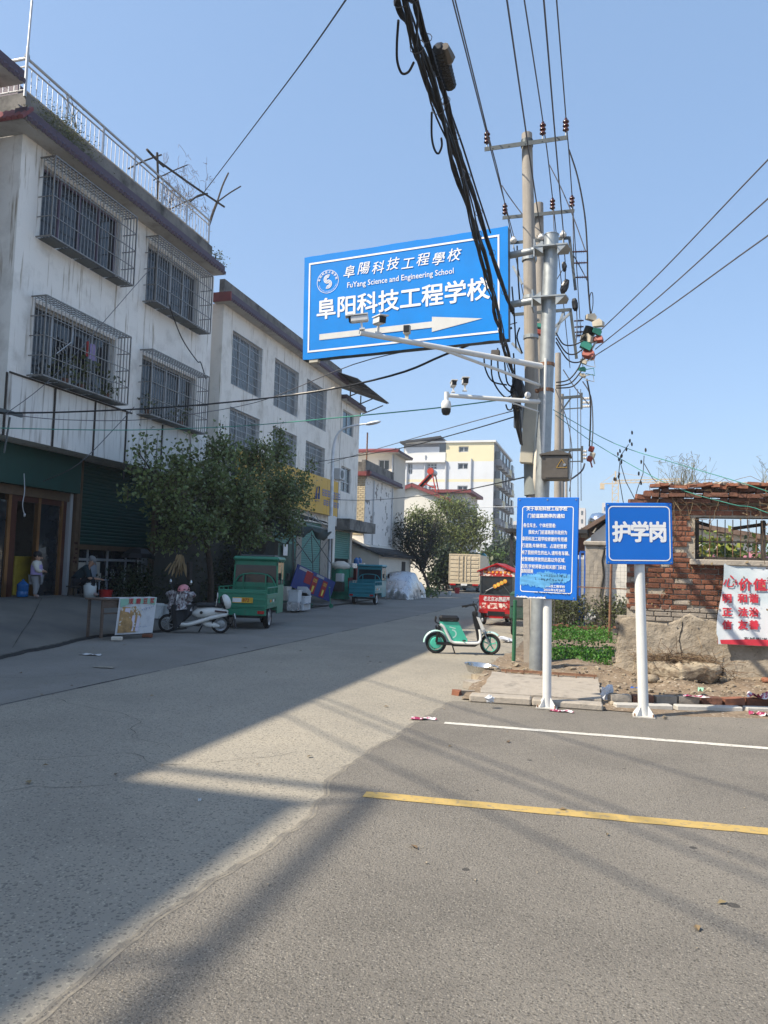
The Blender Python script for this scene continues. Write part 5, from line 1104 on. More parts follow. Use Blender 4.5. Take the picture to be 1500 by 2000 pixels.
q = MB(); q.box((-SW/2+.2,.0,-SH/2-.03), (.16,.1,.05)); q.build('lamp_box', 'cream_box', bs)
MB = PM
for z, pp_ in ((PY(1010,492,11.95).z,0),(PY(1005,590,11.95).z,1)):
    q = MB(); c = sa(z); q.tube([(tr.x-.35,12.1,z-.03),(c.x-.26,c.y,z)], .055, 12); q.build('sign_arm', 'galvanised', sp, smooth=True)
# camera arms
def cctv(loc, d, lab, m='camera_white', s=1., hood=True):
    """bullet camera looking along d"""
    t = thing('security_camera', lab, 'camera', tuple(loc)); d = Vector(d).normalized(); s_ = Vector((-d.y, d.x, 0)).normalized(); u = s_.cross(d)*-1
    if u.z < 0: u = -u
    mt = Matrix((s_, d, u)).transposed().to_4x4(); 
    def put(mb, nm, mat_): mb.xf(mt); return MB0.build(mb, nm, mat_, t, smooth=True)
    b = MB0(); b.rbox((0,0,.09*s), (.095*s,.24*s,.085*s), .015*s); put(b, 'body', m)
    b = MB0(); b.prism([(-.058*s,-.12*s,.135*s),(.058*s,-.12*s,.135*s),(.058*s,-.12*s,.148*s),(-.058*s,-.12*s,.148*s)], (0,.30*s,0)); put(b, 'hood', m)
    b = MB0(); b.rbox((0,.125*s,.09*s), (.085*s,.012*s,.075*s), .006*s); b.lathe([(.03*s,.13*s),(.03*s,.142*s),(0,.142*s)], 12, (0,0,.09*s), 'y'); put(b, 'lens_face', 'black_plastic')
    b = MB0(); b.bar((0,-.02*s,-.06*s),(0,-.02*s,.05*s),.028*s); b.box((0,-.02*s,-.05*s),(.07*s,.07*s,.02*s)); put(b, 'bracket', m); return t
aR, aL = PY(1062,716,11.9), G(703,650,4.84)
arm = thing('camera_arm', 'long white pipe arm reaching left from the steel pole', 'camera arm', tuple(aR)); q = MB(); q.tube([aR, aL], [.047,.036], 12); q.build('pipe', 'white_post', arm, smooth=True)
q = MB(); s0, s1 = PY(1056,753,11.9), aR+(aL-aR)*.62; q.tube([s0, s1], .025, 8); q.build('strut', 'white_post', arm, smooth=True)
dv = (aL-aR).normalized()
cctv(aL+dv*-.0+Vector((0,0,.10)), (-.75,-.25,-.12), 'camera at the tip of the long arm facing away left', s=1.05)
cctv(aL-dv*.28+Vector((0,0,.11)), (.55,-.75,-.15), 'white hooded camera second from the tip of the long arm', s=1.15)
fl_ = thing('flash_lamp', 'small black-faced flash lamp standing on the long camera arm', 'lamp', tuple(aL-dv*.72)); p = aL-dv*.72; q = MB(); q.rbox((p.x,p.y,p.z+.17), (.10,.07,.13), .01); q.build('head', 'cream_box', fl_); q = MB(); q.rbox((p.x,p.y-.04,p.z+.175), (.085,.012,.10), .004); q.build('face', 'black_plastic', fl_); q = MB(); q.bar((p.x,p.y,p.z+.02),(p.x,p.y,p.z+.11),.05,.02); q.build('bracket', 'cream_box', fl_)
bR, bL = PY(1056,785,11.9), PY(872,772,11.2)
arm2 = thing('camera_arm', 'shorter lower white pipe arm holding the dome camera', 'camera arm', tuple(bR)); q = MB(); q.tube([bR, bL], [.036,.030], 10); q.build('pipe', 'white_post', arm2, smooth=True); q = MB(); q.tube([PY(1055,805,11.9), bR+(bL-bR)*.42], .012, 6); q.build('strut', 'white_post', arm2)
q = MB(); q.tube([PY(1066,700,11.84), PY(1060,900,11.84)], .022, 8); ship('conduit_pipe', q, 'white_post', 'thin white conduit pipe strapped to the front of the steel pole', 'pipe')
pz = thing('dome_camera', 'white and black dome camera hanging from the lower arm', 'camera', tuple(bL)); q = MB(); x, y, z = bL; q.lathe([(.035,z+.05),(.035,z-.08),(.06,z-.09),(.075,z-.13),(.075,z-.20),(.07,z-.21)], 16, (x,y,0)); q.build('housing', 'camera_white', pz, smooth=True); q = MB(); q.lathe([(0,z-.31),(.05,z-.295),(.07,z-.25),(.072,z-.205)], 16, (x,y,0)); q.build('dome', 'black_plastic', pz, smooth=True)
cctv(bL+(bR-bL)*.07+Vector((0,0,.10)), (.3,-.9,0), 'small white camera above the dome camera', s=.8); cctv(bL+(bR-bL)*.19+Vector((0,0,.14)), (.25,-.95,-.1), 'black-faced camera on the lower arm right of the dome camera', s=.95)
q = MB(); q.blob(tuple(bL+(bR-bL)*.86+Vector((0,-.02,.09))), (.05,.05,.05), 6, 0); ship('siren', q, 'camera_white', 'small round white fitting on the lower arm near the pole', 'fitting', smooth='all')
# boxes on the poles
q = MB(); a = PY(1030,800,12.9); q.rbox((a.x+.04,12.86,a.z-.42), (.22,.18,1.0), .01, (0,R(4),0)); ship('junction_box', q, 'cream_box', 'tall cream junction box strapped to the nearest concrete pole', 'junction box')
q = MB(); a = PY(1014,815,13.0); q.rbox((a.x,13.0,a.z), (.17,.14,.36), .01); ship('meter_box', q, 'alu_white', 'small grey box on the left of the nearest concrete pole', 'junction box')
eb = thing('electric_box', 'brown steel electric box with a warning triangle on the steel pole', 'electric box', (-.9,11.6,3)); a, b = PY(1072,894,11.72), PY(1112,938,11.72); q = MB(); q.bx(a.x-.09,b.x,11.5,11.84,b.z,a.z); q.build('body', 'brown_box', eb); q = MB(); q.bx(a.x-.03,b.x-.015,11.485,11.498,b.z+.015,a.z-.015); q.build('door', 'brown_box', eb)
q = MB(); m_ = (a.x+b.x)/2-.02; q.prism([(a.x-.12,11.46,a.z+.005),(b.x+.03,11.46,a.z+.005),(b.x+.03,11.46,a.z+.02),(m_,11.46,a.z+.08),(a.x-.12,11.46,a.z+.02)], (0,.42,0)); q.build('lid', 'brown_box', eb)
c = Vector((m_+.07,11.482,b.z+.20)); q = MB(); tri = [c+Vector((r*math.cos(t),0,r*math.sin(t))) for r, t in ((.085,R(90)),(.085,R(210)),(.085,R(330)))]
for i in range(3): q.bar(tri[i], tri[(i+1)%3], .011, .004)
q.build('warning_triangle', 'sign_yellow', eb); q = MB(); q.lathe([(.02,0),(.02,.015),(0,.015)], 10, (b.x-.06,11.47,b.z+.2), 'y'); q.build('lock', 'steel', eb)
q = MB(); pts = [PY(x,y,12.7) for x, y in ((1054,855),(1050,900),(1047,935),(1049,972))]; q.tube(pts, [.05,.07,.05,.02], 7); q.v = [(x+random.uniform(-.012,.012), y, z) for x, y, z in q.v]; ship('foam_wrap', q, 'house_cream', 'peeling tan foam wrapping beside the steel pole', 'wrapping', smooth='all')
# notice board and guard-post sign with their posts
def panel_sign(kind, label, corners, Y, W_, H_, yaw, base, ptop, rad, roll):
    c = PY(sum(p[0] for p in corners)/4, sum(p[1] for p in corners)/4, Y); t = thing(kind, label, 'sign', (c.x, Y-.09, c.z)); t.rotation_euler = (0, R(roll), R(yaw)); return t
MB = MB0
nbx = panel_sign('notice_board', 'tall blue notice board of white text with a torn light-blue strip', [(1012,975),(1132,975),(1126,1170),(1004,1163)], 9.40, .74, 1.20, -10.6, None, None, .05, .6)
W1, H1 = .745, 1.205
q = MB(); q.rbox((0,0,0), (W1,.018,H1), .006); q.build('face', 'board_blue', nbx); q = MB(); q.bx(-W1/2+.02,W1/2-.02,.011,.03,-H1/2+.05,-H1/2+.08); q.bx(-W1/2+.02,W1/2-.02,.011,.03,H1/2-.08,H1/2-.05); q.build('back_rail', 'galvanised', nbx)
def rrect(mb, x0, x1, z0, z1, r, t, y):
    def path(x0, x1, z0, z1, r): return [(cx_+r*math.cos(a), y, cz_+r*math.sin(a)) for cx_, cz_, s in ((x1-r,z1-r,0),(x0+r,z1-r,90),(x0+r,z0+r,180),(x1-r,z0+r,270)) for a in [R(s+18*i) for i in range(6)]]
    A, B = path(x0,x1,z0,z1,r), path(x0+t,x1-t,z0+t,z1-t,max(.005,r-t)); n = len(A)
    for i in range(n): mb.poly([A[i], A[(i+1)%n], B[(i+1)%n], B[i]])
q = MB(); rrect(q, -.305, .315, -.530, .495, .03, .009, -.012); q.build('border', 'sign_white', nbx)
nl = lambda px, py: ((px-1068.5)/120*W1, -.0125, (1071-py-(px-1068)*.03)/192*H1)
for body, x0, x1, y, s in (('关于阜阳科技工程学校',1028,1107,997,.067),('门前道路禁停的通知',1031,1102,1011,.067),('各位车主、个体经营者:',1022.5,1086,1029.5,.056),('我校大门前道路是市政府为',1033,1107.5,1042,.056),('阜阳科技工程学校修建的专用通',1021,1108,1055,.056),('行道路;车辆停放、占道经营影',1020.5,1108,1068,.056),('响了我校师生的出入.请所有车辆、',1020,1113,1081,.056),('经营摊贩停放到此路以外区域,',1020,1105,1094,.056),('否则,学校将联合相关部门采取',1020,1107,1107.5,.056),('强制措施',1020,1044,1117.5,.056),('阜阳科技工程学校',1062,1106,1142.5,.036),('2022年2月28日',1066,1106,1149.5,.036)):
    lettering(nbx, body, s*(.84 if y < 1015 else .97), 'sign_white', nl((x0+x1)/2, y), bold=.0007 if y > 1015 else .0011, fitw=(x1-x0)/120*W1)
q = MB(); rq = random.Random(4); T_ = [(-.31,-.345),(-.22,-.325),(-.12,-.315),(-.04,-.285),(.02,-.28),(.10,-.305),(.20,-.295),(.29,-.31)]; L_ = [(-.31,-.44),(-.2,-.45),(-.1,-.455),(-.02,-.47),(.04,-.435),(.12,-.41),(.2,-.405),(.29,-.36)]; n = 56
for k in range(n):
    xa, xb = -.31+.6*k/n, -.31+.6*(k+1)/n; z0, z1 = interp(L_, xa)+rq.uniform(-.016,.012), interp(T_, xa)+rq.uniform(-.01,.014); q.poly([(xa,-.0135,z0),(xb+.004,-.0135,z0+rq.uniform(-.01,.01)),(xb+.004,-.0135,z1+rq.uniform(-.01,.01)),(xa,-.0135,z1)])
q.build('paint_smear', 'tape_blue', nbx)
q = MB(); rs_ = random.Random(3)
def scrawl(x0, x1, z, h):
    x = x0
    while x < x1:
        pts = [(x+rs_.uniform(0,h*.8), -.016, z+rs_.uniform(-h/2,h/2)) for _ in range(4)]; q.tube(pts, .0022, 3, False); x += h*.85
scrawl(-.06,.24,-.325,.035); scrawl(-.13,.2,-.37,.04); scrawl(-.13,.28,-.535,.025); q.build('pen_scribble', 'pen_black', nbx)
q = MB(); rs_ = random.Random(8)
for i in range(9): x = -.36+i*.04; q.poly([(x,-.0105,-.60),(x+.05,-.0105,-.60),(x+.04,-.0105,-.575-.02*rs_.random()),(x+.01,-.0105,-.58-.015*rs_.random())])
q.build('chipped_edge', 'sign_white', nbx)
q = MB()
for sx_ in (-.34,0,.34):
    for sz_ in (-.575,.575): q.lathe([(.008,-.016),(.008,-.009)], 8, (sx_,0,sz_), 'y')
q.build('screw', 'steel', nbx)
MB = PM
def signpost(b, t, r, label):
    p = thing('sign_post', label, 'post', tuple(b)); q = MB(); q.tube([b, b+(t-b)*.5, t], r, 16); q.build('tube', 'white_post', p, smooth=True); q = MB(); q.bx(b.x-.12,b.x+.12,b.y-.12,b.y+.12,b.z,b.z+.012)
    q.build('base_plate', 'kerb', p); 
    for a in range(4):
        e = R(45+90*a+10); d = Vector((math.cos(e), math.sin(e), 0)); s = Vector((-d.y,d.x,0))*.004; g = MB(); g.prism([b+d*r*.9-s, b+d*(r+.075)-s+Vector((0,0,.012)), b+d*(r+.075)-s+Vector((0,0,.03)), b+d*r*.9-s+Vector((0,0,.13))], s*2); g.build('gusset', 'white_post', p)
        g = MB(); c_ = b+Vector((math.cos(R(90*a+45))*.14, math.sin(R(90*a+45))*.14, .012)); g.tube([c_, c_+Vector((0,0,.03))], .009, 6); g.build('bolt', 'rust', p)
    return p
b_ = G(1068,1382,.01); signpost(b_, PY(1070,1000,b_.y), .052, 'white round post standing on the apron under the notice board')
b_ = G(1257,1399,.006); signpost(b_, PY(1247.5,1060,b_.y), .058, 'white round post under the small square guard-post sign')
MB = MB0
gs = panel_sign('guard_sign', 'square blue sign with three big white characters on a white post', [(1184,985),(1310,983),(1310,1100),(1186,1103)], 9.36, .74, .69, 14.5, None, None, .05, -1.3)
W2, H2 = .755, .705
q = MB(); q.rbox((0,0,0), (W2,.018,H2), .006); q.build('face', 'board_blue', gs); q = MB(); rrect(q, -.352, .352, -.315, .315, .055, .012, -.012); q.build('border', 'sign_white', gs)
for i, ch in enumerate('护学岗'): lettering(gs, ch, .245, 'sign_white', ((i-1)*.205+.005,-.0125,.0), bold=.0085, sx=.9)
q = MB()
for sx_ in (-.355,.355):
    for sz_ in (-.33,.33): q.lathe([(.008,-.016),(.008,-.009)], 8, (sx_,0,sz_), 'y')
q.build('screw', 'steel', gs); q = MB(); q.bx(-.3,.3,.011,.03,-.2,-.17); q.bx(-.3,.3,.011,.03,.17,.2); q.build('back_rail', 'galvanised', gs)
MB = PM
# far poles with crossarms
farp = []
for (px, py, Yp, hpx), lab in zip(((1090,690,26,1000),(1097,770,34,1000),(1093,830,46,1000),(1106,890,62,1040)), ('third concrete pole seen just right of the steel pole','fourth concrete pole farther down the right side','fifth concrete pole partly hidden behind the brown box','far concrete pole beyond the notice board')):
    t_ = PY(px, py, Yp); p = thing('utility_pole', lab, 'utility pole', (t_.x,Yp,0)); q = MB(); lean_pole(q, (t_.x+.1,Yp,0), t_, .15, .10, 10); q.build('pole', 'pole_concrete', p, smooth=True); farp.append((t_, p, Yp))
def bracket(parent, px0, py0, px1, py1, Yp, drop, kind):
    a, b = PY(px0,py0,Yp), PY(px1,py1,Yp); q = MB(); q.bar(a, b, .07, .09); q.bar(b+Vector((0,0,.12)), b-Vector((0,0,drop)), .07, .08); q.bar(a-Vector((0,0,drop+.3)), a+(b-a)*.62, .05); q.bar(a-Vector((0,0,drop*.9)), b-Vector((0,0,drop*.9)), .035); q.build('crossarm', 'dark_steel', parent); return a, b
a, b = bracket(farp[1][1], 1085, 778, 1136, 774, 27, .45, 0)
q = MB()
for k in range(3):
    z = b.z-.08-.14*k; q.lathe([(.05,.02),(.03,.04),(.055,.07),(.03,.1),(.055,.13),(.03,.16),(.055,.19),(.03,.22),(.055,.25),(.03,.28)], 8, (b.x,27,z), 'x')
q.build('insulator_stack', 'ceramic_white', farp[1][1], smooth=True)
a2, b2_ = bracket(farp[2][1], 1082, 880, 1137, 878, 27, .45, 0)
q = MB()
for k in range(3):
    z = b2_.z-.06-.12*k; q.lathe([(.05,.02),(.03,.04),(.055,.07),(.03,.1),(.055,.13),(.03,.16)], 8, (b2_.x,27,z), 'x')
q.build('insulator_stack', 'ceramic_white', farp[2][1], smooth=True)
for k, (px, py, m, lab) in enumerate(((1155,877,'cut_red','red fuse cutout at the end of the lowest bracket'),(1152,896,'cut_red','lower dark red fuse cutout below the lowest bracket'),(1157,889,'cut_cream','small cream fuse cutout at the lowest bracket'))):
    p = PY(px,py,26.8); q = MB(); q.rbox(tuple(p), (.18,.2,.2), .03, (.2,.3,0)); q.tube([p, p+Vector((.08,0,-.3))], .03, 6); ship('fuse_cutout', q, m, lab, 'fuse cutout')
# pole 2 brackets: two side arms that hold the fuse cutouts
Yc = 14.9
def side_arm(px0, py0, px1, py1, px2, py2, lab):
    a, b, c = PY(px0,py0,Yc), PY(px1,py1,Yc), PY(px2,py2,Yc); q = MB(); q.bar(a, b, .06, .012); q.bar(a+Vector((0,-.03,-.03)), b+Vector((0,-.03,-.03)), .012, .06); q.build('side_arm', 'dark_steel', up2); q = MB(); q.bar(b, c, .055, .055); q.build('drop_bar', 'dark_steel', up2); return a, b, c
side_arm(997,473, 1112,463, 1124,566, ''); side_arm(1002,613, 1114,603, 1126,700, '')
for a_, b_ in (((1002,520),(1020,555)),((1113,612),(1082,640)),((1000,670),(1020,690)),((1100,610),(1085,655))): q = MB(); q.bar(PY(*a_,14.9), PY(*b_,14.9), .045); q.build('brace', 'galvanised', up2)
for k, (y, xe) in enumerate(((491,1147),(513,1148),(541,1149),(626,1140),(638,1140),(648,1140),(655,1136))):
    a, b = PY(1118+k, y+1, Yc), PY(xe, y, Yc); q = MB(); q.tube([a, b], .014, 6)
    for j in range(4): x = a.x+(b.x-a.x)*(.3+.15*j); q.lathe([(.014,-.006),(.05,0),(.014,.006)], 8, (x,Yc,(a.z+b.z)/2), 'x')
    ship('line_insulator', q, 'ceramic_brown', 'slim spiked brown insulator rod on the drop bar, %s' % ['topmost of seven','second from top','third from top','fourth from top','fifth from top','sixth from top','lowest'][k], 'insulator', 'slim insulator rods right of the steel pole')
CUT = [(1156,620,'cut_cream',.16,'cream fuse cutout at the top of the cluster'),(1166,632,'cut_cream',.17,'cream hood at the right top of the cutout cluster'),(1166,648,'cut_green',.15,'green hood just under the right cream hood'),(1167,661,'cut_red',.15,'red hood under the small green hood'),(1143,662,'cut_cream',.19,'lower cream cutout on the left of the cluster'),(1144,675,'cut_green',.19,'large green cutout hood near the bottom of the cluster'),(1148,690,'cut_red',.19,'large red cutout hood at the bottom of the cluster'),(1139,706,'cut_cream',.11,'small cream clamp with a wire loop under the red hood'),(1138,722,'cut_green',.11,'small green clamp with a wire loop'),(1137,734,'cut_cream',.10,'lowest small pale clamp with a wire loop')]
for k, (px, py, m, s_, lab) in enumerate(CUT):
    p = PY(px,py,Yc-.15-.02*(k%3)); q = MB(); q.prism([p+Vector(v)*s_ for v in ((-.5,0,.42),(.35,0,.5),(.62,0,.1),(.5,0,-.42),(-.2,0,-.2),(-.55,0,-.1))], (0,s_*.8,0)); q.xf(Matrix.Translation(p) @ Euler((random.uniform(-.3,.3), random.uniform(-.35,.25), random.uniform(-.5,.5))).to_matrix().to_4x4() @ Matrix.Translation(-p))
    if k > 6: q.tube([p+Vector((.05,0,0)), p+Vector((.2,0,.02)), p+Vector((.22,0,-.12)), p+Vector((.06,0,-.08))], .008, 4, False)
    ship('fuse_cutout', q, m, lab, 'fuse cutout')
for k, (x0,y0,x1,y1,m) in enumerate(((1153,640,1142,668,'dark_steel'),(1164,640,1148,690,'steel'),(1166,664,1152,688,'steel'))):
    a, b = PY(x0,y0,Yc-.1), PY(x1,y1,Yc-.1); q = MB()
    if k == 0: q.tube([a+(b-a)*i/24 for i in range(25)], [.075 if i%2 else .105 for i in range(25)], 12)
    else: q.tube([a,b], .02, 8)
    ship('fuse_tube', q, m, ['ribbed dark fuse body in the cutout cluster','slanting bright fuse rod left in the cutout cluster','slanting bright fuse rod right in the cutout cluster'][k], 'fuse')
for k, (px, py, m, s_, lab) in enumerate(((1052,637,'cut_green',.12,'small green cutout between the two concrete poles'),(1054,650,'cut_red',.13,'small red cutout between the poles'),(1050,625,'cut_cream',.07,'tiny yellowish cap between the poles'))):
    p = PY(px,py,15.0); q = MB(); q.rbox(tuple(p), (s_*1.2,s_,s_*.8), .02, (0,.3,0)); ship('fuse_cutout', q, m, lab, 'fuse cutout')
# black clamps and white knobs at the side arm
for k, (px, py, lab) in enumerate(((1003,463,'white knob insulator at the left end of the upper side arm'),(1057,457,'white knob insulator in the middle of the upper side arm'),(1100,452,'white knob insulator at the right of the upper side arm'))):
    p = PY(px, py+6, 14.85); t = thing('insulator', lab, 'insulator', tuple(p)); q = MB(); q.lathe([(.03,-.06),(.065,-.03),(.07,0),(.05,.035),(.03,.05),(.035,.07),(0,.085)], 14, tuple(p)); q.build('body', 'ceramic_white', t, smooth=True); q = MB(); q.tube([p-Vector((0,0,.17)), p-Vector((0,0,.04))], .012, 6); q.build('pin', 'galvanised', t)
for k, (px, py, s_, lab) in enumerate(((1102,521,.06,'upper black dead-end clamp right of the steel pole'),(1103,560,.09,'black cable clamp above the lower flange'),(1123,595,.075,'black clamp hanging right of the lower flange'))):
    p = PY(px,py,14.7); q = MB(); q.blob(tuple(p), (s_*.8,s_*.7,s_*1.7), 6, .15, (0,R(20 if k == 1 else -8),0)); ship('cable_clamp', q, 'black_plastic', lab, 'cable clamp')
# insulators on the crossarms
TOP = [(951,283,'left'),(1060,266,'middle'),(1105,259,'right')]; MID = [(986,421,'left'),(1079,411,'middle'),(1117,406,'right')]
it, im = [], []
for px, py, s in TOP: p = PY(px,py,13.12); it.append(p+Vector((0,0,.26))); insulator(p, 'brown ribbed insulator at the %s of the nearest pole crossarm' % s, group='crossarm insulators')
for px, py, s in MID: p = PY(px,py,15.38); im.append(p+Vector((0,0,.24))); insulator(p, 'brown ribbed insulator at the %s of the second pole crossarm' % s, group='crossarm insulators')
# power lines: from behind the camera over both crossarms
def over(px, py, z): 
    p = G(px, py, z); return p
for k, (px0, lab) in enumerate(((889,'left power line over the nearest pole crossarm'),(1024,'middle power line over the nearest pole crossarm'),(1087,'right power line over the nearest pole crossarm'))):
    p0 = over(px0, 0, 9.25); d = (p0-it[k]); far_ = p0+d*1.2; cable('power_line', [far_, p0, it[k], im[k], im[k]+(im[k]-it[k])*3+Vector((0,0,-.8))], .011, 'wire_grey', lab, 'power lines', cat='power line')
for k, (px0, px1, py1, lab) in enumerate(((990,1057,456,'power line ending at the middle white knob insulator'),(1062,1100,450,'power line ending at the right white knob insulator'),(884,1003,460,'power line ending at the left white knob insulator'))):
    e = PY(px1,py1,14.85); p0 = over(px0, 0, 8.2 if k < 2 else 7.6); m_ = (p0+e)*.5+Vector((0,0,-.03)); cable('power_line', [p0+(p0-e)*.8, p0, m_, e], .012 if k < 2 else .009, 'wire_grey', lab, 'power lines', cat='power line')
# jumpers down the right side
def pcab(pts, Yp, r, m, lab, grp='jumper cables on the poles', **k): return cable('jumper_cable', [PY(x,y,Yp+(q_[0] if q_ else 0)) for x, y, *q_ in pts], r, m, lab, grp, **k)
pcab([(1111,292),(1128,345),(1142,420),(1147,490),(1148,545),(1152,600),(1155,622)], 14.9, .016, 'cable_black', 'thick jumper cable dropping past the insulator rods to the cutouts')
pcab([(1073,322),(1098,372),(1122,430),(1144,492)], 14.9, .011, 'wire_grey', 'slanting jumper from the middle power line to the upper insulator rod')
pcab([(980,362),(1000,392),(1030,430),(1060,455)], 14.9, .011, 'wire_grey', 'slanting jumper from the left power line towards the steel pole')
pcab([(1118,400),(1120,470),(1121,560)], 15.0, .010, 'wire_grey', 'vertical wire down from the second crossarm beside the drop bar'); pcab([(1081,410),(1082,445),(1084,470)], 15.2, .010, 'wire_grey', 'vertical wire down from the middle of the second crossarm')
pcab([(1121,500),(1135,525),(1147,548)], 14.95, .010, 'wire_grey', 'short slanting jumper between insulator rods')
pcab([(1153,620),(1158,596),(1157,572),(1152,580),(1153,622)], 14.8, .009, 'cable_black', 'small wire loop above the cutout cluster')
pcab([(1100,452),(1103,500),(1104,520),(1104,555)], 14.7, .010, 'cable_black', 'wire from the right knob down to the black clamps'); pcab([(1088,545),(1097,530),(1101,524)], 14.7, .009, 'cable_black', 'curved tail from the upper black clamp')
pcab([(1126,600),(1127,640),(1124,680)], 14.7, .010, 'wire_grey', 'wire below the hanging black clamp')
for k, pts in enumerate(([(1086,650),(1100,672),(1120,674),(1140,665)], [(1086,660),(1105,688),(1122,692),(1138,682)], [(1086,668),(1108,702),(1128,708),(1142,700)], [(1086,747),(1110,742),(1128,722),(1138,700)], [(1086,754),(1115,748),(1135,725)], [(1086,758),(1118,755),(1138,736)])):
    pcab(pts, 14.6, .014, 'cable_black', 'black drooping jumper %s between steel pole and cutouts' % ['highest','second from top','third from top','fourth from top','fifth from top','lowest'][k])
pcab([(1146,740),(1153,780),(1153,830),(1151,872)], 20, .02, 'cable_black', 'dark cable falling from the cutouts to the lowest bracket'); pcab([(1138,745),(1154,775),(1158,830),(1156,872)], 20.2, .016, 'wire_grey', 'second cable falling to the lowest bracket')
pcab([(1142,905),(1136,920),(1115,936),(1100,940)], 26.5, .03, 'wire_grey', 'looping cables from the lowest bracket to the far transformer post')
for k, x in enumerate((1113,1128,1134)): pcab([(x,760),(x+.5,860),(x+1,978)], 30+k, .016, 'wire_grey', 'faint vertical wire %s of three behind the brown box' % ['left','middle','right'][k])
pcab([(1100,722),(1125,760),(1150,790)], 22, .016, 'wire_grey', 'slanting wire below the small clamps'); pcab([(1085,760),(1110,830),(1118,900),(1112,960)], 24, .014, 'wire_grey', 'long thin slack wire right of the steel pole')
# lines to the right edge
for k, (p0, p1, lab) in enumerate((((1500,312),(1168,650),'highest service wire running off the right edge'),((1500,388),(1163,682),'middle service wire running off the right edge'),((1500,460),(1146,705),'lowest service wire running off the right edge'))):
    a, b = PY(*p1,14.9), PY(*p0,9.5); cable('service_wire', [b+(b-a)*.6, b, (a+b)*.5-Vector((0,0,.05)), a], .010, 'wire_grey', lab, 'service wires to the right', cat='wire')
a, b = PY(1080,800,13.4), PY(1500,960,11.9); cable('green_wire', [a, PY(1200,866,13), PY(1330,908,12.4), b, b+(b-a)*.5], .006, 'wire_green', 'upper green wire sloping down over the brick ruin', cat='wire')
a, b = PY(1085,810,13.4), PY(1500,1002,11.9); cable('green_wire', [a, PY(1165,868,13), PY(1310,948,12.3), PY(1430,985,12), b, b+(b-a)*.5], .006, 'wire_green', 'lower green wire crossing in front of the ruin cornice', cat='wire')
# lines across the street on the left
def across(pts, r, m, lab, **k): return cable('overhead_wire', pts, r, m, lab, 'wires across the street', cat='wire', **k)
pA = PX(0,806,-12.6); across([pA+Vector((-2,-1,0)), pA, PX(205,802,-11.4), PX(400,790,-9.6), PX(600,768,-7.2), PY(760,735,12.6), PY(868,693,12.4), PY(1000,640,12.3)], .020, 'cable_black', 'thick black cable crossing the street below the sign')
across([pA+Vector((0,0,-.02)), PX(130,820,-11.7), PX(300,818,-10), PX(500,786,-8), PY(690,712,12.7), PY(842,676,12.5), PY(1010,630,12.4)], .009, 'wire_grey', 'thin grey wire swinging below the thick crossing cable')
q_ = PX(470,781,-9); q = MB(); pts = [PX(465,785,-9.0)+Vector((0,-.03,0)), PX(540,776,-8.2)+Vector((0,-.03,0)), PX(640,762,-6.8)+Vector((0,-.03,0)), PX(655,757,-6.5)]; q.tube(pts, .022, 5); ship('cable_wrap', q, 'house_cream', 'pale wrapping on the middle of the thick crossing cable', 'cable wrap')
across([PX(0,836,-12.5), PX(250,840,-11), PX(470,832,-9), PY(700,812,13), PY(870,795,12.9), PY(1000,778,12.9)], .011, 'wire_green', 'pale green wire crossing the street above the tree')
across([PX(395,380,-13.4), PX(520,215,-8), PX(600,108,-5.5), PX(690,-22,-3.6), PX(760,-130,-2.7)], .014, 'cable_black', 'single thin black wire rising to the top of the picture')
across([PX(0,1020,-20) if 0 else PX(640,905,-11.5), PY(760,870,20), PY(900,830,16), PY(1012,800,13)], .010, 'wire_grey', 'upper of two thin wires from the lamp to the pole'); across([PX(600,905,-11.8), PY(760,880,20), PY(900,845,16), PY(1012,812,13)], .012, 'cable_black', 'lower of two thin wires from the lamp to the pole')
across([PX(640,975,-12.2), PY(720,977,40), PY(860,965,30), PY(1025,932,14)], .014, 'cable_black', 'low wire passing in front of the gable house'); across([PY(860,990,60), PY(985,990,60), PY(1025,989,40)], .03, 'alu_white', 'pale wire in front of the apartment block')
across([PX(240,560,-12.5) if 0 else PX(12,808,-12.3), PX(120,720,-12.2), PX(280,540,-12.4), PX(300,520,-12.6)], .009, 'wire_grey', 'thin wire slanting up across the near house facade'); across([PX(85,940,-13.6), PX(155,905,-12.6), PX(230,830,-12.5), PX(262,795,-12.55)], .011, 'wire_grey', 'slack wire hanging from the cage down to the shop header')
across([PX(330,595,-12.55), PX(355,660,-12.6), PX(385,705,-12.7), PX(392,708,-12.9), PX(402,740,-12.6)], .018, 'cable_black', 'dark hose drooping between the far window cages')
across([PX(47,925,-13.5), PX(48,960,-13.4), PX(44,985,-13.4), PX(47,1003,-13.4)], .012, 'alu_white', 'pale cord dangling at the shop door'); q = MB(); q.blob(tuple(PX(48,1006,-13.4)), (.03,.03,.045), 5, .1); ship('plug', q, 'alu_white', 'white plug at the end of the dangling cord', 'plug')
q = MB(); c = PX(20,806,-12.55); q.bar(c-Vector((0,.4,0)), c+Vector((0,.35,0)), .06, .08); q.bar(c+Vector((0,.0,-.1)), c+Vector((0,-.1,-.9)), .03); ship('wall_bracket', q, 'dark_steel', 'dark wall bracket gathering wires at the left edge', 'bracket')
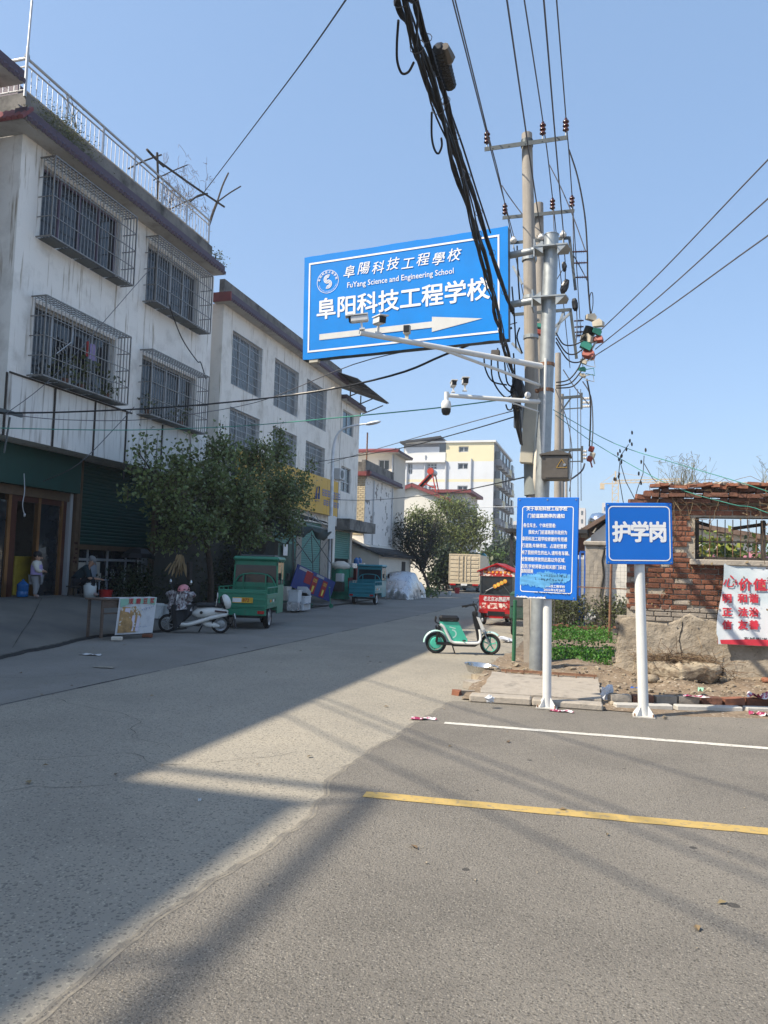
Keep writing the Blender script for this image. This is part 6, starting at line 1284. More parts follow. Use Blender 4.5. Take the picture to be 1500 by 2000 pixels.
# heavy black bundles towards the camera
def bundle(path, n, spread, r, name, lab, twist=2.5, seed=1):
    rb = random.Random(seed); P = [Vector(p) for p in path]; o = []
    for i in range(len(P)-1):
        p0, p1, p2, p3 = P[max(0,i-1)], P[i], P[i+1], P[min(len(P)-1,i+2)]
        for k in range(8): t = k/8; o.append(.5*((2*p1)+(p2-p0)*t+(2*p0-5*p1+4*p2-p3)*t*t+(3*p1-p0-3*p2+p3)*t**3))
    o.append(P[-1]); t = thing(name, lab, 'cable bundle', tuple(o[0])); base = Vector(o[0])
    for j in range(n):
        ph = rb.uniform(0, 6.28); rad = spread*math.sqrt(rb.random()); rr_ = r*rb.uniform(.55,1.25); q = MB(); pts = []
        for i, p in enumerate(o):
            a = ph+twist*i/8+rb.gauss(0,.12); pts.append(p+Vector((math.cos(a)*rad, 0, math.sin(a)*rad))+Vector((0,0,-abs(rb.gauss(0,.006)))))
        q.tube(pts, rr_, 5); q.build('cable', 'cable_black', t)
    for i in range(3, len(o)-3, 7):
        q = MB(); d = (o[i+1]-o[i]).normalized(); pr = [o[i]+(d.cross(Vector((1,0,0)))*math.cos(a)+Vector((1,0,0))*math.sin(a))*(spread+.015) for a in [k*.7 for k in range(10)]]; q.tube(pr, .004, 3, False); q.build('tie', 'wire_grey', t)
    return t
bp = [PY(1014,800,12.3), G(1003,740,4.95), G(985,675,5.02), G(972,620,5.08), G(955,550,5.15), G(922,425,5.25), G(880,285,5.35), G(832,140,5.45), G(790,20,5.5), G(770,-50,5.55), G(700,-300,5.7)]
bundle(bp, 9, .042, .014, 'cable_bundle', 'thick main bundle of black cables running overhead to the pole', seed=2)
bp2 = [G(1003,610,5.3), G(990,585,5.35), G(965,505,5.42), G(935,415,5.5), G(908,335,5.55), G(884,245,5.6), G(862,170,5.63), G(845,110,5.66), G(812,10,5.7), G(795,-50,5.7), G(730,-300,5.8)]
bundle(bp2, 6, .026, .012, 'cable_bundle', 'thinner bundle of black cables right of the main bundle', seed=5)
cable('overhead_cable', [G(958,455,5.6), G(930,370,5.65), G(905,290,5.7), G(872,195,5.75), G(850,120,5.75)], .010, 'cable_black', 'single black cable just right of the two bundles')
# splice closure
a, b = G(845,85,5.63), G(870,165,5.60); d = (b-a).normalized(); sc_ = thing('splice_box', 'finned black splice box hanging on the cable bundle', 'splice box', tuple((a+b)/2)); q = MB(); k = 22
off = Vector((.045,0,-.03)); q.tube([a+off+(b-a)*i/k for i in range(k+1)], [.02]+[(.062 if i % 2 else .05)*(1-.3*abs(i/k-.5)) for i in range(1,k)]+[.02], 10); q.build('shell', 'black_plastic', sc_)
q = MB(); q.tube([a+off+Vector((.05,0,.0))+(b-a)*t for t in (.02,.3,.42)], [.03,.055,.02], 8); q.build('cap', 'brown_box', sc_)
for k, pts in enumerate(([(778,40),(775,85),(776,120),(785,143),(798,140),(808,122)], [(843,220),(843,265),(848,290),(856,300),(863,285),(862,270)], [(790,12),(800,0),(815,20),(812,90)])):
    cable('cable_loop', [G(x,y,5.42-.05*(k==1)) for x, y in pts], .010, 'cable_black', ['slack cable loop hanging left near the picture top','slack cable loop hanging lower on the main bundle','short slack loop between the two bundles'][k])
# tangle at the pole
rt_ = random.Random(11)
TG = [[(960,690),(962,740),(985,775),(1003,770)],[(972,680),(975,735),(995,765),(1008,760)],[(985,700),(990,745),(1002,755),(1010,745)],[(988,790),(992,800),(1000,798),(1002,780)],[(945,690),(948,720),(962,745),(990,752)],[(1003,690),(1006,740),(1005,790)],[(1000,560),(1004,610),(1008,680)],[(1010,480),(1012,540),(1016,600)],[(1012,800),(1016,840),(1020,870)],[(1015,640),(1010,660),(1020,690)]]
for k, pts in enumerate(TG):
    cable('pole_cable', [PY(x,y,12.35+.04*(k%3)) for x, y in pts], .013, 'cable_black', ['outermost drooping black loop left of the nearest pole','second drooping black loop inside the outermost one','tight inner black loop beside the coiled lump','small black loop hanging under the lower camera arm','short black cable from the brown splitter box to the pole','upright black cable just left of the nearest pole','black cable running down beside the sign edge','topmost black cable on the left of the nearest pole','black tail below the lower arm running down the pole','short black cable joining the pole behind the long arm'][k], 'black cables tangled at the pole')
q = MB(); q.blob(tuple(PY(1011,760,12.5)), (.12,.1,.2), 7, .18); ship('cable_coil', q, 'cable_black', 'dark lump of coiled cable against the nearest pole', 'cable coil')
q = MB(); q.blob(tuple(PY(1006,775,12.3)), (.05,.05,.1), 6, .15); o_ = [PY(1008,790,12.4), PY(1013,835,12.5), PY(1018,868,12.6)]; q.tube(o_, [.06,.05,.02], 8); ship('cable_sheath', q, 'cable_black', 'black cable tail dropping down the nearest pole', 'cable')
a = PY(968,690,11.7); q = MB(); q.rbox(tuple(a), (.13,.1,.09), .01); ship('splitter_box', q, 'brown_box', 'small brown box hanging under the right end of the sign', 'box')
# withered vine strings on the wires to the right
for k, pts in enumerate(([(1228,868),(1212,890),(1208,930),(1212,950),(1218,985)],[(1258,890),(1256,925),(1245,955),(1238,985)],[(1212,905),(1222,940),(1240,975)],[(1258,905),(1275,935),(1290,948)])):
    P_ = [PY(x,y,12.9) for x, y in pts]; q = MB(); q.tube(P_, .006, 4)
    for p in P_[:3 if k < 2 else 1]:
        for _ in range(4 if k == 0 else 1): q.blob(tuple(p+Vector((random.gauss(0,.04),0,random.gauss(0,.08)))), (.016,.016,.035), 4, .2)
    ship('dry_vine', q, 'branch', ['dry vine with dark seed pods left above the guard-post sign','dry vine string right above the guard-post sign','bare vine strand crossing down behind the guard-post sign','short vine strand by the ruin corner'][k], 'vine')

for k, (dy, dz) in enumerate(((0,0),(-.55,.2),(-1.3,.1),(.9,.6))):
    cable('overhead_wire', [(-13, 5.6+dy, 10+dz), (3, -7.6+dy*1.1, 8.6+dz)], .016, 'cable_black', ['second','third','fourth','first'][k]+' wire from the left houses over the road behind the camera', 'wires over the road behind the camera', sag=.25, cat='wire')
# ================================================================== VEHICLES (own frames: x right, y forward, z up)
MB = MB0
def wheel(parent, c, r, w_, rim='rim_grey', spokes=0, hubm=None, n=24):
    """tyre > rim as one wheel part with sub-parts; axle along x"""
    t = MB(); t.lathe([(r*.72,-w_*.4),(r*.9,-w_*.5),(r,-w_*.3),(r,w_*.3),(r*.9,w_*.5),(r*.72,w_*.4),(r*.72,-w_*.4)], n, c, 'x'); wo = t.build('wheel', 'rubber', parent, smooth=True)
    q = MB()
    if spokes:
        q.lathe([(r*.73,-w_*.3),(r*.66,-w_*.3),(r*.66,w_*.3),(r*.73,w_*.3),(r*.73,-w_*.3)], n, c, 'x'); q.lathe([(0,-w_*.5),(r*.15,-w_*.5),(r*.15,w_*.5),(0,w_*.5)], 12, c, 'x')
        for k in range(spokes):
            a = 2*math.pi*k/spokes+.3; q.bar((c[0],c[1]+r*.15*math.cos(a),c[2]+r*.15*math.sin(a)), (c[0],c[1]+r*.68*math.cos(a),c[2]+r*.68*math.sin(a)), w_*.35, r*.10)
    else: q.lathe([(0,-w_*.32),(r*.3,-w_*.36),(r*.5,-w_*.2),(r*.72,-w_*.42),(r*.72,w_*.42),(r*.5,w_*.2),(r*.3,w_*.36),(0,w_*.32)], n, c, 'x')
    q.build('rim', rim, wo, smooth=True); return wo
def sideplate(mb, pts, w_, x=0.):
    """profile in (y,z), extruded across x"""
    mb.prism([(x-w_/2, y, z) for y, z in pts], (w_,0,0))
def smooth_path(pts, n=6):
    P = [Vector(p) for p in pts]; o = []
    for i in range(len(P)-1):
        p0, p1, p2, p3 = P[max(0,i-1)], P[i], P[i+1], P[min(len(P)-1,i+2)]
        for k in range(n): t = k/n; o.append(.5*((2*p1)+(p2-p0)*t+(2*p0-5*p1+4*p2-p3)*t*t+(3*p1-p0-3*p2+p3)*t**3))
    return o+[P[-1]]
# ---- mint shared e-bike
A = G(851,1276); B_ = G(957,1279); hd_ = (B_-A); rz = math.atan2(-hd_.x, hd_.y)
eb_ = thing('electric_bike', 'mint green and white shared electric bike parked on the sunlit concrete', 'electric bike', (A.x,A.y,0), rz)
L_ = hd_.length; k_ = L_/1.10; r_ = .20
wheel(eb_, (0,0,r_), r_, .065, 'mint', 3); q = MB(); q.lathe([(0,-.06),(.10,-.055),(.115,-.02),(.115,.02),(.10,.055),(0,.06)], 18, (0,0,r_), 'x'); q.build('hub_motor', 'mint', eb_, smooth=True)
fk = Matrix.Translation((0,L_,0)) @ Matrix.Rotation(R(-24),4,'Z') @ Matrix.Translation((0,-L_,0))
w0 = wheel(eb_, (0,L_,r_), r_, .06, 'mint', 5)
for o_ in [w0]+list(w0.children): o_.data.transform(fk)
def fender(parent, cy, a0, a1, m, w_=.085, rr=.235, mt=None):
    q = MB(); n = 12
    for i in range(n):
        t0, t1 = a0+(a1-a0)*i/n, a0+(a1-a0)*(i+1)/n
        for xs, ds in (((-1,-.6),(.0,.02)), ((-.6,.6),(.02,.02)), ((.6,1),(.02,.0))):
            q.poly([(xs[0]*w_/2, cy+(rr+ds[0])*math.cos(t0), r_+(rr+ds[0])*math.sin(t0)), (xs[1]*w_/2, cy+(rr+ds[1])*math.cos(t0), r_+(rr+ds[1])*math.sin(t0)), (xs[1]*w_/2, cy+(rr+ds[1])*math.cos(t1), r_+(rr+ds[1])*math.sin(t1)), (xs[0]*w_/2, cy+(rr+ds[0])*math.cos(t1), r_+(rr+ds[0])*math.sin(t1))])
    if mt: q.xf(mt)
    return q.build('fender', m, parent, smooth='all')
fender(eb_, 0, R(40), R(178), 'mint_pale', .10, .228); fender(eb_, L_, R(48), R(168), 'mint_pale', .09, .225, fk)
q = MB(); sideplate(q, [(.07,.61),(.42,.61),(.47,.50),(.60,.27),(.57,.225),(.25,.225),(.17,.36),(.06,.54)], .15); q.build('body_panel', 'mint', eb_)
for s in (-1, 1):
    q = MB(); pa = smooth_path([(s*.085,.06,.56),(s*.09,.14,.50),(s*.09,.22,.35),(s*.09,.30,.235),(s*.085,.45,.215),(s*.08,.80*k_,.215),(s*.075,.88*k_,.26),(s*.06,.89*k_,.36),(s*.05,.87*k_,.48)]); q.tube(pa, .027, 8); q.build('frame_tube', 'bike_white', eb_, smooth=True)
q = MB(); q.poly([(s_*0-.0765*1,.22,.50)]*3) if 0 else None
for sgn in (-1, 1):
    q = MB(); 
    def arc(c, r0, r1, a0, a1, n=14):
        for i in range(n):
            t0, t1 = a0+(a1-a0)*i/n, a0+(a1-a0)*(i+1)/n; q.poly([(sgn*.0765, c[0]+r*math.cos(t), c[1]+r*math.sin(t)) for r, t in ((r0,t0),(r1,t0),(r1,t1),(r0,t1))])
    arc((.30,.385), .060, .085, R(-80), R(95)); q.poly([(sgn*.0765,.24,.505),(sgn*.0765,.36,.475),(sgn*.0765,.365,.495),(sgn*.0765,.245,.525)]); q.build('emblem', 'mint_pale', eb_)
q = MB(); q.rbox((0,.235,.665), (.21,.38,.135), .045); q.build('saddle', 'black_plastic', eb_, smooth=True); lettering(eb_, '青桔', .05, 'sign_white', (.102,.26,.655), (0,1,0), (0,0,1)); lettering(eb_, '青桔', .05, 'sign_white', (-.102,.26,.655), (0,-1,0), (0,0,1))
q = MB(); q.tube(smooth_path([(.07,.06,.56),(.07,-.02,.60),(.07,-.01,.70),(-.07,-.01,.70),(-.07,-.02,.60),(-.07,.06,.56)]), .013, 6); q.tube([(.0,.02,.50),(0,-.02,.49)], .04, 10); q.bar((0,.06,.54),(0,.05,.30),.05); q.build('grab_rail', 'black_plastic', eb_)
q = MB(); sideplate(q, [(.05,.20),(.24,.20),(.32,.15),(.78*k_,.15),(.88*k_,.21),(.80*k_,.20),(.30,.20)], .17); q.bar((.05,0,r_),(.08,.3,.19),.03,.05); q.bar((-.05,0,r_),(-.08,.3,.19),.03,.05); q.build('chassis', 'black_plastic', eb_)
q = MB(); q.bar((.09,.02,.40),(.07,.0,.22),.03); q.bar((-.09,.02,.40),(-.07,.0,.22),.03); q.build('shock_absorber', 'black_plastic', eb_)
q = MB(); q.bar((.08,.30,.18),(.10,.36,.01),.022); q.build('kickstand', 'black_plastic', eb_)
for s in (-1, 1): q = MB(); q.tube([(s*.07,.50,.26),(s*.17,.52,.27)], .011, 6); q.rbox((s*.2,.52,.275), (.09,.05,.02), .006); q.build('pedal', 'black_plastic', eb_)
q = MB(); sideplate(q, [(.84*k_,.24),(.90*k_,.24),(.90*k_,.42),(.86*k_,.60),(.82*k_,.77),(.72*k_,.77),(.75*k_,.62),(.81*k_,.42)], .09); q.build('steering_column', 'black_plastic', eb_)
q = MB(); sideplate(q, [(.80*k_,.72),(.87*k_,.70),(.99*k_,.46),(.97*k_,.42),(.92*k_,.44),(.86*k_,.58)], .10); q.build('head_shield', 'bike_white', eb_)
q = MB()
for s in (-1, 1): q.tube([(s*.05,.97*k_,.45),(s*.05,L_,r_)], .018, 8)
q.xf(fk); q.build('fork', 'steel', eb_)
q = MB(); hb = Matrix.Translation((0,.8*k_,0)) @ Matrix.Rotation(R(-20),4,'Z') @ Matrix.Translation((0,-.8*k_,0)); q.rbox((0,.78*k_,.78), (.11,.10,.09), .02); q.tube(smooth_path([(-.27,.66*k_,.93),(-.2,.74*k_,.95),(-.1,.80*k_,.90),(0,.80*k_,.80),(.1,.80*k_,.90),(.2,.74*k_,.95),(.27,.66*k_,.93)]), .013, 7)
q.xf(hb); q.build('handlebar', 'black_plastic', eb_)
for s in (-1, 1):
    q = MB(); q.tube([(s*.31,.58*k_,.915),(s*.25,.70*k_,.935)], .022, 8); q.tube([(s*.27,.73*k_,.93),(s*.34,.66*k_,.90)], .007, 5); q.xf(hb); q.build('grip', 'black_plastic', eb_)
    q = MB(); q.tube([(s*.16,.76*k_,.94),(s*.24,.80*k_,1.02)], .007, 5); q.xf(hb); q.build('brake_cable', 'black_plastic', eb_)
q = MB(); q.rbox((0,.93*k_,.66), (.09,.04,.08), .02); q.build('headlight', 'alu_white', eb_)
# ---- white scooter with apron, floral cover
A = G(430,1237); B_ = G(336,1235); hd_ = B_-A; rz = math.atan2(-hd_.x, hd_.y); L_ = 1.18
sc = thing('scooter', 'white electric scooter with black leg apron and floral handlebar cover', 'scooter', (A.x,A.y,0), rz)
wheel(sc, (0,0,.205), .205, .09, 'rim_grey', 0); wheel(sc, (0,L_,.205), .205, .08, 'rim_grey', 6)
q = MB(); n = 14
def bodyf(u, v):
    a = u*2*math.pi; y = -.16+v*.80; hh = interp([(0,.02),(.12,.08),(.45,.135),(.85,.12),(1,.03)], v); zc = interp([(0,.50),(.3,.49),(.7,.46),(1,.44)], v); ww = interp([(0,.05),(.2,.15),(.6,.185),(1,.08)], v); return (ww*math.cos(a), y, zc+hh*math.sin(a))
q.grid(bodyf, 18, 14); q.build('rear_body', 'scooter_white', sc, smooth='all')
for s in (-1, 1):
    q = MB(); q.tube(smooth_path([(s*.15,.92,.20),(s*.175,.70,.20),(s*.18,.45,.27),(s*.17,.15,.37),(s*.13,-.14,.44)]), .045, 8); q.build('side_trim', 'scooter_white', sc, smooth='all')
    q = MB(); q.tube([(s*.15,-.14,.49),(s*.185,-.02,.50),(s*.19,.12,.515)], .022, 6); q.build('tail_stripe', 'dark_red', sc); q = MB(); q.lathe([(.035,-.006),(.035,.006),(0,.007)], 12, (s*.188,.42,.47), 'x'); q.build('badge', 'black_plastic', sc)
    q = MB(); q.blob((s*.11,.20,.20), (.04,.20,.062), 8, 0, (R(8),0,0)); q.build('motor_cover', 'scooter_white', sc, smooth='all'); q = MB(); q.box((s*.135,.17,.20), (.012,.025,.13)); q.build('cover_band', 'black_plastic', sc)
q = MB(); q.rbox((0,.26,.635), (.26,.62,.10), .04); q.build('seat', 'apron_black', sc, smooth=True)
q = MB(); q.blob((0,-.10,.72), (.17,.11,.175), 9, 0, (R(-20),0,0)); q.build('top_box', 'scooter_white', sc, smooth='all'); q = MB(); q.blob((0,-.045,.70), (.172,.07,.165), 9, 0, (R(-20),0,0)); q.build('top_box_back', 'black_plastic', sc, smooth='all')
q = MB(); q.tube([(-.2,.1,.62),(-.22,.08,.80)], .008, 5); q.blob((-.22,.07,.86), (.05,.015,.075), 8, 0); q.build('mirror', 'scooter_white', sc, smooth='all')
q = MB(); sideplate(q, [(-.26,.44),(-.33,.12),(-.36,.12),(-.30,.46)], .16); q.build('mudguard', 'apron_black', sc); q = MB(); q.box((0,-.315,.40), (.17,.008,.12), (R(-14),0,0)); q.build('number_plate', 'plate_white', sc)
q = MB(); sideplate(q, [(.45,.16),(.95,.18),(.95,.24),(.45,.22)], .26); q.build('footboard', 'black_plastic', sc)
q = MB(); sideplate(q, [(.95,.16),(1.02,.5),(.98,.86),(.92,.86),(.90,.3)], .30); q.build('leg_shield', 'scooter_white', sc); q = MB()
for i in range(10):
    t0, t1 = R(20+14*i), R(34+14*i); q.poly([(-.055,L_+.24*math.cos(t0),.205+.25*math.sin(t0)),(.055,L_+.24*math.cos(t0),.205+.25*math.sin(t0)),(.055,L_+.24*math.cos(t1),.205+.25*math.sin(t1)),(-.055,L_+.24*math.cos(t1),.205+.25*math.sin(t1))])
q.build('front_fender', 'scooter_white', sc, smooth='all')
q = MB()
for s in (-1,1): q.tube([(s*.06,1.03,.5),(s*.06,L_,.205)], .02, 8)
q.build('fork', 'rim_grey', sc)
for s in (-1, 1):
    q = MB(); q.grid(lambda u, v: (s*(.21+.05*math.sin(u*8)*v), 1.08-.08*v-u*(.52-.25*v)+.03*math.sin(v*5), .62-.55*v*(1-.5*u)+.04*u), 12, 10); q.build('apron', 'apron_black', sc, smooth='all')
q = MB(); q.grid(lambda u, v: ((u-.5)*.46, 1.10+.03*math.sin(u*9)-.06*v+.04*(1-(2*u-1)**2), .64-.52*v), 12, 10); q.xf(Matrix.Translation((0,.95,0)) @ Matrix.Rotation(R(25),4,'Z') @ Matrix.Translation((0,-.95,0))); q.build('apron_front', 'apron_black', sc, smooth='all')
ST = Matrix.Translation((0,.95,0)) @ Matrix.Rotation(R(52),4,'Z') @ Matrix.Translation((0,-.95,0))
q = MB(); q.grid(lambda u, v: (math.sin(u*6.283)*(.24+.09*v+.03*math.sin(u*31))*(1.25 if v < .5 else 1), .93+math.cos(u*6.283)*(.12+.11*v+.02*math.sin(u*23)), .93-.42*v+.03*math.sin(u*17)), 40, 10)
for s in (-1,1): q.blob((s*.32,.92,.86), (.15,.09,.08), 6, .12)
q.xf(ST); q.build('floral_cover', 'foil_cloth', sc, smooth='all')
for s in (-1, 1):
    q = MB(); q.tube([(s*.22,.93,.93),(s*.32,.95,1.10)], .007, 5); q.xf(ST); mo = q.build('mirror_stem', 'black_plastic', sc); q = MB(); q.blob((s*.33,.94,1.14), (.045,.014,.06), 7, 0); q.xf(ST); q.build('mirror', 'mirror', mo, smooth='all')
q = MB(); q.bar((.09,.42,.16),(.13,.5,.01),.02); q.build('kickstand', 'black_plastic', sc)
hm = thing('helmet', 'pink riding helmet resting on the scooter handlebars', 'helmet', tuple(sc.matrix_basis @ Vector((0,.86,.93)))); q = MB(); q.blob((0,0,.03), (.135,.15,.13), 10, 0, flat=None); q.build('shell', 'helmet_pink', hm, smooth='all'); q = MB(); q.lathe([(.136,-.03),(.145,-.02),(.145,0),(.138,.01)], 18, (0,0,0)); q.blob((0,-.05,-.04), (.11,.11,.06), 6, 0); q.build('lining', 'black_plastic', hm)
for a in (-.5,.3,1.1): q = MB(); q.rbox((.137*math.cos(a-1.2),.145*math.sin(a-1.2),.05), (.035,.035,.02), .006); q.build('vent', 'black_plastic', hm)
# ---- cargo trikes
def cargo_trike(label, loc, rz, m, s=1., roofbox=False, plate=None):
    t = thing('cargo_trike', label, 'cargo trike', loc, rz); W = .58*s; bl, cl = 1.35*s, 1.05*s; zb = .50*s
    for x in (-W+.10, W-.10): wheel(t, (x,.25*s,.27*s), .27*s, .13*s, 'rim_grey')
    wheel(t, (0,2.05*s,.26*s), .26*s, .11*s, 'rim_grey')
    q = MB(); q.bx(-W+.12,W-.12,-.1,2.0*s,.34*s,.42*s); q.bar((-W+.1,.25*s,.27*s),(W-.1,.25*s,.27*s),.07); q.bx(-W,W,-.40*s,-.36*s,.36*s,.42*s); q.build('chassis', 'dark_steel', t)
    q = MB(); q.bx(-W,W,-.42*s,bl-.42*s,zb,zb+.04); q.build('bed_floor', m, t)
    q = MB(); q.rbox((0,-.42*s,zb+.22*s), (2*W,.035,.46*s), .01)
    for i in range(3): q.rbox((0,-.445*s,zb+.06*s+.16*s*i), (2*W-.06,.02,.05*s), .006)
    q.build('tailgate', m, t)
    q = MB(); q.bx(-W,W,-.43*s,-.39*s,zb-.16*s,zb-.01); q.build('rear_bumper', m, t)
    for x in (-1, 1):
        q = MB(); q.rbox((x*W, (bl-.84*s)/2, zb+.18*s), (.03, bl-.06, .34*s), .008); q.rbox((x*(W+.016), (bl-.84*s)/2, zb+.10*s), (.015, bl-.2, .05*s), .004); q.rbox((x*(W+.016), (bl-.84*s)/2, zb+.26*s), (.015, bl-.2, .04*s), .004); q.build('side_panel', m, t)
        q = MB(); zr = zb+.50*s; q.tube([(x*W,-.40*s,zr),(x*W,bl-.45*s,zr)], .017, 6); 
        for i in range(4): y = -.40*s+(bl-.05)*i/3; q.bar((x*W,y,zb+.34*s),(x*W,y,zr),.025)
        q.build('side_rail', m, t)
        q = MB(); q.box((x*(W-.12),-.447*s,zb-.08*s), (.16*s,.02,.07*s)); q.build('tail_light', 'tail_red', t)
    q = MB(); q.tube(smooth_path([(-W+.04,bl-.5*s,zb+.34*s),(-W+.06,bl-.5*s,zb+.55*s),(-W*.55,bl-.5*s,zb+.80*s),(W*.55,bl-.5*s,zb+.80*s),(W-.06,bl-.5*s,zb+.55*s),(W-.04,bl-.5*s,zb+.34*s)], 3), .02, 6)
    for x in (-.3,.28): q.bar((x*s,bl-.5*s,zb),(x*s,bl-.5*s,zb+.80*s),.03)
    q.bar((-W+.05,bl-.5*s,zb+.5*s),(W-.05,bl-.5*s,zb+.5*s),.025); q.build('headboard_rail', m, t)
    y0, y1 = bl-.42*s, bl-.42*s+cl; zt = 1.66*s
    q = MB(); q.bx(-W,W,y0,y0+.03,zb-.1,1.05*s); q.bx(-W,-W+.03,y0+.03,y1-.25,zb-.18,1.05*s); q.bx(W-.03,W,y0+.03,y1-.25,zb-.18,1.05*s)
    q.prism([(-W,y1-.25,zb-.18),(W,y1-.25,zb-.18),(W*.8,y1+.12,zb-.1),(W*.8,y1+.12,.95*s),(W,y1-.25,1.05*s),(-W,y1-.25,1.05*s),(-W*.8,y1+.12,.95*s),(-W*.8,y1+.12,zb-.1)][:0] or [(-W*.9,y1-.25,zb-.18),(-W*.9,y1+.08,zb-.1),(-W*.9,y1+.05,.98*s),(-W*.9,y1-.25,1.05*s)], (1.8*W,0,0)); q.build('cab_body', m, t)
    q = MB()
    for x in (-1, 1):
        for y in (y0+.02, y0+.52*s, y1-.18): q.bar((x*(W-.02),y,1.05*s),(x*(W-.04),y-(.05 if y > y0+.6 else 0),zt),.04)
    q.bx(-W+.02,W-.02,y0,y0+.03,1.05*s,1.10*s); q.bx(-W+.02,W-.02,y0,y0+.03,zt-.12,zt); q.build('cab_pillar', m, t)
    q = MB(); q.rbox((0,(y0+y1)/2-.08,zt+.045), (2*W+.04,cl-.02,.12*s), .05); q.build('cab_roof', m, t, smooth=True)
    q = MB(); q.bx(-W+.05,W-.05,y0+.010,y0+.016,1.10*s,zt-.12); q.build('rear_window', 'glass_dark', t)
    for x in (-1,1): q = MB(); q.bx(x*(W-.025),x*(W-.02)+.004,y0+.06,y1-.22,1.07*s,zt-.04); q.build('side_window', 'glass_dark', t)
    q = MB(); q.grid(lambda u, v: ((u-.5)*2*(W-.06), y1-.2+.03*(1-v), 1.05*s+v*(zt-1.05*s)), 2, 2); q.build('windscreen', 'glass_dark', t)
    q = MB(); q.rbox((W+.1,y1-.15,1.25*s), (.09,.03,.2), .02); q.tube([(W,y1-.2,1.15*s),(W+.1,y1-.15,1.2*s)], .01, 5); q.build('wing_mirror', 'black_plastic', t)
    q = MB(); q.bx(-W+.1,W-.1,y0+.15,y0+.45,.6*s,.95*s); q.build('driver_seat', 'black_plastic', t)
    for x in (-1, 1): q = MB(); q.lathe([(.0,-.02),(.06,-.02),(.06,.02),(0,.02)], 10, (x*.3,y1+.09,.75*s), 'y'); q.build('headlight', 'alu_white', t)
    if roofbox: q = MB(); q.rbox((0,(y0+y1)/2-.1,zt+.125), (.95*W*1.6,.55,.05), .015); q.build('roof_rack', 'dark_steel', t)
    if plate:
        q = MB(); q.box((.02,-.462*s,zb+.20*s), (.5,.012,.13)); q.build('number_plate', 'plate_yellow', t); lettering(t, plate, .11, 'food_red', (.10,-.470*s,zb+.20*s), bold=0.002); q = MB(); q.box((-.12,-.4695*s,zb+.2*s), (.22,.004,.10)); q.build('plate_sticker', 'plate_white', t)
    for x in (-1, 1):
        for k in range(3): q = MB(); q.box((x*(W+.026),.0+.33*k,zb+.18*s), (.004,.16,.06)); q.build('sticker', ['sticker_orange','plate_white','trike_green'][k], t)
    return t
cargo_trike('green cargo trike with open bed and cab behind the white scooter', (-8.62,17.55,0), R(13), 'trike_green', 1.02, True, '872')
p = G(706,1181); cargo_trike('turquoise blue cargo trike parked in front of the silver covered car', (p.x-.0,p.y+.3,0), R(3), 'trike_blue', .98)
# ---- covered car
p = PY(771,1173,38.2); cc = thing('covered_car', 'parked car wrapped in a wrinkled silver cover with the shape of a hatchback', 'car', (p.x,38.2,0), R(2)); q = MB()
CH = [(0,.62),(.04,.98),(.10,1.16),(.22,1.38),(.36,1.45),(.52,1.40),(.68,1.06),(.84,.94),(.95,.80),(1,.45)]
def carf(u, v):
    y = v*4.0; h = interp(CH, v); W = .88*(1-.16*max(0, 1-v/.10)**2-.2*max(0, (v-.88)/.12)**2); a = u*2-1; t = abs(a); sg = 1 if a >= 0 else -1
    if t < .42: x = W*.74*(a/.42); z = h-.07*(t/.42)**2
    else: k = (t-.42)/.58; x = sg*W*(.74+.26*math.sin(min(1, k*1.5)*math.pi/2)+.06*k*k); z = (h-.07)*(1-k**1.15)+.01
    low = min(1, t*1.4)*(1-.3*z); fo = abs(math.sin(y*4.2+1.3*math.sin(y*1.7)+z*1.1+sg))**2*.075+vn(y*2.1, z*2+sg*3, 1)*.06+vn(y*6+z*5, z*3, 2)*.035
    x -= sg*fo*low; z += (vn(y*2.5, a*3, 3)*.025+vn(y*6, a*7, 1)*.014)*(z > .3)
    return (x, y, max(.02, z))
q.grid(carf, 72, 96)
def endf(u, v, v0, sg):
    a = carf(u, v0); k = v; f_ = abs(math.sin(a[0]*6+k*1.2+math.sin(a[0]*3)))**2*.09*k+vn(a[0]*4, k*3, 2)*.09*k; return (a[0]*(1-.04*k), a[1]-sg*(.10*math.sin(k*2.2)-f_*.8), max(.01, a[2]*(1-k)+.01))
q.grid(lambda u, v: endf(u, v, 0, 1), 72, 16); q.grid(lambda u, v: endf(u, v, 1, -1), 72, 12)
q.build('cover', 'cover_silver', cc, smooth='all')
for x in (-.74,.74):
    for y in (.75, 3.3): q = MB(); q.lathe([(0,-.09),(.3,-.09),(.3,.09),(0,.09)], 16, (x*.9,y,.3), 'x'); q.build('tyre', 'rubber', cc)
# ---- box truck
p = PY(906,1157,55.3); tk = thing('box_truck', 'cream box truck with its double rear doors facing the camera', 'truck', (p.x,55.3,0), R(1.5)); W = 1.12
q = MB(); q.bx(-W,W,.06,5.2,.72,2.72); q.build('box', 'truck_cream', tk)
for s in (-1, 1):
    q = MB(); x0, x1 = (0.01,W-.03) if s > 0 else (-W+.03,-.01); q.bx(x0,x1,.0,.055,.78,2.68)
    for i in range(6): z = .9+i*.29; q.rbox(((x0+x1)/2,-.012,z+.1), (abs(x1-x0)-.12,.03,.20), .012)
    d_ = q.build('door', 'truck_cream', tk)
    for x in (.12*s, .42*s): r = MB(); r.tube([(x,-.05,.8),(x,-.05,2.68)], .022, 6); r.build('lock_bar', 'truck_cream', d_)
q = MB(); q.bx(-W-.02,W+.02,-.02,.05,2.68,2.78); q.bx(-W-.02,-W+.04,-.02,.05,.72,2.68); q.bx(W-.04,W+.02,-.02,.05,.72,2.68); q.bx(-W-.02,W+.02,-.03,.05,.62,.76); q.build('door_frame', 'truck_cream', tk)
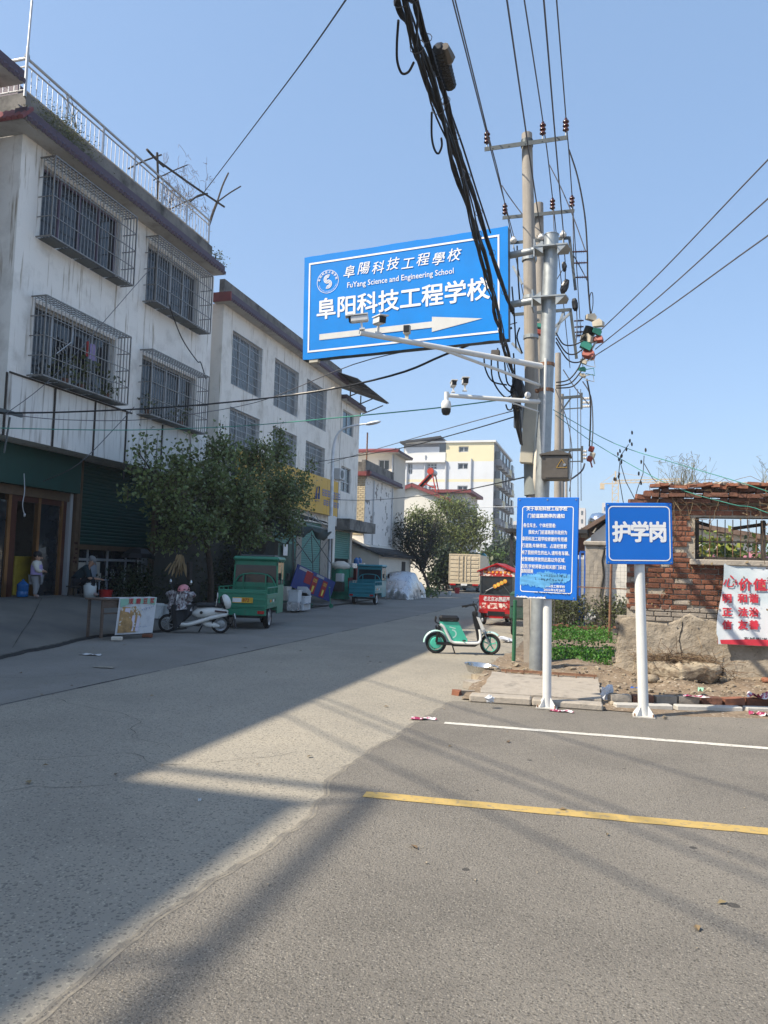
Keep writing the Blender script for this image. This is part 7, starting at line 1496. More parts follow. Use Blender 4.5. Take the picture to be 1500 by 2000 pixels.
q = MB(); q.bx(-W+.1,W-.1,.1,6.8,.45,.62); q.bx(-W,W,.0,.1,.36,.50); q.build('chassis', 'dark_steel', tk)
for x in (-.82,.82): q = MB(); q.box((x,-.045,.56), (.42,.04,.12)); q.build('tail_light', 'tail_red', tk)
q = MB(); q.box((0,-.045,.56), (.45,.02,.14)); q.build('number_plate', 'plate_white', tk)
for x in (-.85,.85): wheel(tk, (x,1.2,.38), .38, .24); wheel(tk, (x,5.9,.38), .38, .24)
q = MB(); q.rbox((0,6.2,1.45), (2.0,1.6,1.7), .15); q.build('cab', 'alu_white', tk); q = MB(); q.rbox((0,5.7,2.75), (1.8,1.0,.5), .2); q.build('wind_deflector', 'trike_blue', tk)
# ---- red snack trike
p = PY(969,1221,22.8); ft = thing('food_trike', 'red candied-fruit snack cart trike with pitched roof and glass cabinet', 'food cart', (p.x,22.8,0), R(-2)); W = .50
for x in (-W+.06,W-.06): wheel(ft, (x,.35,.24), .24, .11)
wheel(ft, (0,2.0,.24), .24, .1)
q = MB(); q.bx(-W,W,-.05,1.4,.36,.48); q.bar((-W,.35,.24),(W,.35,.24),.06); q.bx(-.2,.2,-.04,1.9,.22,.35); q.build('chassis', 'food_red', ft); q = MB(); q.bx(-.25,.25,-.06,-.045,.30,.42); q.build('number_plate_holder', 'black_plastic', ft)
q = MB(); q.bx(-W-.02,W+.02,-.02,1.35,.48,.88); q.build('lower_panel', 'food_red', ft); q = MB(); q.bx(-W,W,-.026,-.0215,.49,.66); q.build('photo_strip', 'food_photo', ft)
lettering(ft, '老北京冰糖葫芦', .15, 'sign_white', (0,-.03,.77), shear=.15, bold=0.0015, fitw=.78)
q = MB()
for x in (-W+.02,W-.02):
    for y in (0,1.3): q.bar((x,y,.88),(x,y,1.50),.04)
for y in (0,1.3): q.bar((-W,y,1.46),(W,y,1.46),.04); q.bar((-W,y,.9),(W,y,.9),.04)
q.bar((-.38,-.01,.92),(-.02,-.01,1.25),.02); q.bar((.42,-.01,.92),(.1,-.01,1.3),.02); q.build('cabinet_frame', 'dark_steel', ft)
q = MB(); q.bx(-W+.04,W-.04,.005,.01,.92,1.44); q.build('glass', 'glass_dark', ft); 
for x in (-1,1): q = MB(); q.bx(x*W-.006,x*W+.006,.04,1.26,.92,1.44); q.build('side_glass', 'glass_dark', ft)
q = MB(); q.bx(-W-.02,W+.02,-.03,1.36,1.45,1.60); q.build('roof_band', 'food_photo', ft); q = MB(); q.prism([(-W-.02,-.03,1.602),(W+.02,-.03,1.602),(0,-.03,1.80)], (0,1.4,0)); q.build('gable_board', 'food_red', ft)
q = MB(); q.prism([(-W-.08,-.1,1.56),(0,-.1,1.80),(0,-.1,1.84),(-W-.08,-.1,1.60)], (0,1.55,0)); q.prism([(0,-.1,1.80),(W+.08,-.1,1.56),(W+.08,-.1,1.60),(0,-.1,1.84)], (0,1.55,0)); q.build('roof', 'food_red', ft)
lettering(ft, '老北京冰糖葫芦', .12, 'sign_white', (0,-.035,1.655), shear=.15, bold=0.001, fitw=.55)
for k, ch in enumerate('冰糖葫芦'):
    c = (-.05+k*.098, -.035, 1.155+k*.052); q = MB(); q.lathe([(.062,-.008),(.062,0),(.05,.002),(0,.003)], 16, (c[0],c[1],c[2]), 'y'); q.build('skewer_disc', 'sticker_orange', ft); lettering(ft, ch, .085, 'sticker_yellow', (c[0],c[1]-.010,c[2]), bold=0.0015)
q = MB(); q.bar((-.32,-.03,1.01),(-.1,-.03,1.13),.014); q.build('skewer_stick', 'sign_white', ft)
for k in range(7): q = MB(); q.lathe([(.035,-.006),(.035,0),(0,.003)], 12, (-.36+k*.12,-.037,1.57-.00), 'y'); q.build('fruit_disc', 'sticker_orange', ft)
for x in (-W+.03,W-.03): q = MB(); q.box((x,-.055,.42), (.1,.02,.05)); q.build('tail_light', 'tail_red', ft)
q = MB(); q.bx(-.4,.4,1.45,2.15,.4,.55); q.bx(-.38,.38,2.05,2.15,.55,1.0); q.tube([(-.3,1.95,1.1),(.3,1.95,1.1)], .015, 6); q.rbox((0,1.6,.72),(.4,.4,.1),.03); q.build('front_body', 'food_red', ft)
tb_ = thing('parked_trike', 'dark green trike partly hidden behind the fence by the red cart', 'cargo trike', tuple(PY(1016,1222,19.5)), 0); tb_.location.z = 0; q = MB(); q.rbox((0,.6,.75), (.55,1.2,.7), .05); q.build('body', 'bin_green', tb_); q = MB(); q.bx(-.26,.26,-.02,.0,.75,1.0); q.build('window', 'glass_grey', tb_)
for x in (-.2,.2): wheel(tb_, (x,.3,.22), .22, .1)
MB = PM
# ================================================================== TREES AND PLANTS
def tree(label, base, blobs, n, size, leaf, r0=.09, name='tree', group=None, droop=.35, inner=.35, lean=None, asp=.72, branch=True, clump=7, bark='bark'):
    """tapered trunk, limbs to every clump, leaf-sized faces gathered in sprays through the clumps"""
    base = Vector(base); t = thing(name, label, 'tree', tuple(base), 0, group); q = MB(); C_ = [Vector(b[0]) for b in blobs]
    mid = sum(C_, Vector())/len(C_); fork = base+(mid-base)*.42 if lean is None else Vector(lean)
    q.tube(smooth_path([base-Vector((0,0,.1)), base+(fork-base)*.5+Vector((.06,.05,0)), fork]), [r0*1.15-(r0*.45)*i/12 for i in range(13)], 8)
    cs = []; w_ = [b[1][0]*b[1][1]*b[1][2] for b in blobs]; tot = sum(w_)
    for (c, rad), ww in zip([(Vector(b[0]), b[1]) for b in blobs], w_):
        m_ = (fork+c)*.5+Vector((random.gauss(0,.12),random.gauss(0,.12),-.1*rad[2])); q.tube(smooth_path([fork, m_, c], 4), [r0*.62, r0*.58, r0*.5, r0*.45, r0*.4, r0*.34, r0*.28, r0*.22, r0*.16], 6)
        nk = max(6, int(n*ww/tot/clump)); 
        for i in range(nk):
            d = Vector(rng.normal(size=3)).normalized(); k = (inner+(1-inner)*random.random())**.6*random.uniform(.75,1.08); e = c+Vector((d.x*rad[0],d.y*rad[1],d.z*rad[2]))*k
            if branch and i % 3 == 0: q.tube([c+(e-c)*random.uniform(.0,.3), c+(e-c)*.6+Vector((0,0,random.gauss(0,.04))), e], [r0*.12,r0*.08,r0*.04], 3, False)
            cs.append(e)
    q.build('trunk', bark, t, smooth=True)
    V, F = leaves([tuple(c) for c in cs], size, n_per=clump, spread=(size*1.0,)*3, droop=droop, asp=asp); leafobj('crown', V, F, leaf, t); return t
def bl(px, py, rx, ry, X=None, Y=None, dep=None):
    p = PX(px,py,X) if X is not None else PY(px,py,Y); d = (p-O).dot(_fw)/FPX; return (tuple(p), (rx*d, dep or rx*d, ry*d))
XT = -10.9
B1_ = [bl(290,945,38,55,-11.4), bl(335,985,50,55,-11.0), bl(350,920,52,48,XT), bl(410,955,60,70,XT), bl(430,890,48,45,-11.2), bl(470,975,62,72,-10.5), bl(500,900,45,55,-10.9), bl(545,885,32,50,-11.2), bl(545,965,58,58,-10.8), bl(590,955,26,50,-11.0), bl(395,1030,62,38,-10.6), bl(480,1040,60,36,-10.4), bl(550,1020,50,38,-11.0), bl(275,890,20,30,-11.5), bl(330,1050,40,35,-11.6)]
b_ = PX(412,1165,-11.6); tree('bushy broad-leaved tree in front of the near houses', (b_.x,b_.y,fz(b_.x,b_.y)), [(c, tuple(q*.93 for q in r)) for c, r in B1_], 15000, .125, 'leaf', .10, lean=PX(400,1040,-11.3), inner=.15)
sh_b = [bl(285,870,7,36,-11.9), bl(306,880,8,34,-11.9), bl(262,915,14,10,-11.6), bl(430,845,9,25,-11.2), bl(548,850,9,24,-11.2), bl(372,868,12,20,-11.3), bl(250,960,16,10,-11.6), bl(610,900,10,16,-11.2)]
t = bpy.data.objects.get('tree'); cs = []
for c, r_ in sh_b: cs += [tuple(Vector(c)+Vector((random.gauss(0,.5)*r_[0],random.gauss(0,.5)*r_[1],random.uniform(-1.2,1)*r_[2]))) for _ in range(46)]
V, F = leaves(cs, .125, droop=.5, asp=.72); leafobj('top_shoots', V, F, 'leaf', t, 'stuff')
q = MB()
for c, r_ in sh_b: q.tube([Vector(c)-Vector((0,0,r_[2]*1.6)), Vector(c), Vector(c)+Vector((0,0,r_[2]))], [.016,.012,.004], 4)
q.build('shoot_stems', 'bark', t, kind='stuff')
for k, (px, top, X, lab) in enumerate(((471,1060,-10.6,'slim young trunk in the shade right of the corn cobs'),(575,1060,-11.2,'pale slim trunk rising behind the green trike cab'))):
    p = PX(px,1150,X); p.z = fz(p.x,p.y); e = PX(px-4,top-50,X); q = MB(); q.tube(smooth_path([p, (p+e)*.5+Vector((.03,0,0)), e]), .028, 6); ship('sapling', q, 'bark', lab, 'tree')
p = PX(540,1150,-11.4); q = MB(); e = PX(562,1060,-11.3); q.tube([p, e], .06, 7); q.tube([e, PX(575,1040,-11.3)], .03, 5); ship('sapling', q, 'branch', 'dark leaning trunk behind the green trike', 'tree')
# mid-distance trees
B2_ = [bl(800,1050,36,40,Y=47), bl(830,1080,32,34,Y=47), bl(790,1085,26,26,Y=47), bl(845,1040,24,34,Y=47), bl(775,1030,16,22,Y=47)]
p = PY(840,1150,47); tree('dark sparse tree with spiky upswept branches behind the covered car', (p.x,p.y,0), B2_, 2600, .26, 'leaf_dark', .11, inner=.05, droop=-.2, asp=.3)
q = MB(); rb_ = random.Random(9)
for k in range(34):
    a = PY(828,1110,47); e = PY(rb_.uniform(755,868), rb_.uniform(1000,1085), 47+rb_.uniform(-.8,.8)); q.tube([a, (a+e)*.5+Vector((0,0,-.15)), e], [.05,.03,.012], 4)
o = q.build('spiky_branches', 'branch', None); tag(o, None, None); o.parent = [x for x in col.objects if x.name.startswith('tree') and x.type == 'EMPTY'][-1]; o.data.transform(Matrix.Translation(-o.parent.location))
B3_ = [bl(825,1010,36,18,Y=60), bl(870,990,30,22,Y=60), bl(900,1000,34,24,Y=60), bl(930,1020,30,26,Y=60), bl(860,1030,40,22,Y=60), bl(905,1045,42,22,Y=60), bl(935,1060,22,22,Y=60), bl(850,1065,34,24,Y=60), bl(890,1080,34,18,Y=60), bl(815,1040,26,18,Y=60), bl(960,1045,10,14,Y=60)]
p = PY(873,1140,60); tree('tall feathery light-green tree beside the truck', (p.x,p.y,0), B3_, 9000, .30, 'leaf_feather', .17, inner=.15, droop=.35, asp=.34, clump=9)
p = PY(872,1150,57); B4_ = [bl(870,1090,20,30,Y=57), bl(865,1120,22,24,Y=57), bl(850,1130,16,18,Y=57)]; tree('dense dark-green bush between the covered car and the truck', (p.x,p.y,0), B4_, 1700, .28, 'leaf_deep', .08)
for k, (px, py, rx, ry, Yd, lf, lab) in enumerate(((975,1085,22,18,90,'leaf_deep','dark distant tree just left of the notice board'),(992,1072,16,22,100,'leaf_deep','taller dark distant tree touching the notice board'),(962,1100,16,12,80,'leaf_mid','low distant bushes right of the truck'))):
    c, r_ = bl(px,py,rx,ry,Y=Yd); tree(lab, (c[0],c[1],0), [(c,r_),((c[0]+r_[0]*.5,c[1],c[2]-r_[2]*.5),(r_[0]*.7,r_[0]*.7,r_[2]*.6)),((c[0]-r_[0]*.6,c[1],c[2]-r_[2]*.4),(r_[0]*.6,r_[0]*.6,r_[2]*.6))], 1500, .5, lf, .15)
p = PX(852,1150,-10.4); c, r_ = bl(852,1148,22,10,Y=44)
V, F = leaves([(p.x+random.gauss(0,.5),43.5+random.gauss(0,1.5),.1+random.random()*.35) for _ in range(700)], .2); o = leafobj('roadside_weeds', V, F, 'leaf_mid'); tag(o, 'low weeds along the kerb beyond the covered car', 'weeds', kind='stuff')
# dark shrubs round the old man, rooftop growth
cs = [(random.gauss(-12.6,.3), random.uniform(18.0,20.4), .55+random.random()**.9*(1.0-.3*abs(random.gauss(0,1)))) for _ in range(1900)]+[(random.gauss(-12.2,.3), random.uniform(20.5,24.5), .5+random.random()**1.3*(1.5-.4*abs(random.gauss(0,1)))) for _ in range(1500)]+[(random.gauss(-12.5,.25), random.uniform(20.2,23.6), random.uniform(.8,3.6)) for _ in range(2600)]; V, F = leaves(cs, .10); o = leafobj('shade_shrubs', V, F, 'leaf_deep'); tag(o, 'dark shrubs in pots crowding the shade right of the seated man', 'shrubs', kind='stuff')
c0 = PX(130,255,-12.75); cs = [(c0.x+random.gauss(0,.1), c0.y+random.gauss(0,.55), c0.z+random.gauss(-.02,.22)-.1*abs(random.gauss(0,1))) for _ in range(2200)]; V, F = leaves(cs, .06, asp=.35); o = leafobj('parapet_plant', V, F, 'leaf_shrub'); tag(o, 'shaggy plant growing out of the grey rooftop parapet', 'plant', kind='stuff')
c1 = PX(145,232,-12.8); q = MB()
for k in range(7): q.tube([c1+Vector((0,random.gauss(0,.1),-.2)), c1+Vector((random.gauss(0,.05),random.gauss(0,.2),random.uniform(.1,.5)))], .008, 4)
o = q.build('plant_stalks', 'grass_dry'); tag(o, 'upright seedy stalks above the parapet plant', 'plant', kind='stuff')
c0 = PX(424,505,-12.9); cs = [(c0.x+random.gauss(0,.1), c0.y+random.gauss(0,.2), c0.z+random.gauss(0,.12)) for _ in range(200)]; V, F = leaves(cs, .08); o = leafobj('parapet_tuft', V, F, 'leaf_shrub'); tag(o, 'small green tuft at the far end of the near roof', 'plant', kind='stuff')
tr_ = thing('roof_trellis', 'rough pole trellis with bare vines standing on the near rooftop', 'trellis', tuple(PX(309,390,-13.1)))
RX = -13.1; U = lambda px, py, X=RX: PX(px,py,X)
for k, (a, b, r_) in enumerate(((U(308,400),U(307,298),.035),(U(287,292),U(320,325),.04),(U(310,315),U(438,404),.035),(U(250,330,-14),U(316,302),.025),(U(408,440),U(424,395),.045),(U(424,395),U(446,338),.03),(U(424,395),U(470,364),.025),(U(300,352),U(366,322),.018),(U(370,395),U(405,378),.03),(U(330,410,-14),U(405,378),.02))):
    q = MB(); d = b-a; q.tube(smooth_path([a, a+d*.5+Vector((0,random.gauss(0,.03),random.gauss(0,.03))), b]), r_, 6); q.build('pole', 'branch', tr_)
q = MB(); rv = random.Random(3)
for k in range(130):
    p = U(rv.gauss(350,28), rv.gauss(390,26), -13.1-rv.random()*.6); pts = [p]
    for i in range(6): pts.append(pts[-1]+Vector((rv.gauss(0,.06),rv.gauss(0,.12),rv.gauss(0,.12))))
    q.tube(smooth_path(pts, 2), .0055, 3, False)
for k in range(6):
    pts = [U(322,320)]
    for i in range(5): pts.append(pts[-1]+Vector((0,rv.gauss(.02,.04),rv.uniform(.02,.12))))
    q.tube(pts, .005, 3, False)
q.build('bare_vines', 'twig', tr_, kind='stuff')
# ================================================================== PEOPLE
def skinned(verts, edges, radii, sub=1):
    me = bpy.data.meshes.new('body'); me.from_pydata(verts, edges, []); o = bpy.data.objects.new('body', me); col.objects.link(o)
    sk = o.modifiers.new('s', 'SKIN'); me.skin_vertices[0].data[0].use_root = True
    for i, r_ in enumerate(radii): me.skin_vertices[0].data[i].radius = (r_, r_) if not isinstance(r_, tuple) else r_
    sb_ = o.modifiers.new('d', 'SUBSURF'); sb_.levels = sub; sb_.render_levels = sub
    dg = bpy.context.evaluated_depsgraph_get(); dg.update(); m2 = bpy.data.meshes.new_from_object(o.evaluated_get(dg)); bpy.data.objects.remove(o); return m2
def skin_part(name, m, parent, J, chains, rad, sub=1):
    """J: joint -> position, chains: lists of joint names, rad: joint -> radius"""
    names = []; E_ = []
    for ch in chains:
        for n_ in ch:
            if n_ not in names: names.append(n_)
        E_ += [(names.index(a), names.index(b)) for a, b in zip(ch, ch[1:])]
    me = skinned([J[n_] for n_ in names], E_, [rad[n_] for n_ in names], sub); me.name = name
    for p in me.polygons: p.use_smooth = True
    me.materials.clear(); me.materials.append(M[m]); o = bpy.data.objects.new(name, me); col.objects.link(o); o.parent = parent; return o
def person(label, loc, rz, J, s, mats, head, hair, hairmode):
    t = thing('person', label, 'person', loc, rz); k = lambda p: Vector(p)*s
    J = {a: tuple(k(b)) for a, b in J.items()}; R_ = lambda **kw: {a: b*s for a, b in kw.items()}
    rad = R_(pel=.105, belly=.10, chest=.115, neck=.045, shl=.05, shr=.05, ell=.038, elr=.038, wrl=.026, wrr=.026, hipl=.075, hipr=.075, knl=.055, knr=.055, anl=.035, anr=.035, tol=.03, tor=.03, hd0=.05, hd1=.085, hd2=.075)
    hx = head; J['hd0'] = tuple(k(hx[0])); J['hd1'] = tuple(k(hx[1])); J['hd2'] = tuple(k(hx[2]))
    fin = []
    for sd in 'lr':
        w_ = Vector(J['wr'+sd]); e = Vector(J['el'+sd]); d = (w_-e).normalized(); sidev = d.cross(Vector((0,0,1))); sidev = sidev.normalized() if sidev.length > .01 else Vector((1,0,0))
        J['pm'+sd] = tuple(w_+d*.05*s); rad['pm'+sd] = .026*s; kk = 1 if sd == 'l' else -1
        for i in range(4):
            off = sidev*(i-1.5)*.019*s; ln = (.058,.068,.065,.052)[i]*s; a1, a2 = 'f%s%da' % (sd, i), 'f%s%db' % (sd, i); J[a1] = tuple(w_+d*.075*s+off); J[a2] = tuple(w_+d*(.075*s+ln)+off*1.1+Vector((0,0,-.02*s))); rad[a1] = .0095*s; rad[a2] = .0075*s; fin.append(['pm'+sd, a1, a2])
        a1, a2 = 't%sa' % sd, 't%sb' % sd; J[a1] = tuple(w_+d*.045*s+sidev*kk*.035*s); J[a2] = tuple(w_+d*.085*s+sidev*kk*.045*s+Vector((0,0,-.01*s))); rad[a1] = .011*s; rad[a2] = .008*s; fin.append(['pm'+sd, a1, a2])
    skin_part('body', 'skin', t, J, [['pel','belly','chest','neck','hd0','hd1','hd2'],['chest','shl','ell','wrl','pml'],['chest','shr','elr','wrr','pmr'],['pel','hipl','knl','anl','tol'],['pel','hipr','knr','anr','tor']]+fin, rad, 1)
    def cloth(nm, m, chains, f, names_):
        r2 = {a: rad[a]*f for a in rad}; skin_part(nm, m, t, J, chains, r2, 1)
    J['cul'] = tuple(Vector(J['ell'])*.15+Vector(J['wrl'])*.85); J['cur'] = tuple(Vector(J['elr'])*.15+Vector(J['wrr'])*.85); rad['cul'] = rad['cur'] = .032*s
    J['hl'] = tuple(Vector(J['ell'])*.7+Vector(J['shl'])*.3); J['hr'] = tuple(Vector(J['elr'])*.7+Vector(J['shr'])*.3); rad['hl'] = rad['hr'] = .042*s
    if mats[3] == 'long': arms = [['chest','shl','ell','cul'],['chest','shr','elr','cur']]
    else: arms = [['chest','shl','hl','ell'],['chest','shr','hr','elr']]
    pv_, ch_, nk_ = Vector(J['pel']), Vector(J['chest']), Vector(J['neck']); ax_ = (pv_-ch_).normalized(); J['waist'] = tuple(pv_+ax_*.10*s); rad['waist'] = .125*s; J['collar'] = tuple(ch_*.25+nk_*.75); rad['collar'] = .062*s
    cloth('top', mats[0], [['waist','belly','chest','collar']]+([] if mats[4] else arms), 1.42, None)
    if mats[4]: cloth('sleeves', mats[4], [['chest','shl','ell','cul']], 1.6, None); cloth('sleeves', mats[4], [['chest','shr','elr','cur']], 1.6, None)
    cloth('trousers', mats[1], [['pel','hipl','knl','anl'],['pel','hipr','knr','anr']], 1.34, None)
    cloth('shoes', mats[2], [['anl','tol']], 1.25, None); cloth('shoes', mats[2], [['anr','tor']], 1.25, None)
    h1, h2 = Vector(J['hd1']), Vector(J['hd2']); fw_ = k(hx[3]).normalized(); upv = (h2-h1).normalized(); sdv = fw_.cross(upv).normalized(); mt = Matrix((sdv, fw_, upv)).transposed().to_4x4(); mt.translation = (h1+h2)/2
    q = MB0(); q.blob((0,-.012*s,.035*s), (.090*s,.105*s,.085*s), 8, .03); q.v = [v for v in q.v]
    q.xf(mt); MB0.build(q, 'hair', hair, t, smooth='all')
    for sx_ in (-1,1):
        q = MB0(); q.blob((sx_*.033*s,.083*s,-.015*s), (.012*s,.006*s,.008*s), 4, 0); q.xf(mt); MB0.build(q, 'eye', 'hair_black', t)
        q = MB0(); q.blob((sx_*.088*s,-.0*s,-.02*s), (.012*s,.02*s,.03*s), 4, 0); q.xf(mt); MB0.build(q, 'ear', 'skin', t)
    q = MB0(); q.blob((0,.09*s,-.04*s), (.013*s,.018*s,.02*s), 4, 0); q.xf(mt); MB0.build(q, 'nose', 'skin', t); q = MB0(); q.blob((0,.083*s,-.072*s), (.026*s,.006*s,.006*s), 4, 0); q.xf(mt); MB0.build(q, 'mouth', 'dark_red', t)
    return t
# child: stands at the shop door, turned towards the right, hands held together (y = facing)
J = dict(pel=(0,0,.52), belly=(0,.0,.66), chest=(0,0,.80), neck=(0,.01,.885), shl=(-.13,0,.84), shr=(.13,0,.84), ell=(-.17,.06,.66), elr=(.17,.06,.66), wrl=(-.05,.145,.66), wrr=(.05,.145,.65), hipl=(-.065,0,.48), hipr=(.065,0,.48), knl=(-.07,.015,.27), knr=(.075,.03,.27), anl=(-.075,-.02,.06), anr=(.08,.01,.06), tol=(-.08,.08,.025), tor=(.09,.11,.025))
p = PX(68,1166,-13.15); gz = fz(p.x,p.y)+.015
person('small child in a lilac jumper with cream sleeves standing at the shop doorway', (p.x,p.y,gz), R(-62), J, .98, ('cloth_lilac','cloth_grey','shoe','long','cloth_cream'), [(0,.01,.91),(0,.02,.985),(0,.015,1.05),(0,1,-.05)], 'hair_black', 'short')
J = dict(pel=(0,0,.34), belly=(0,.08,.50), chest=(0,.22,.66), neck=(0,.29,.73), shl=(-.19,.24,.70), shr=(.19,.24,.70), ell=(-.24,.32,.44), elr=(.24,.32,.44), wrl=(-.07,.54,.42), wrr=(.07,.52,.42), hipl=(-.10,.03,.33), hipr=(.10,.03,.33), knl=(-.16,.40,.44), knr=(.16,.42,.44), anl=(-.13,.36,.08), anr=(.13,.40,.08), tol=(-.15,.50,.03), tor=(.15,.55,.03))
p = PX(146,1166,-13.3); gz = fz(p.x,p.y)+.015
person('old man with grey hair in dark clothes hunched on a stool by the shutter', (p.x,p.y,gz), R(-58), J, 1.06, ('cloth_navy','cloth_dark','shoe','short',None), [(0,.31,.76),(0,.36,.83),(0,.38,.895),(0,.8,-.5)], 'hair_grey', 'short')
st_ = thing('stool', 'low dark stool the old man sits on', 'stool', (p.x,p.y,gz)); q = MB(); q.rbox((p.x,p.y-.02,gz+.24), (.32,.3,.04), .01); q.build('seat', 'dark_wood', st_)
for a in (-.12,.12):
    for b in (-.13,.09): q = MB(); q.bar((p.x+a,p.y+b,gz),(p.x+a*.9,p.y+b*.9,gz+.22), .03); q.build('leg', 'dark_wood', st_)
# ================================================================== SMALL THINGS, LEFT SIDE
def on(px, py, X): p = PX(px,py,X); p.z = fz(p.x,p.y)+.012; return p
p = on(44,1154,-13.7); bt_ = thing('water_bottle', 'large blue water-cooler bottle beside the child', 'bottle', tuple(p)); q = MB(); q.lathe([(.12,0),(.135,.02),(.135,.12),(.125,.14),(.135,.16),(.135,.30),(.06,.37),(.03,.39),(.03,.43),(0,.43)], 16, tuple(p)); q.build('body', 'bottle_blue', bt_, smooth=True)
p = on(175,1169,-12.95); q = MB(); q.lathe([(.14,0),(.16,.15),(.165,.30),(.13,.34),(.15,.38),(.10,.35)], 14, tuple(p), jit=.06); ship('plastic_bag', q, 'bucket_white', 'white full plastic bag standing in front of the old man', 'bag', smooth='all')
p = on(206,1166,-12.9); q = MB(); q.lathe([(.15,0),(.19,.20),(.20,.21),(.18,.20),(.14,.02),(0,.02)], 18, tuple(p)); ship('plastic_basin', q, 'basin_red', 'red plastic basin right of the old man', 'basin', smooth=True)
p = on(190,1160,-13.5); ch = thing('plastic_chair', 'pale grey plastic chair behind the red basin', 'chair', tuple(p)); q = MB(); q.rbox((p.x,p.y,p.z+.4), (.42,.42,.03), .01); q.build('seat', 'chair_grey', ch); q = MB(); q.grid(lambda u, v: (p.x-.2+.03*math.sin(u*3), p.y+(u-.5)*.42*(1-.25*v*v), p.z+.4+v*.45), 6, 6); q.build('backrest', 'chair_grey', ch)
for a in (-.18,.18):
    for b in (-.18,.18): q = MB(); q.bar((p.x+a,p.y+b,p.z),(p.x+a*.9,p.y+b*.9,p.z+.39), .03); q.build('leg', 'chair_grey', ch)
p = PX(270,1085,-13.3); um = thing('umbrella', 'open black umbrella leaning in the dark beside the shutter', 'umbrella', tuple(p)); q = MB(); q.lathe([(.0,.25),(.25,.2),(.42,.06),(.5,-.08)], 8, tuple(p)); q.build('canopy', 'black_plastic', um); q = MB(); q.tube([p+Vector((0,0,.25)), p+Vector((0,0,-.5))], .01, 5); q.build('shaft', 'steel', um); q = MB(); q.blob(tuple(p+Vector((.3,.42,.05))), (.04,.04,.04), 5, 0); q.build('knob', 'house_cream', um)
for k, (px, py, m, lab) in enumerate(((306,1208,'bucket_white','white bucket with lid just left of the scooter front wheel'),(322,1226,'bucket_white','tilted white pail beside the scooter front wheel'))):
    p = on(px,py,-10.4); t = thing('bucket', lab, 'bucket', tuple(p)); q = MB(); q.lathe([(.125,0),(.15,.32),(.155,.33),(.14,.33),(.11,.03),(0,.03)] if k else [(.125,0),(.15,.30),(.165,.30),(.165,.35),(0,.36)], 16, tuple(p)); q.build('body', m, t, smooth=True); q = MB(); q.tube(smooth_path([p+Vector((-.15,0,.3)), p+Vector((-.1,-.1,.2)), p+Vector((.1,-.1,.2)), p+Vector((.15,0,.3))]), .005, 4); q.build('handle', 'steel', t)
p = PX(352,1085,-11.0); cb = thing('corn_bunch', 'bunch of dried corn cobs hanging in the shade above the scooter', 'corn', tuple(p))
for k in range(44):
    a = random.uniform(-1,1); z0 = random.uniform(-.05,.05); tp = p+Vector((random.gauss(0,.05), a*.10, -.02+z0)); d = Vector((random.gauss(0,.15), a*.5+random.gauss(0,.12), -1)).normalized()*random.uniform(.2,.32); tp = tp+d*random.choice((0,.5,.9)); q = MB(); q.tube([tp, tp+d*.3, tp+d*.75, tp+d], [.018,.026,.022,.006], 6); q.build('cob', 'corn', cb)
q = MB(); q.tube([p+Vector((0,0,.05)), p+Vector((0,.5,.35))], .015, 5); q.build('hanging_stick', 'branch', cb)
q = MB(); pp_ = PX(370,1115,-11.0); q.rbox(tuple(pp_), (.12,.2,.5), .03, (0,0,.2)); ship('burlap_sack', q, 'dark_wood', 'brown sack hanging next to the corn cobs', 'sack')
# table with banner
A, B_ = G(196,1246,.06), G(297,1240,.05); d = (B_-A); d.z = 0; an_ = math.atan2(d.y, d.x); L_ = d.length; MB = MB0
tb_ = thing('table', 'worn wooden table draped with a soy-milk banner by the road edge', 'table', (A.x,A.y,.05), an_); Wt, H_ = .5, .76
q = MB(); q.rbox((L_/2,Wt/2,H_), (L_+.06,Wt+.04,.035), .008); q.build('tabletop', 'wood_old', tb_); q = MB(); q.bx(.05,.5,.02,.04,H_-.17,H_-.02); q.build('drawer', 'wood_old', tb_)
for x in (.04,L_-.04):
    for y in (.04,Wt-.04): q = MB(); q.bar((x,y,0),(x,y,H_-.02),.045); q.build('leg', 'wood_old', tb_)
q = MB(); q.bar((.04,.04,H_-.28),(L_-.04,.04,H_-.28),.03); q.build('rail', 'wood_old', tb_); MB = MB0
bn2 = thing('banner', 'white soy-milk advertising banner with red title hanging on the old table', 'banner', (A.x,A.y,.05), an_)
sk_ = lambda x, z: (x-.10*(1-z/.75)*.6, -.03-.02*math.sin(x*9)*(1-z/.8), z)
x0, x1 = .37, L_+.05
q = MB(); q.grid(lambda u, v: sk_(x0+u*(x1-x0), .05+.735*v), 16, 12); q.grid(lambda u, v: (x0-.2+u*(x1-x0+.2), -.02+v*Wt*.5, .785+.004*math.sin(u*20)), 10, 4); q.build('cloth', 'banner_white', bn2, smooth='all')
def onb(u, v, d=.012): a = sk_(x0+u*(x1-x0), .05+.735*v); return (a[0], a[1]-d, a[2])
def patch(pts, m, nm, d=.010): q = MB(); q.poly([onb(u,v,d) for u, v in pts]); return q.build(nm, m, bn2)
patch([(.02,.98),(.98,.98),(.96,.78),(.8,.82),(.3,.84),(.05,.74)], 'banner_green', 'print_band'); patch([(.05,.05),(.50,.05),(.56,.36),(.62,.50),(.55,.62),(.44,.77),(.30,.74),(.12,.76),(.06,.66)], 'soy_tan', 'print_beans')
for u0, u1, v1 in ((.14,.30,.72),(.34,.44,.52),(.47,.57,.50)): patch([(u0,.08),(u1-.01,.08),(u1+.01,v1),(u0+.04,v1)], 'soy_white', 'print_glass', .016)
q = MB()
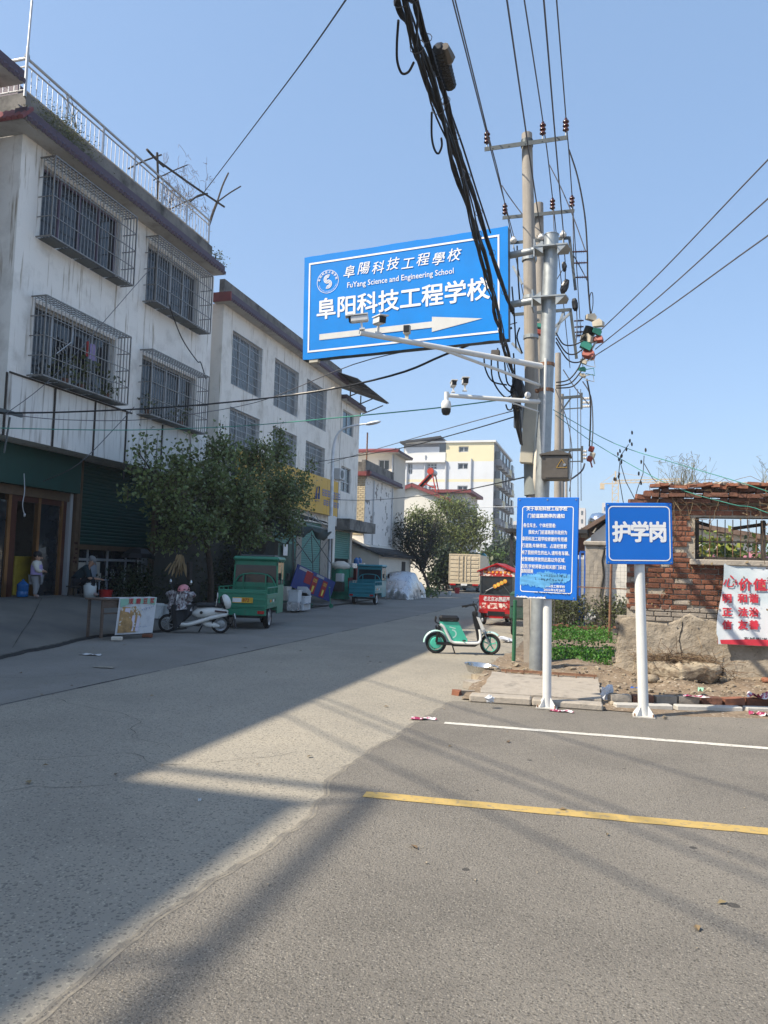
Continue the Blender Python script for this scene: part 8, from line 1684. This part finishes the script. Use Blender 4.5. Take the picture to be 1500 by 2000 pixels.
for k in range(110):
    u, v = random.uniform(.07,.60), random.uniform(.07,.76)
    if any(a-.01 < u < b+.01 and v < c for a, b, c in ((.14,.30,.72),(.34,.44,.52),(.47,.57,.50))) or v > .95-.5*abs(u-.3): continue
    a = onb(u,v,.014); q.lathe([(.02,0),(.02,-.002),(0,-.006)], 7, a, 'y')
q.build('print_soybeans', 'house_cream', bn2, kind='stuff')
for k, ch in enumerate('现磨豆浆'): a = onb(.30+k*.19,.895,.016); lettering(bn2, ch, .125, 'letter_red', a, (1,0,.02), (.08,0,1), bold=0.003)
q = MB(); rq = random.Random(12)
for (u0, v0, du, dv, n_, s_) in ((.62,.66,.062,.018,6,.05), (.16,.19,.045,.0,15,.03)):
    for k in range(n_):
        for _ in range(3):
            a = Vector(onb(u0+k*du, v0+k*dv, .018)); b = a+Vector((rq.uniform(-.5,.5)*s_, 0, rq.uniform(-.5,.5)*s_)); q.bar(a+Vector((rq.uniform(-.4,.4)*s_,0,rq.uniform(-.4,.4)*s_)), b, .006, .002)
q.build('blurred_lettering', 'letter_blue', bn2, kind='stuff')
MB = PM
for k, (px, py, m, lab) in enumerate(((228,1252,'house_cream','pale stone at the foot of the table banner'),(288,1246,'brick_red','reddish brick under the right end of the table'))):
    p = G(px,py); q = MB(); q.rbox((p.x,p.y,.05), (.2,.12,.07), .01, (0,0,.3)); ship('brick', q, m, lab, 'brick')
# tarps, canopy frame and clutter between the trees
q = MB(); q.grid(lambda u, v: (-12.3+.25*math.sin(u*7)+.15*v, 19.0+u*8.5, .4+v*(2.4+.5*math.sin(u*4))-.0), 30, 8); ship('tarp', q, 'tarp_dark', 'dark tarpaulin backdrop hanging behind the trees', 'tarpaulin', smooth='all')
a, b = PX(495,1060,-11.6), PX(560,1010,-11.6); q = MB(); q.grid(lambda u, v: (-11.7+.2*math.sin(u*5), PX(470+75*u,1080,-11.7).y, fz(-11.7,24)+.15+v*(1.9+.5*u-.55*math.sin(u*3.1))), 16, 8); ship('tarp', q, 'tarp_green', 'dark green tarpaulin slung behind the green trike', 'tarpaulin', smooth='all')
p0, p1 = PX(541,1060,-10.95), PX(572,1150,-10.95); q = MB(); q.grid(lambda u, v: (-10.95+.05*math.sin(u*9+v*2), p0.y+(p1.y-p0.y)*u, .25+v*(p0.z-.25)), 10, 10); gt = ship('fabric_panel', q, 'bin_green', 'upright green fabric panel with a white notice right of the green trike', 'panel', smooth='all'); q = MB(); q.bx(-10.9,-10.885,PX(553,1075,-10.9).y,PX(561,1075,-10.9).y,PX(557,1085,-10.9).z,PX(557,1063,-10.9).z); ship('paper_notice', q, 'plate_white', 'small white notice on the green fabric panel', 'notice')
cf_ = thing('canopy_frame', 'folding market canopy frame with crossed struts and rolled green top', 'canopy frame', tuple(on(600,1150,-11))); Xc = -10.9
U = lambda px, py, X=Xc: PX(px,py,X)
for k, (a, b, r_) in enumerate(((U(572,1045),U(572,1150),.022),(U(608,1040),U(612,1130),.014),(U(648,1045),U(646,1135),.022),(U(572,1047),U(610,1100),.016),(U(610,1045),U(573,1098),.016),(U(610,1045),U(648,1103),.016),(U(648,1045),U(610,1100),.016),(U(540,1010),U(645,1035),.02),(U(595,1000),U(642,1030),.018),(U(602,997),U(602,1022),.014),(U(616,1005),U(607,1024),.012),(U(616,1005),U(630,1030),.012),(U(500,1000,-12),U(595,1000),.016))):
    q = MB(); q.tube([a,b], r_, 6); q.build('strut', 'galvanised' if k > 6 else 'dark_steel', cf_)
q = MB(); q.grid(lambda u, v: (Xc+.04+.07*math.sin(v*3.14)+.03*math.sin(u*40+v*6), U(525+u*122,1030).y, U(525+u*122,1012+24*u).z-.02-v*(.10+.36*abs(math.sin(u*9.42))**.8)+.02*math.sin(u*55)*v), 60, 10); q.build('rolled_fabric', 'tarp_green', cf_, smooth='all'); q = MB(); q.grid(lambda u, v: (Xc+.1, U(636+u*14,1030).y, U(640,1008+45*v).z+.05*u), 4, 6); q.build('loose_flap', 'bucket_white', cf_)
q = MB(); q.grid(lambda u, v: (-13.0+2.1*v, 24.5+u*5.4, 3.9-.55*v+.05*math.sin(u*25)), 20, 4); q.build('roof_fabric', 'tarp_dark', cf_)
p = on(500,1150,-11.3); wt = thing('workbench', 'dark wooden bench in the shade left of the green trike', 'bench', tuple(p)); q = MB(); q.rbox((p.x,p.y,p.z+.72), (.6,1.5,.06), .01); q.build('top', 'dark_wood', wt)
for a in (-.25,.25):
    for b in (-.65,.65): q = MB(); q.bar((p.x+a,p.y+b,p.z),(p.x+a,p.y+b,p.z+.69), .07); q.build('leg', 'dark_wood', wt)
for k, (px, m, lab) in enumerate(((318,'old_concrete','upright grey concrete slab leaning in the shade behind the corn cobs'),(342,'alu_white','pale vertical drainpipe in the shade behind the tree trunk'))):
    p = on(px,1110,-13.0); q = MB(); q.box((p.x,p.y,p.z+.9), (.06,.5,1.8), (0,R(6),.1)) if k == 0 else q.tube([p, p+Vector((0,0,3))], .05, 8); ship('slab' if k == 0 else 'drainpipe', q, m, lab, 'slab' if k == 0 else 'pipe')
# street lamp
lb_ = on(642,1135,-11.15); lp = thing('street_lamp', 'white curved-arm street lamp in front of the yellow signboard', 'street lamp', tuple(lb_)); tp = PX(655,880,-11.15); tp.y = lb_.y; he = PY(735,826,lb_.y); 
q = MB(); zt = tp.z; q.tube(smooth_path([lb_, Vector((lb_.x,lb_.y,zt-2)), Vector((lb_.x,lb_.y,zt)), Vector((lb_.x+.25,lb_.y,zt+.75)), Vector((lb_.x+.75,lb_.y,he.z-.12)), he-Vector((.45,0,.03))], 5), [.085-.05*min(1,i/24) for i in range(26)], 10); q.build('post', 'lamp_white', lp, smooth=True)
q = MB(); q.blob(tuple(he-Vector((.15,0,0))), (.36,.13,.075), 10, 0, (0,R(-10),0)); q.build('lamp_head', 'lamp_white', lp, smooth='all')
# blue board, foam boxes
MB = MB0; bp_ = PX(615,1141,-10.75); p = on(575,1135,-10.75); bd = thing('board', 'fallen blue advertising board with red posters leaning at a slant', 'signboard', (bp_.x,bp_.y,bp_.z)); yA, yB = PX(573,1112,-10.75).y, PX(656,1130,-10.75).y; hw = (yB-yA)/2; bd.rotation_euler = (R(-9), R(14), 0)
q = MB(); q.bx(-.03,.0,-hw,hw,-.42,.42); q.build('panel', 'board_back', bd)
for y in (-hw*.05, hw*.48): 
    q = MB(); q.bx(.002,.006,y-.30,y+.30,-.38,.27); q.build('poster', 'poster_red', bd); lettering(bd, '订奶宝', .15, 'sticker_yellow', (.009,y,.12), (0,1,0), (0,0,1), bold=0.002); q = MB(); q.lathe([(.09,-.12),(.1,.06),(.05,.06),(.04,-.12)], 10, (.0,y,-.2), 'x') if 0 else q.prism([(.008,y-.11,-.08),(.008,y+.11,-.08),(.008,y+.08,-.32),(.008,y-.08,-.32)], (.003,0,0)); q.build('poster_cup', 'sticker_yellow', bd)
q = MB(); q.bx(.002,.006,-hw*.55,-hw*.22,-.1,.35); q.build('poster', 'poster_red', bd); q = MB(); q.bx(.002,.005,-hw*.9,-hw*.3,.28,.38); q.bx(.002,.005,-hw*.05,hw*.35,.30,.39); q.build('torn_strip', 'alu_white', bd)
MB = PM
def fbox(px, py, X, d, rz, lab, m='foam', nm='foam_box', cat='box', lid=True):
    p = PX(px,py,X); p.z = max(p.z, fz(p.x,p.y)+d[2]/2); MBs = MB0; t = thing(nm, lab, cat, tuple(p), rz); q = MB0(); q.rbox((0,0,0), d, .012); MB0.build(q, 'body', m, t)
    if lid: q = MB0(); q.rbox((0,0,d[2]/2+.015), (d[0]+.02,d[1]+.02,.03), .008); MB0.build(q, 'lid', m, t)
    return t
bp0 = on(588,1170,-10.2); gz = bp0.z
def stack(dy, z, d, rz, lab, m='foam', nm='foam_box', lid=True, ty=0.):
    t = thing(nm, lab, 'box', (bp0.x, bp0.y+dy, gz+z+d[2]/2), rz); t.rotation_euler = (ty, 0, rz); q = MB0(); q.rbox((0,0,0), d, .012); MB0.build(q, 'body', m, t)
    if lid: q = MB0(); q.rbox((0,0,d[2]/2-.02), (d[0]+.03,d[1]+.03,.04), .008); MB0.build(q, 'lid', m, t)
    else:
        for k in range(6): q = MB0(); q.box((d[0]/2+.005,(k-2.5)*d[1]/6.5,0), (.015,.03,d[2]*.8)); MB0.build(q, 'rib', m, t)
stack(0, 0, (.45,.78,.24), .05, 'lowest white foam box of the stack'); stack(.12, .24, (.42,.76,.24), .12, 'white foam box in the middle of the stack'); stack(.25, .50, (.35,.80,.22), .2, 'grey ribbed foam crate tilted on top of the stack', 'alu_white', 'foam_crate', False, R(-13))
stack(-.55, .30, (.35,.42,.40), .1, 'white foam box standing upright at the left of the stack'); stack(-.58, 0, (.40,.62,.30), .2, 'grey plastic crate at the left foot of the foam boxes', 'cover_silver', 'plastic_crate', False); fbox(557,1160,-10.75,(.3,.4,.45),.0,'tan carton beside the green fabric panel','house_cream','carton')
p = G(594,1178); q = MB(); p = PX(595,1172,-10.05); p.z = fz(p.x,p.y)+.1; q.blob(tuple(p), (.25,.38,.16), 8, .14, flat=.14); ship('plastic_bag', q, 'plastic_white', 'clear plastic bag lying in front of the foam boxes', 'bag', smooth='all')
# kick scooter
p = G(645,1189); ks = thing('kick_scooter', 'small green kick scooter standing at the road edge', 'kick scooter', (p.x,p.y,.02), R(100)); 
def ml(nm, m, fn): q = MB0(); fn(q); return MB0.build(q, nm, m, ks, smooth=True)
ml('deck', 'rubber', lambda q: q.rbox((0,.4,.09), (.11,.65,.025), .008)); ml('steering_post', 'trike_green', lambda q: (q.tube([(0,-.0,.1),(0,.06,.78)], .018, 8), q.tube([(-.2,.06,.78),(.2,.06,.78)], .014, 6)))
for y in (-.03,.75): ml('wheel', 'trike_green', lambda q: q.lathe([(0,-.018),(.075,-.018),(.085,0),(.075,.018),(0,.018)], 14, (0,y,.085), 'x'))
# clutter right of the lamp: tarped bin, crates, bottles
p = on(664,1130,-11.4); q = MB(); q.grid(lambda u, v: (p.x+.42*math.cos(u*6.283)*(1-.2*v)+.04*math.sin(u*19), p.y+.5*math.sin(u*6.283)*(1-.2*v), p.z+1.35*v), 28, 6); t = ship('draped_stall', q, 'crate_green', 'rolled-up stall draped in green netting right of the lamp', 'stall', smooth='all'); q = MB(); q.blob((p.x,p.y,p.z+1.45), (.42,.5,.22), 8, .12); ship('stall_cover', q, 'house_cream', 'crumpled pale cover on top of the draped stall', 'cover', smooth='all')
for px, py, d, m, lab, nm in ((679,1118,(.4,.5,.45),'crate_green','green crate stacked left of the turquoise trike','crate'),(676,1138,(.45,.5,.45),'crate_red','dark red crate under the green crate','crate'),(694,1120,(.4,.6,.6),'crate_red','dark red carton beside the green crate','carton'),(674,1155,(.4,.45,.35),'bin_green','dark mesh crate on the pavement by the turquoise trike','crate'),(664,1128,(.3,.3,.35),'bucket_white','white plastic jug right of the lamp','jug'),(662,1146,(.4,.45,.4),'dark_wood','dark bundle under the white jug','bundle'),(686,1105,(.35,.6,.22),'cover_silver','pale carton on top of the crates','carton'),(706,1104,(.3,.7,.2),'house_cream','cream carton behind the turquoise trike cab','carton')):
    fbox(px,py,-11.2,d,random.uniform(-.2,.2),lab,m,nm,nm,False)
for k, (px, lab) in enumerate(((696,'blue water bottle on the crates, left of two'),(702,'blue water bottle on the crates, right of two'))):
    p = PX(px,1097,-11.3); q = MB(); q.lathe([(.12,-.2),(.13,-.18),(.13,.1),(.05,.17),(.03,.2),(0,.2)], 14, tuple(p)); ship('water_bottle', q, 'bottle_blue', lab, 'bottle', smooth=True)
for px, py, Yd, m, lab, s_ in ((878,1152,48,'bucket_white','small white pot by the kerb beyond the covered car',.25),(893,1148,52,'basin_red','red object under the trees beside the truck',.4)):
    p = PY(px,py,Yd); q = MB(); q.lathe([(s_*.35,0),(s_*.5,s_),(s_*.4,s_),(0,s_*.9)], 12, (p.x,p.y,0)); ship('pot', q, m, lab, 'pot')
# ================================================================== SMALL THINGS, ROAD AND RIGHT SIDE
p = G(938,1316,.05); q = MB(); q.lathe([(.13,.02),(.20,.04),(.235,.13),(.26,.145),(.26,.155),(.235,.15),(.19,.06),(0,.05)], 28, (p.x,p.y,.03)); q.xf(Matrix.Translation((p.x,p.y,0)) @ Matrix.Rotation(R(5),4,'Y') @ Matrix.Translation((-p.x,-p.y,0))); ship('steel_basin', q, 'basin_steel', 'dented steel wash basin resting on rubble at the road corner', 'basin', smooth=True)
for k, (px, py, m, d, lab) in enumerate(((893,1353,'brick_orange',(.10,.09,.06),'orange broken brick at the left tip of the kerb'),(912,1352,'brick_grey',(.2,.1,.05),'grey brick beside the broken orange brick'),(925,1340,'old_concrete',(.22,.16,.09),'flat concrete chunk below the steel basin'),(938,1330,'rubble',(.2,.15,.12),'pale rubble chunk propping the steel basin'))):
    p = G(px,py,.03); q = MB(); q.box((p.x,p.y,d[2]/2+.005), d, (R(random.uniform(-6,6)),R(random.uniform(-6,6)),random.uniform(-.5,.5)), .012); ship('rubble_block', q, m, lab, 'rubble')
def litter(px, py, l_, w_, m, lab, rz=0., z=0., nm='wrapper', h=.02, cat='litter'):
    p = G(px,py,z); rr_ = random.Random(px); q = MB0(); q.grid(lambda u, v: ((u-.5)*l_*(1+.1*math.sin(v*5)), (v-.5)*w_*(1-.2*abs(u-.5))+.01*math.sin(u*11), .012+h*(.5+.5*math.sin(u*9+v*4+px))*rr_.uniform(.3,1)), 12, 6); return ship(nm, q, m, lab, cat, None, 'all', (p.x,p.y,z), rz)
litter(826,1406,.26,.10,'litter_red','flattened pink and white packet on the road by the asphalt edge',.35); litter(1096,1391,.26,.10,'litter_red','torn red and white packet at the foot of the white post',.02); litter(1362,1363,.30,.10,'litter_red','purple-red snack packet on the brick edging',-.1,.14); litter(1488,1366,.30,.14,'litter_red','crumpled dark red packet at the right edge above the kerb',-.3,.14,h=.09); litter(1482,1399,.20,.12,'litter_red','red and white wrapper on the asphalt at the right edge',-.2,0,h=.05); litter(1242,1346,.13,.05,'paint_blue','small blue wrapper on the soil left of the guard-post sign post',.1,.12); litter(1368,1352,.06,.09,'banner_green','pale green card stuck in the soil below the slab',.1,.13,h=.06); litter(178,1280,.36,.14,'plate_white','white paper sheet lying flat on the road at the left',.1)
litter(204,1304,.3,.16,'concrete_road','pale dried patch on the road below the paper',.1,h=.0); litter(390,1567,.02,.02,'plate_white','tiny white scrap on the shaded concrete'); litter(1260,1397,.05,.05,'plate_white','pale scrap beside the sign post base',.3) if 0 else None
for px, py, z, s_, m, lab in ((957,1369,.09,(.055,.04,.04),'plastic_white','crumpled white tissue on the apron kerb'),(1184,1372,.02,(.07,.06,.14),'plastic_white','white plastic bag slumped at the right end of the apron'),(1153,1212,.4,(.16,.1,.2),'plate_white','white bag caught in the garden shrubs'),(990,1252,.03,(.18,.14,.05),'plastic_white','flattened clear plastic bag by the green fence post'),(1298,1402,.02,(.03,.02,.015),'rubble','small pale stone on the asphalt by the post shadow')):
    p = G(px,py,z) if py > 1300 or px < 1000 else PY(px,py,22.2); q = MB(); q.blob((p.x,p.y,p.z+s_[2]*.6), s_, 6, .34, (0,R(12),.4)); q.v = [(x_+random.gauss(0,s_[0]*.07), y_, max(z_, .012)) for x_, y_, z_ in q.v]; ship('plastic_bag' if m != 'rubble' else 'stone', q, m, lab, 'litter' if m != 'rubble' else 'stone')
for k in range(16):
    p = G(random.uniform(985,1030), random.uniform(1290,1325), .1); q = MB() if k == 0 else q; q.box((p.x,p.y,.1), (random.uniform(.05,.16),random.uniform(.04,.1),.03), (random.uniform(-.5,.5),random.uniform(-.5,.5),random.random()*3), .01)
o = q.build('rubbish_heap', 'leaf_dry'); tag(o, 'small heap of rubbish at the foot of the green fence post', 'rubbish', kind='stuff')
g_ = [grass_tuft('weed_tuft', (x,y,.1), 26, .14, 'leaf_bright', lab, .06, .003, False) for x, y, lab in ((-.95,12.2,'small green weed tuft at the base of the nearest pole'),)]

# ================================================================== AIR
hz_ = MB0(); hz_.bx(-300, 300, -120, 480, -2.3, 48); hm_ = bpy.data.materials.new('haze'); hm_.use_nodes = True; t_ = hm_.node_tree; t_.nodes.remove(t_.nodes['Principled BSDF'])
pv = t_.nodes.new('ShaderNodeVolumePrincipled'); pv.inputs['Color'].default_value = (.86, .91, 1, 1); pv.inputs['Density'].default_value = .0008; pv.inputs['Anisotropy'].default_value = .2
t_.links.new(pv.outputs[0], t_.nodes['Material Output'].inputs['Volume']); M['haze'] = hm_
hz_.build('haze', 'haze', kind='stuff')
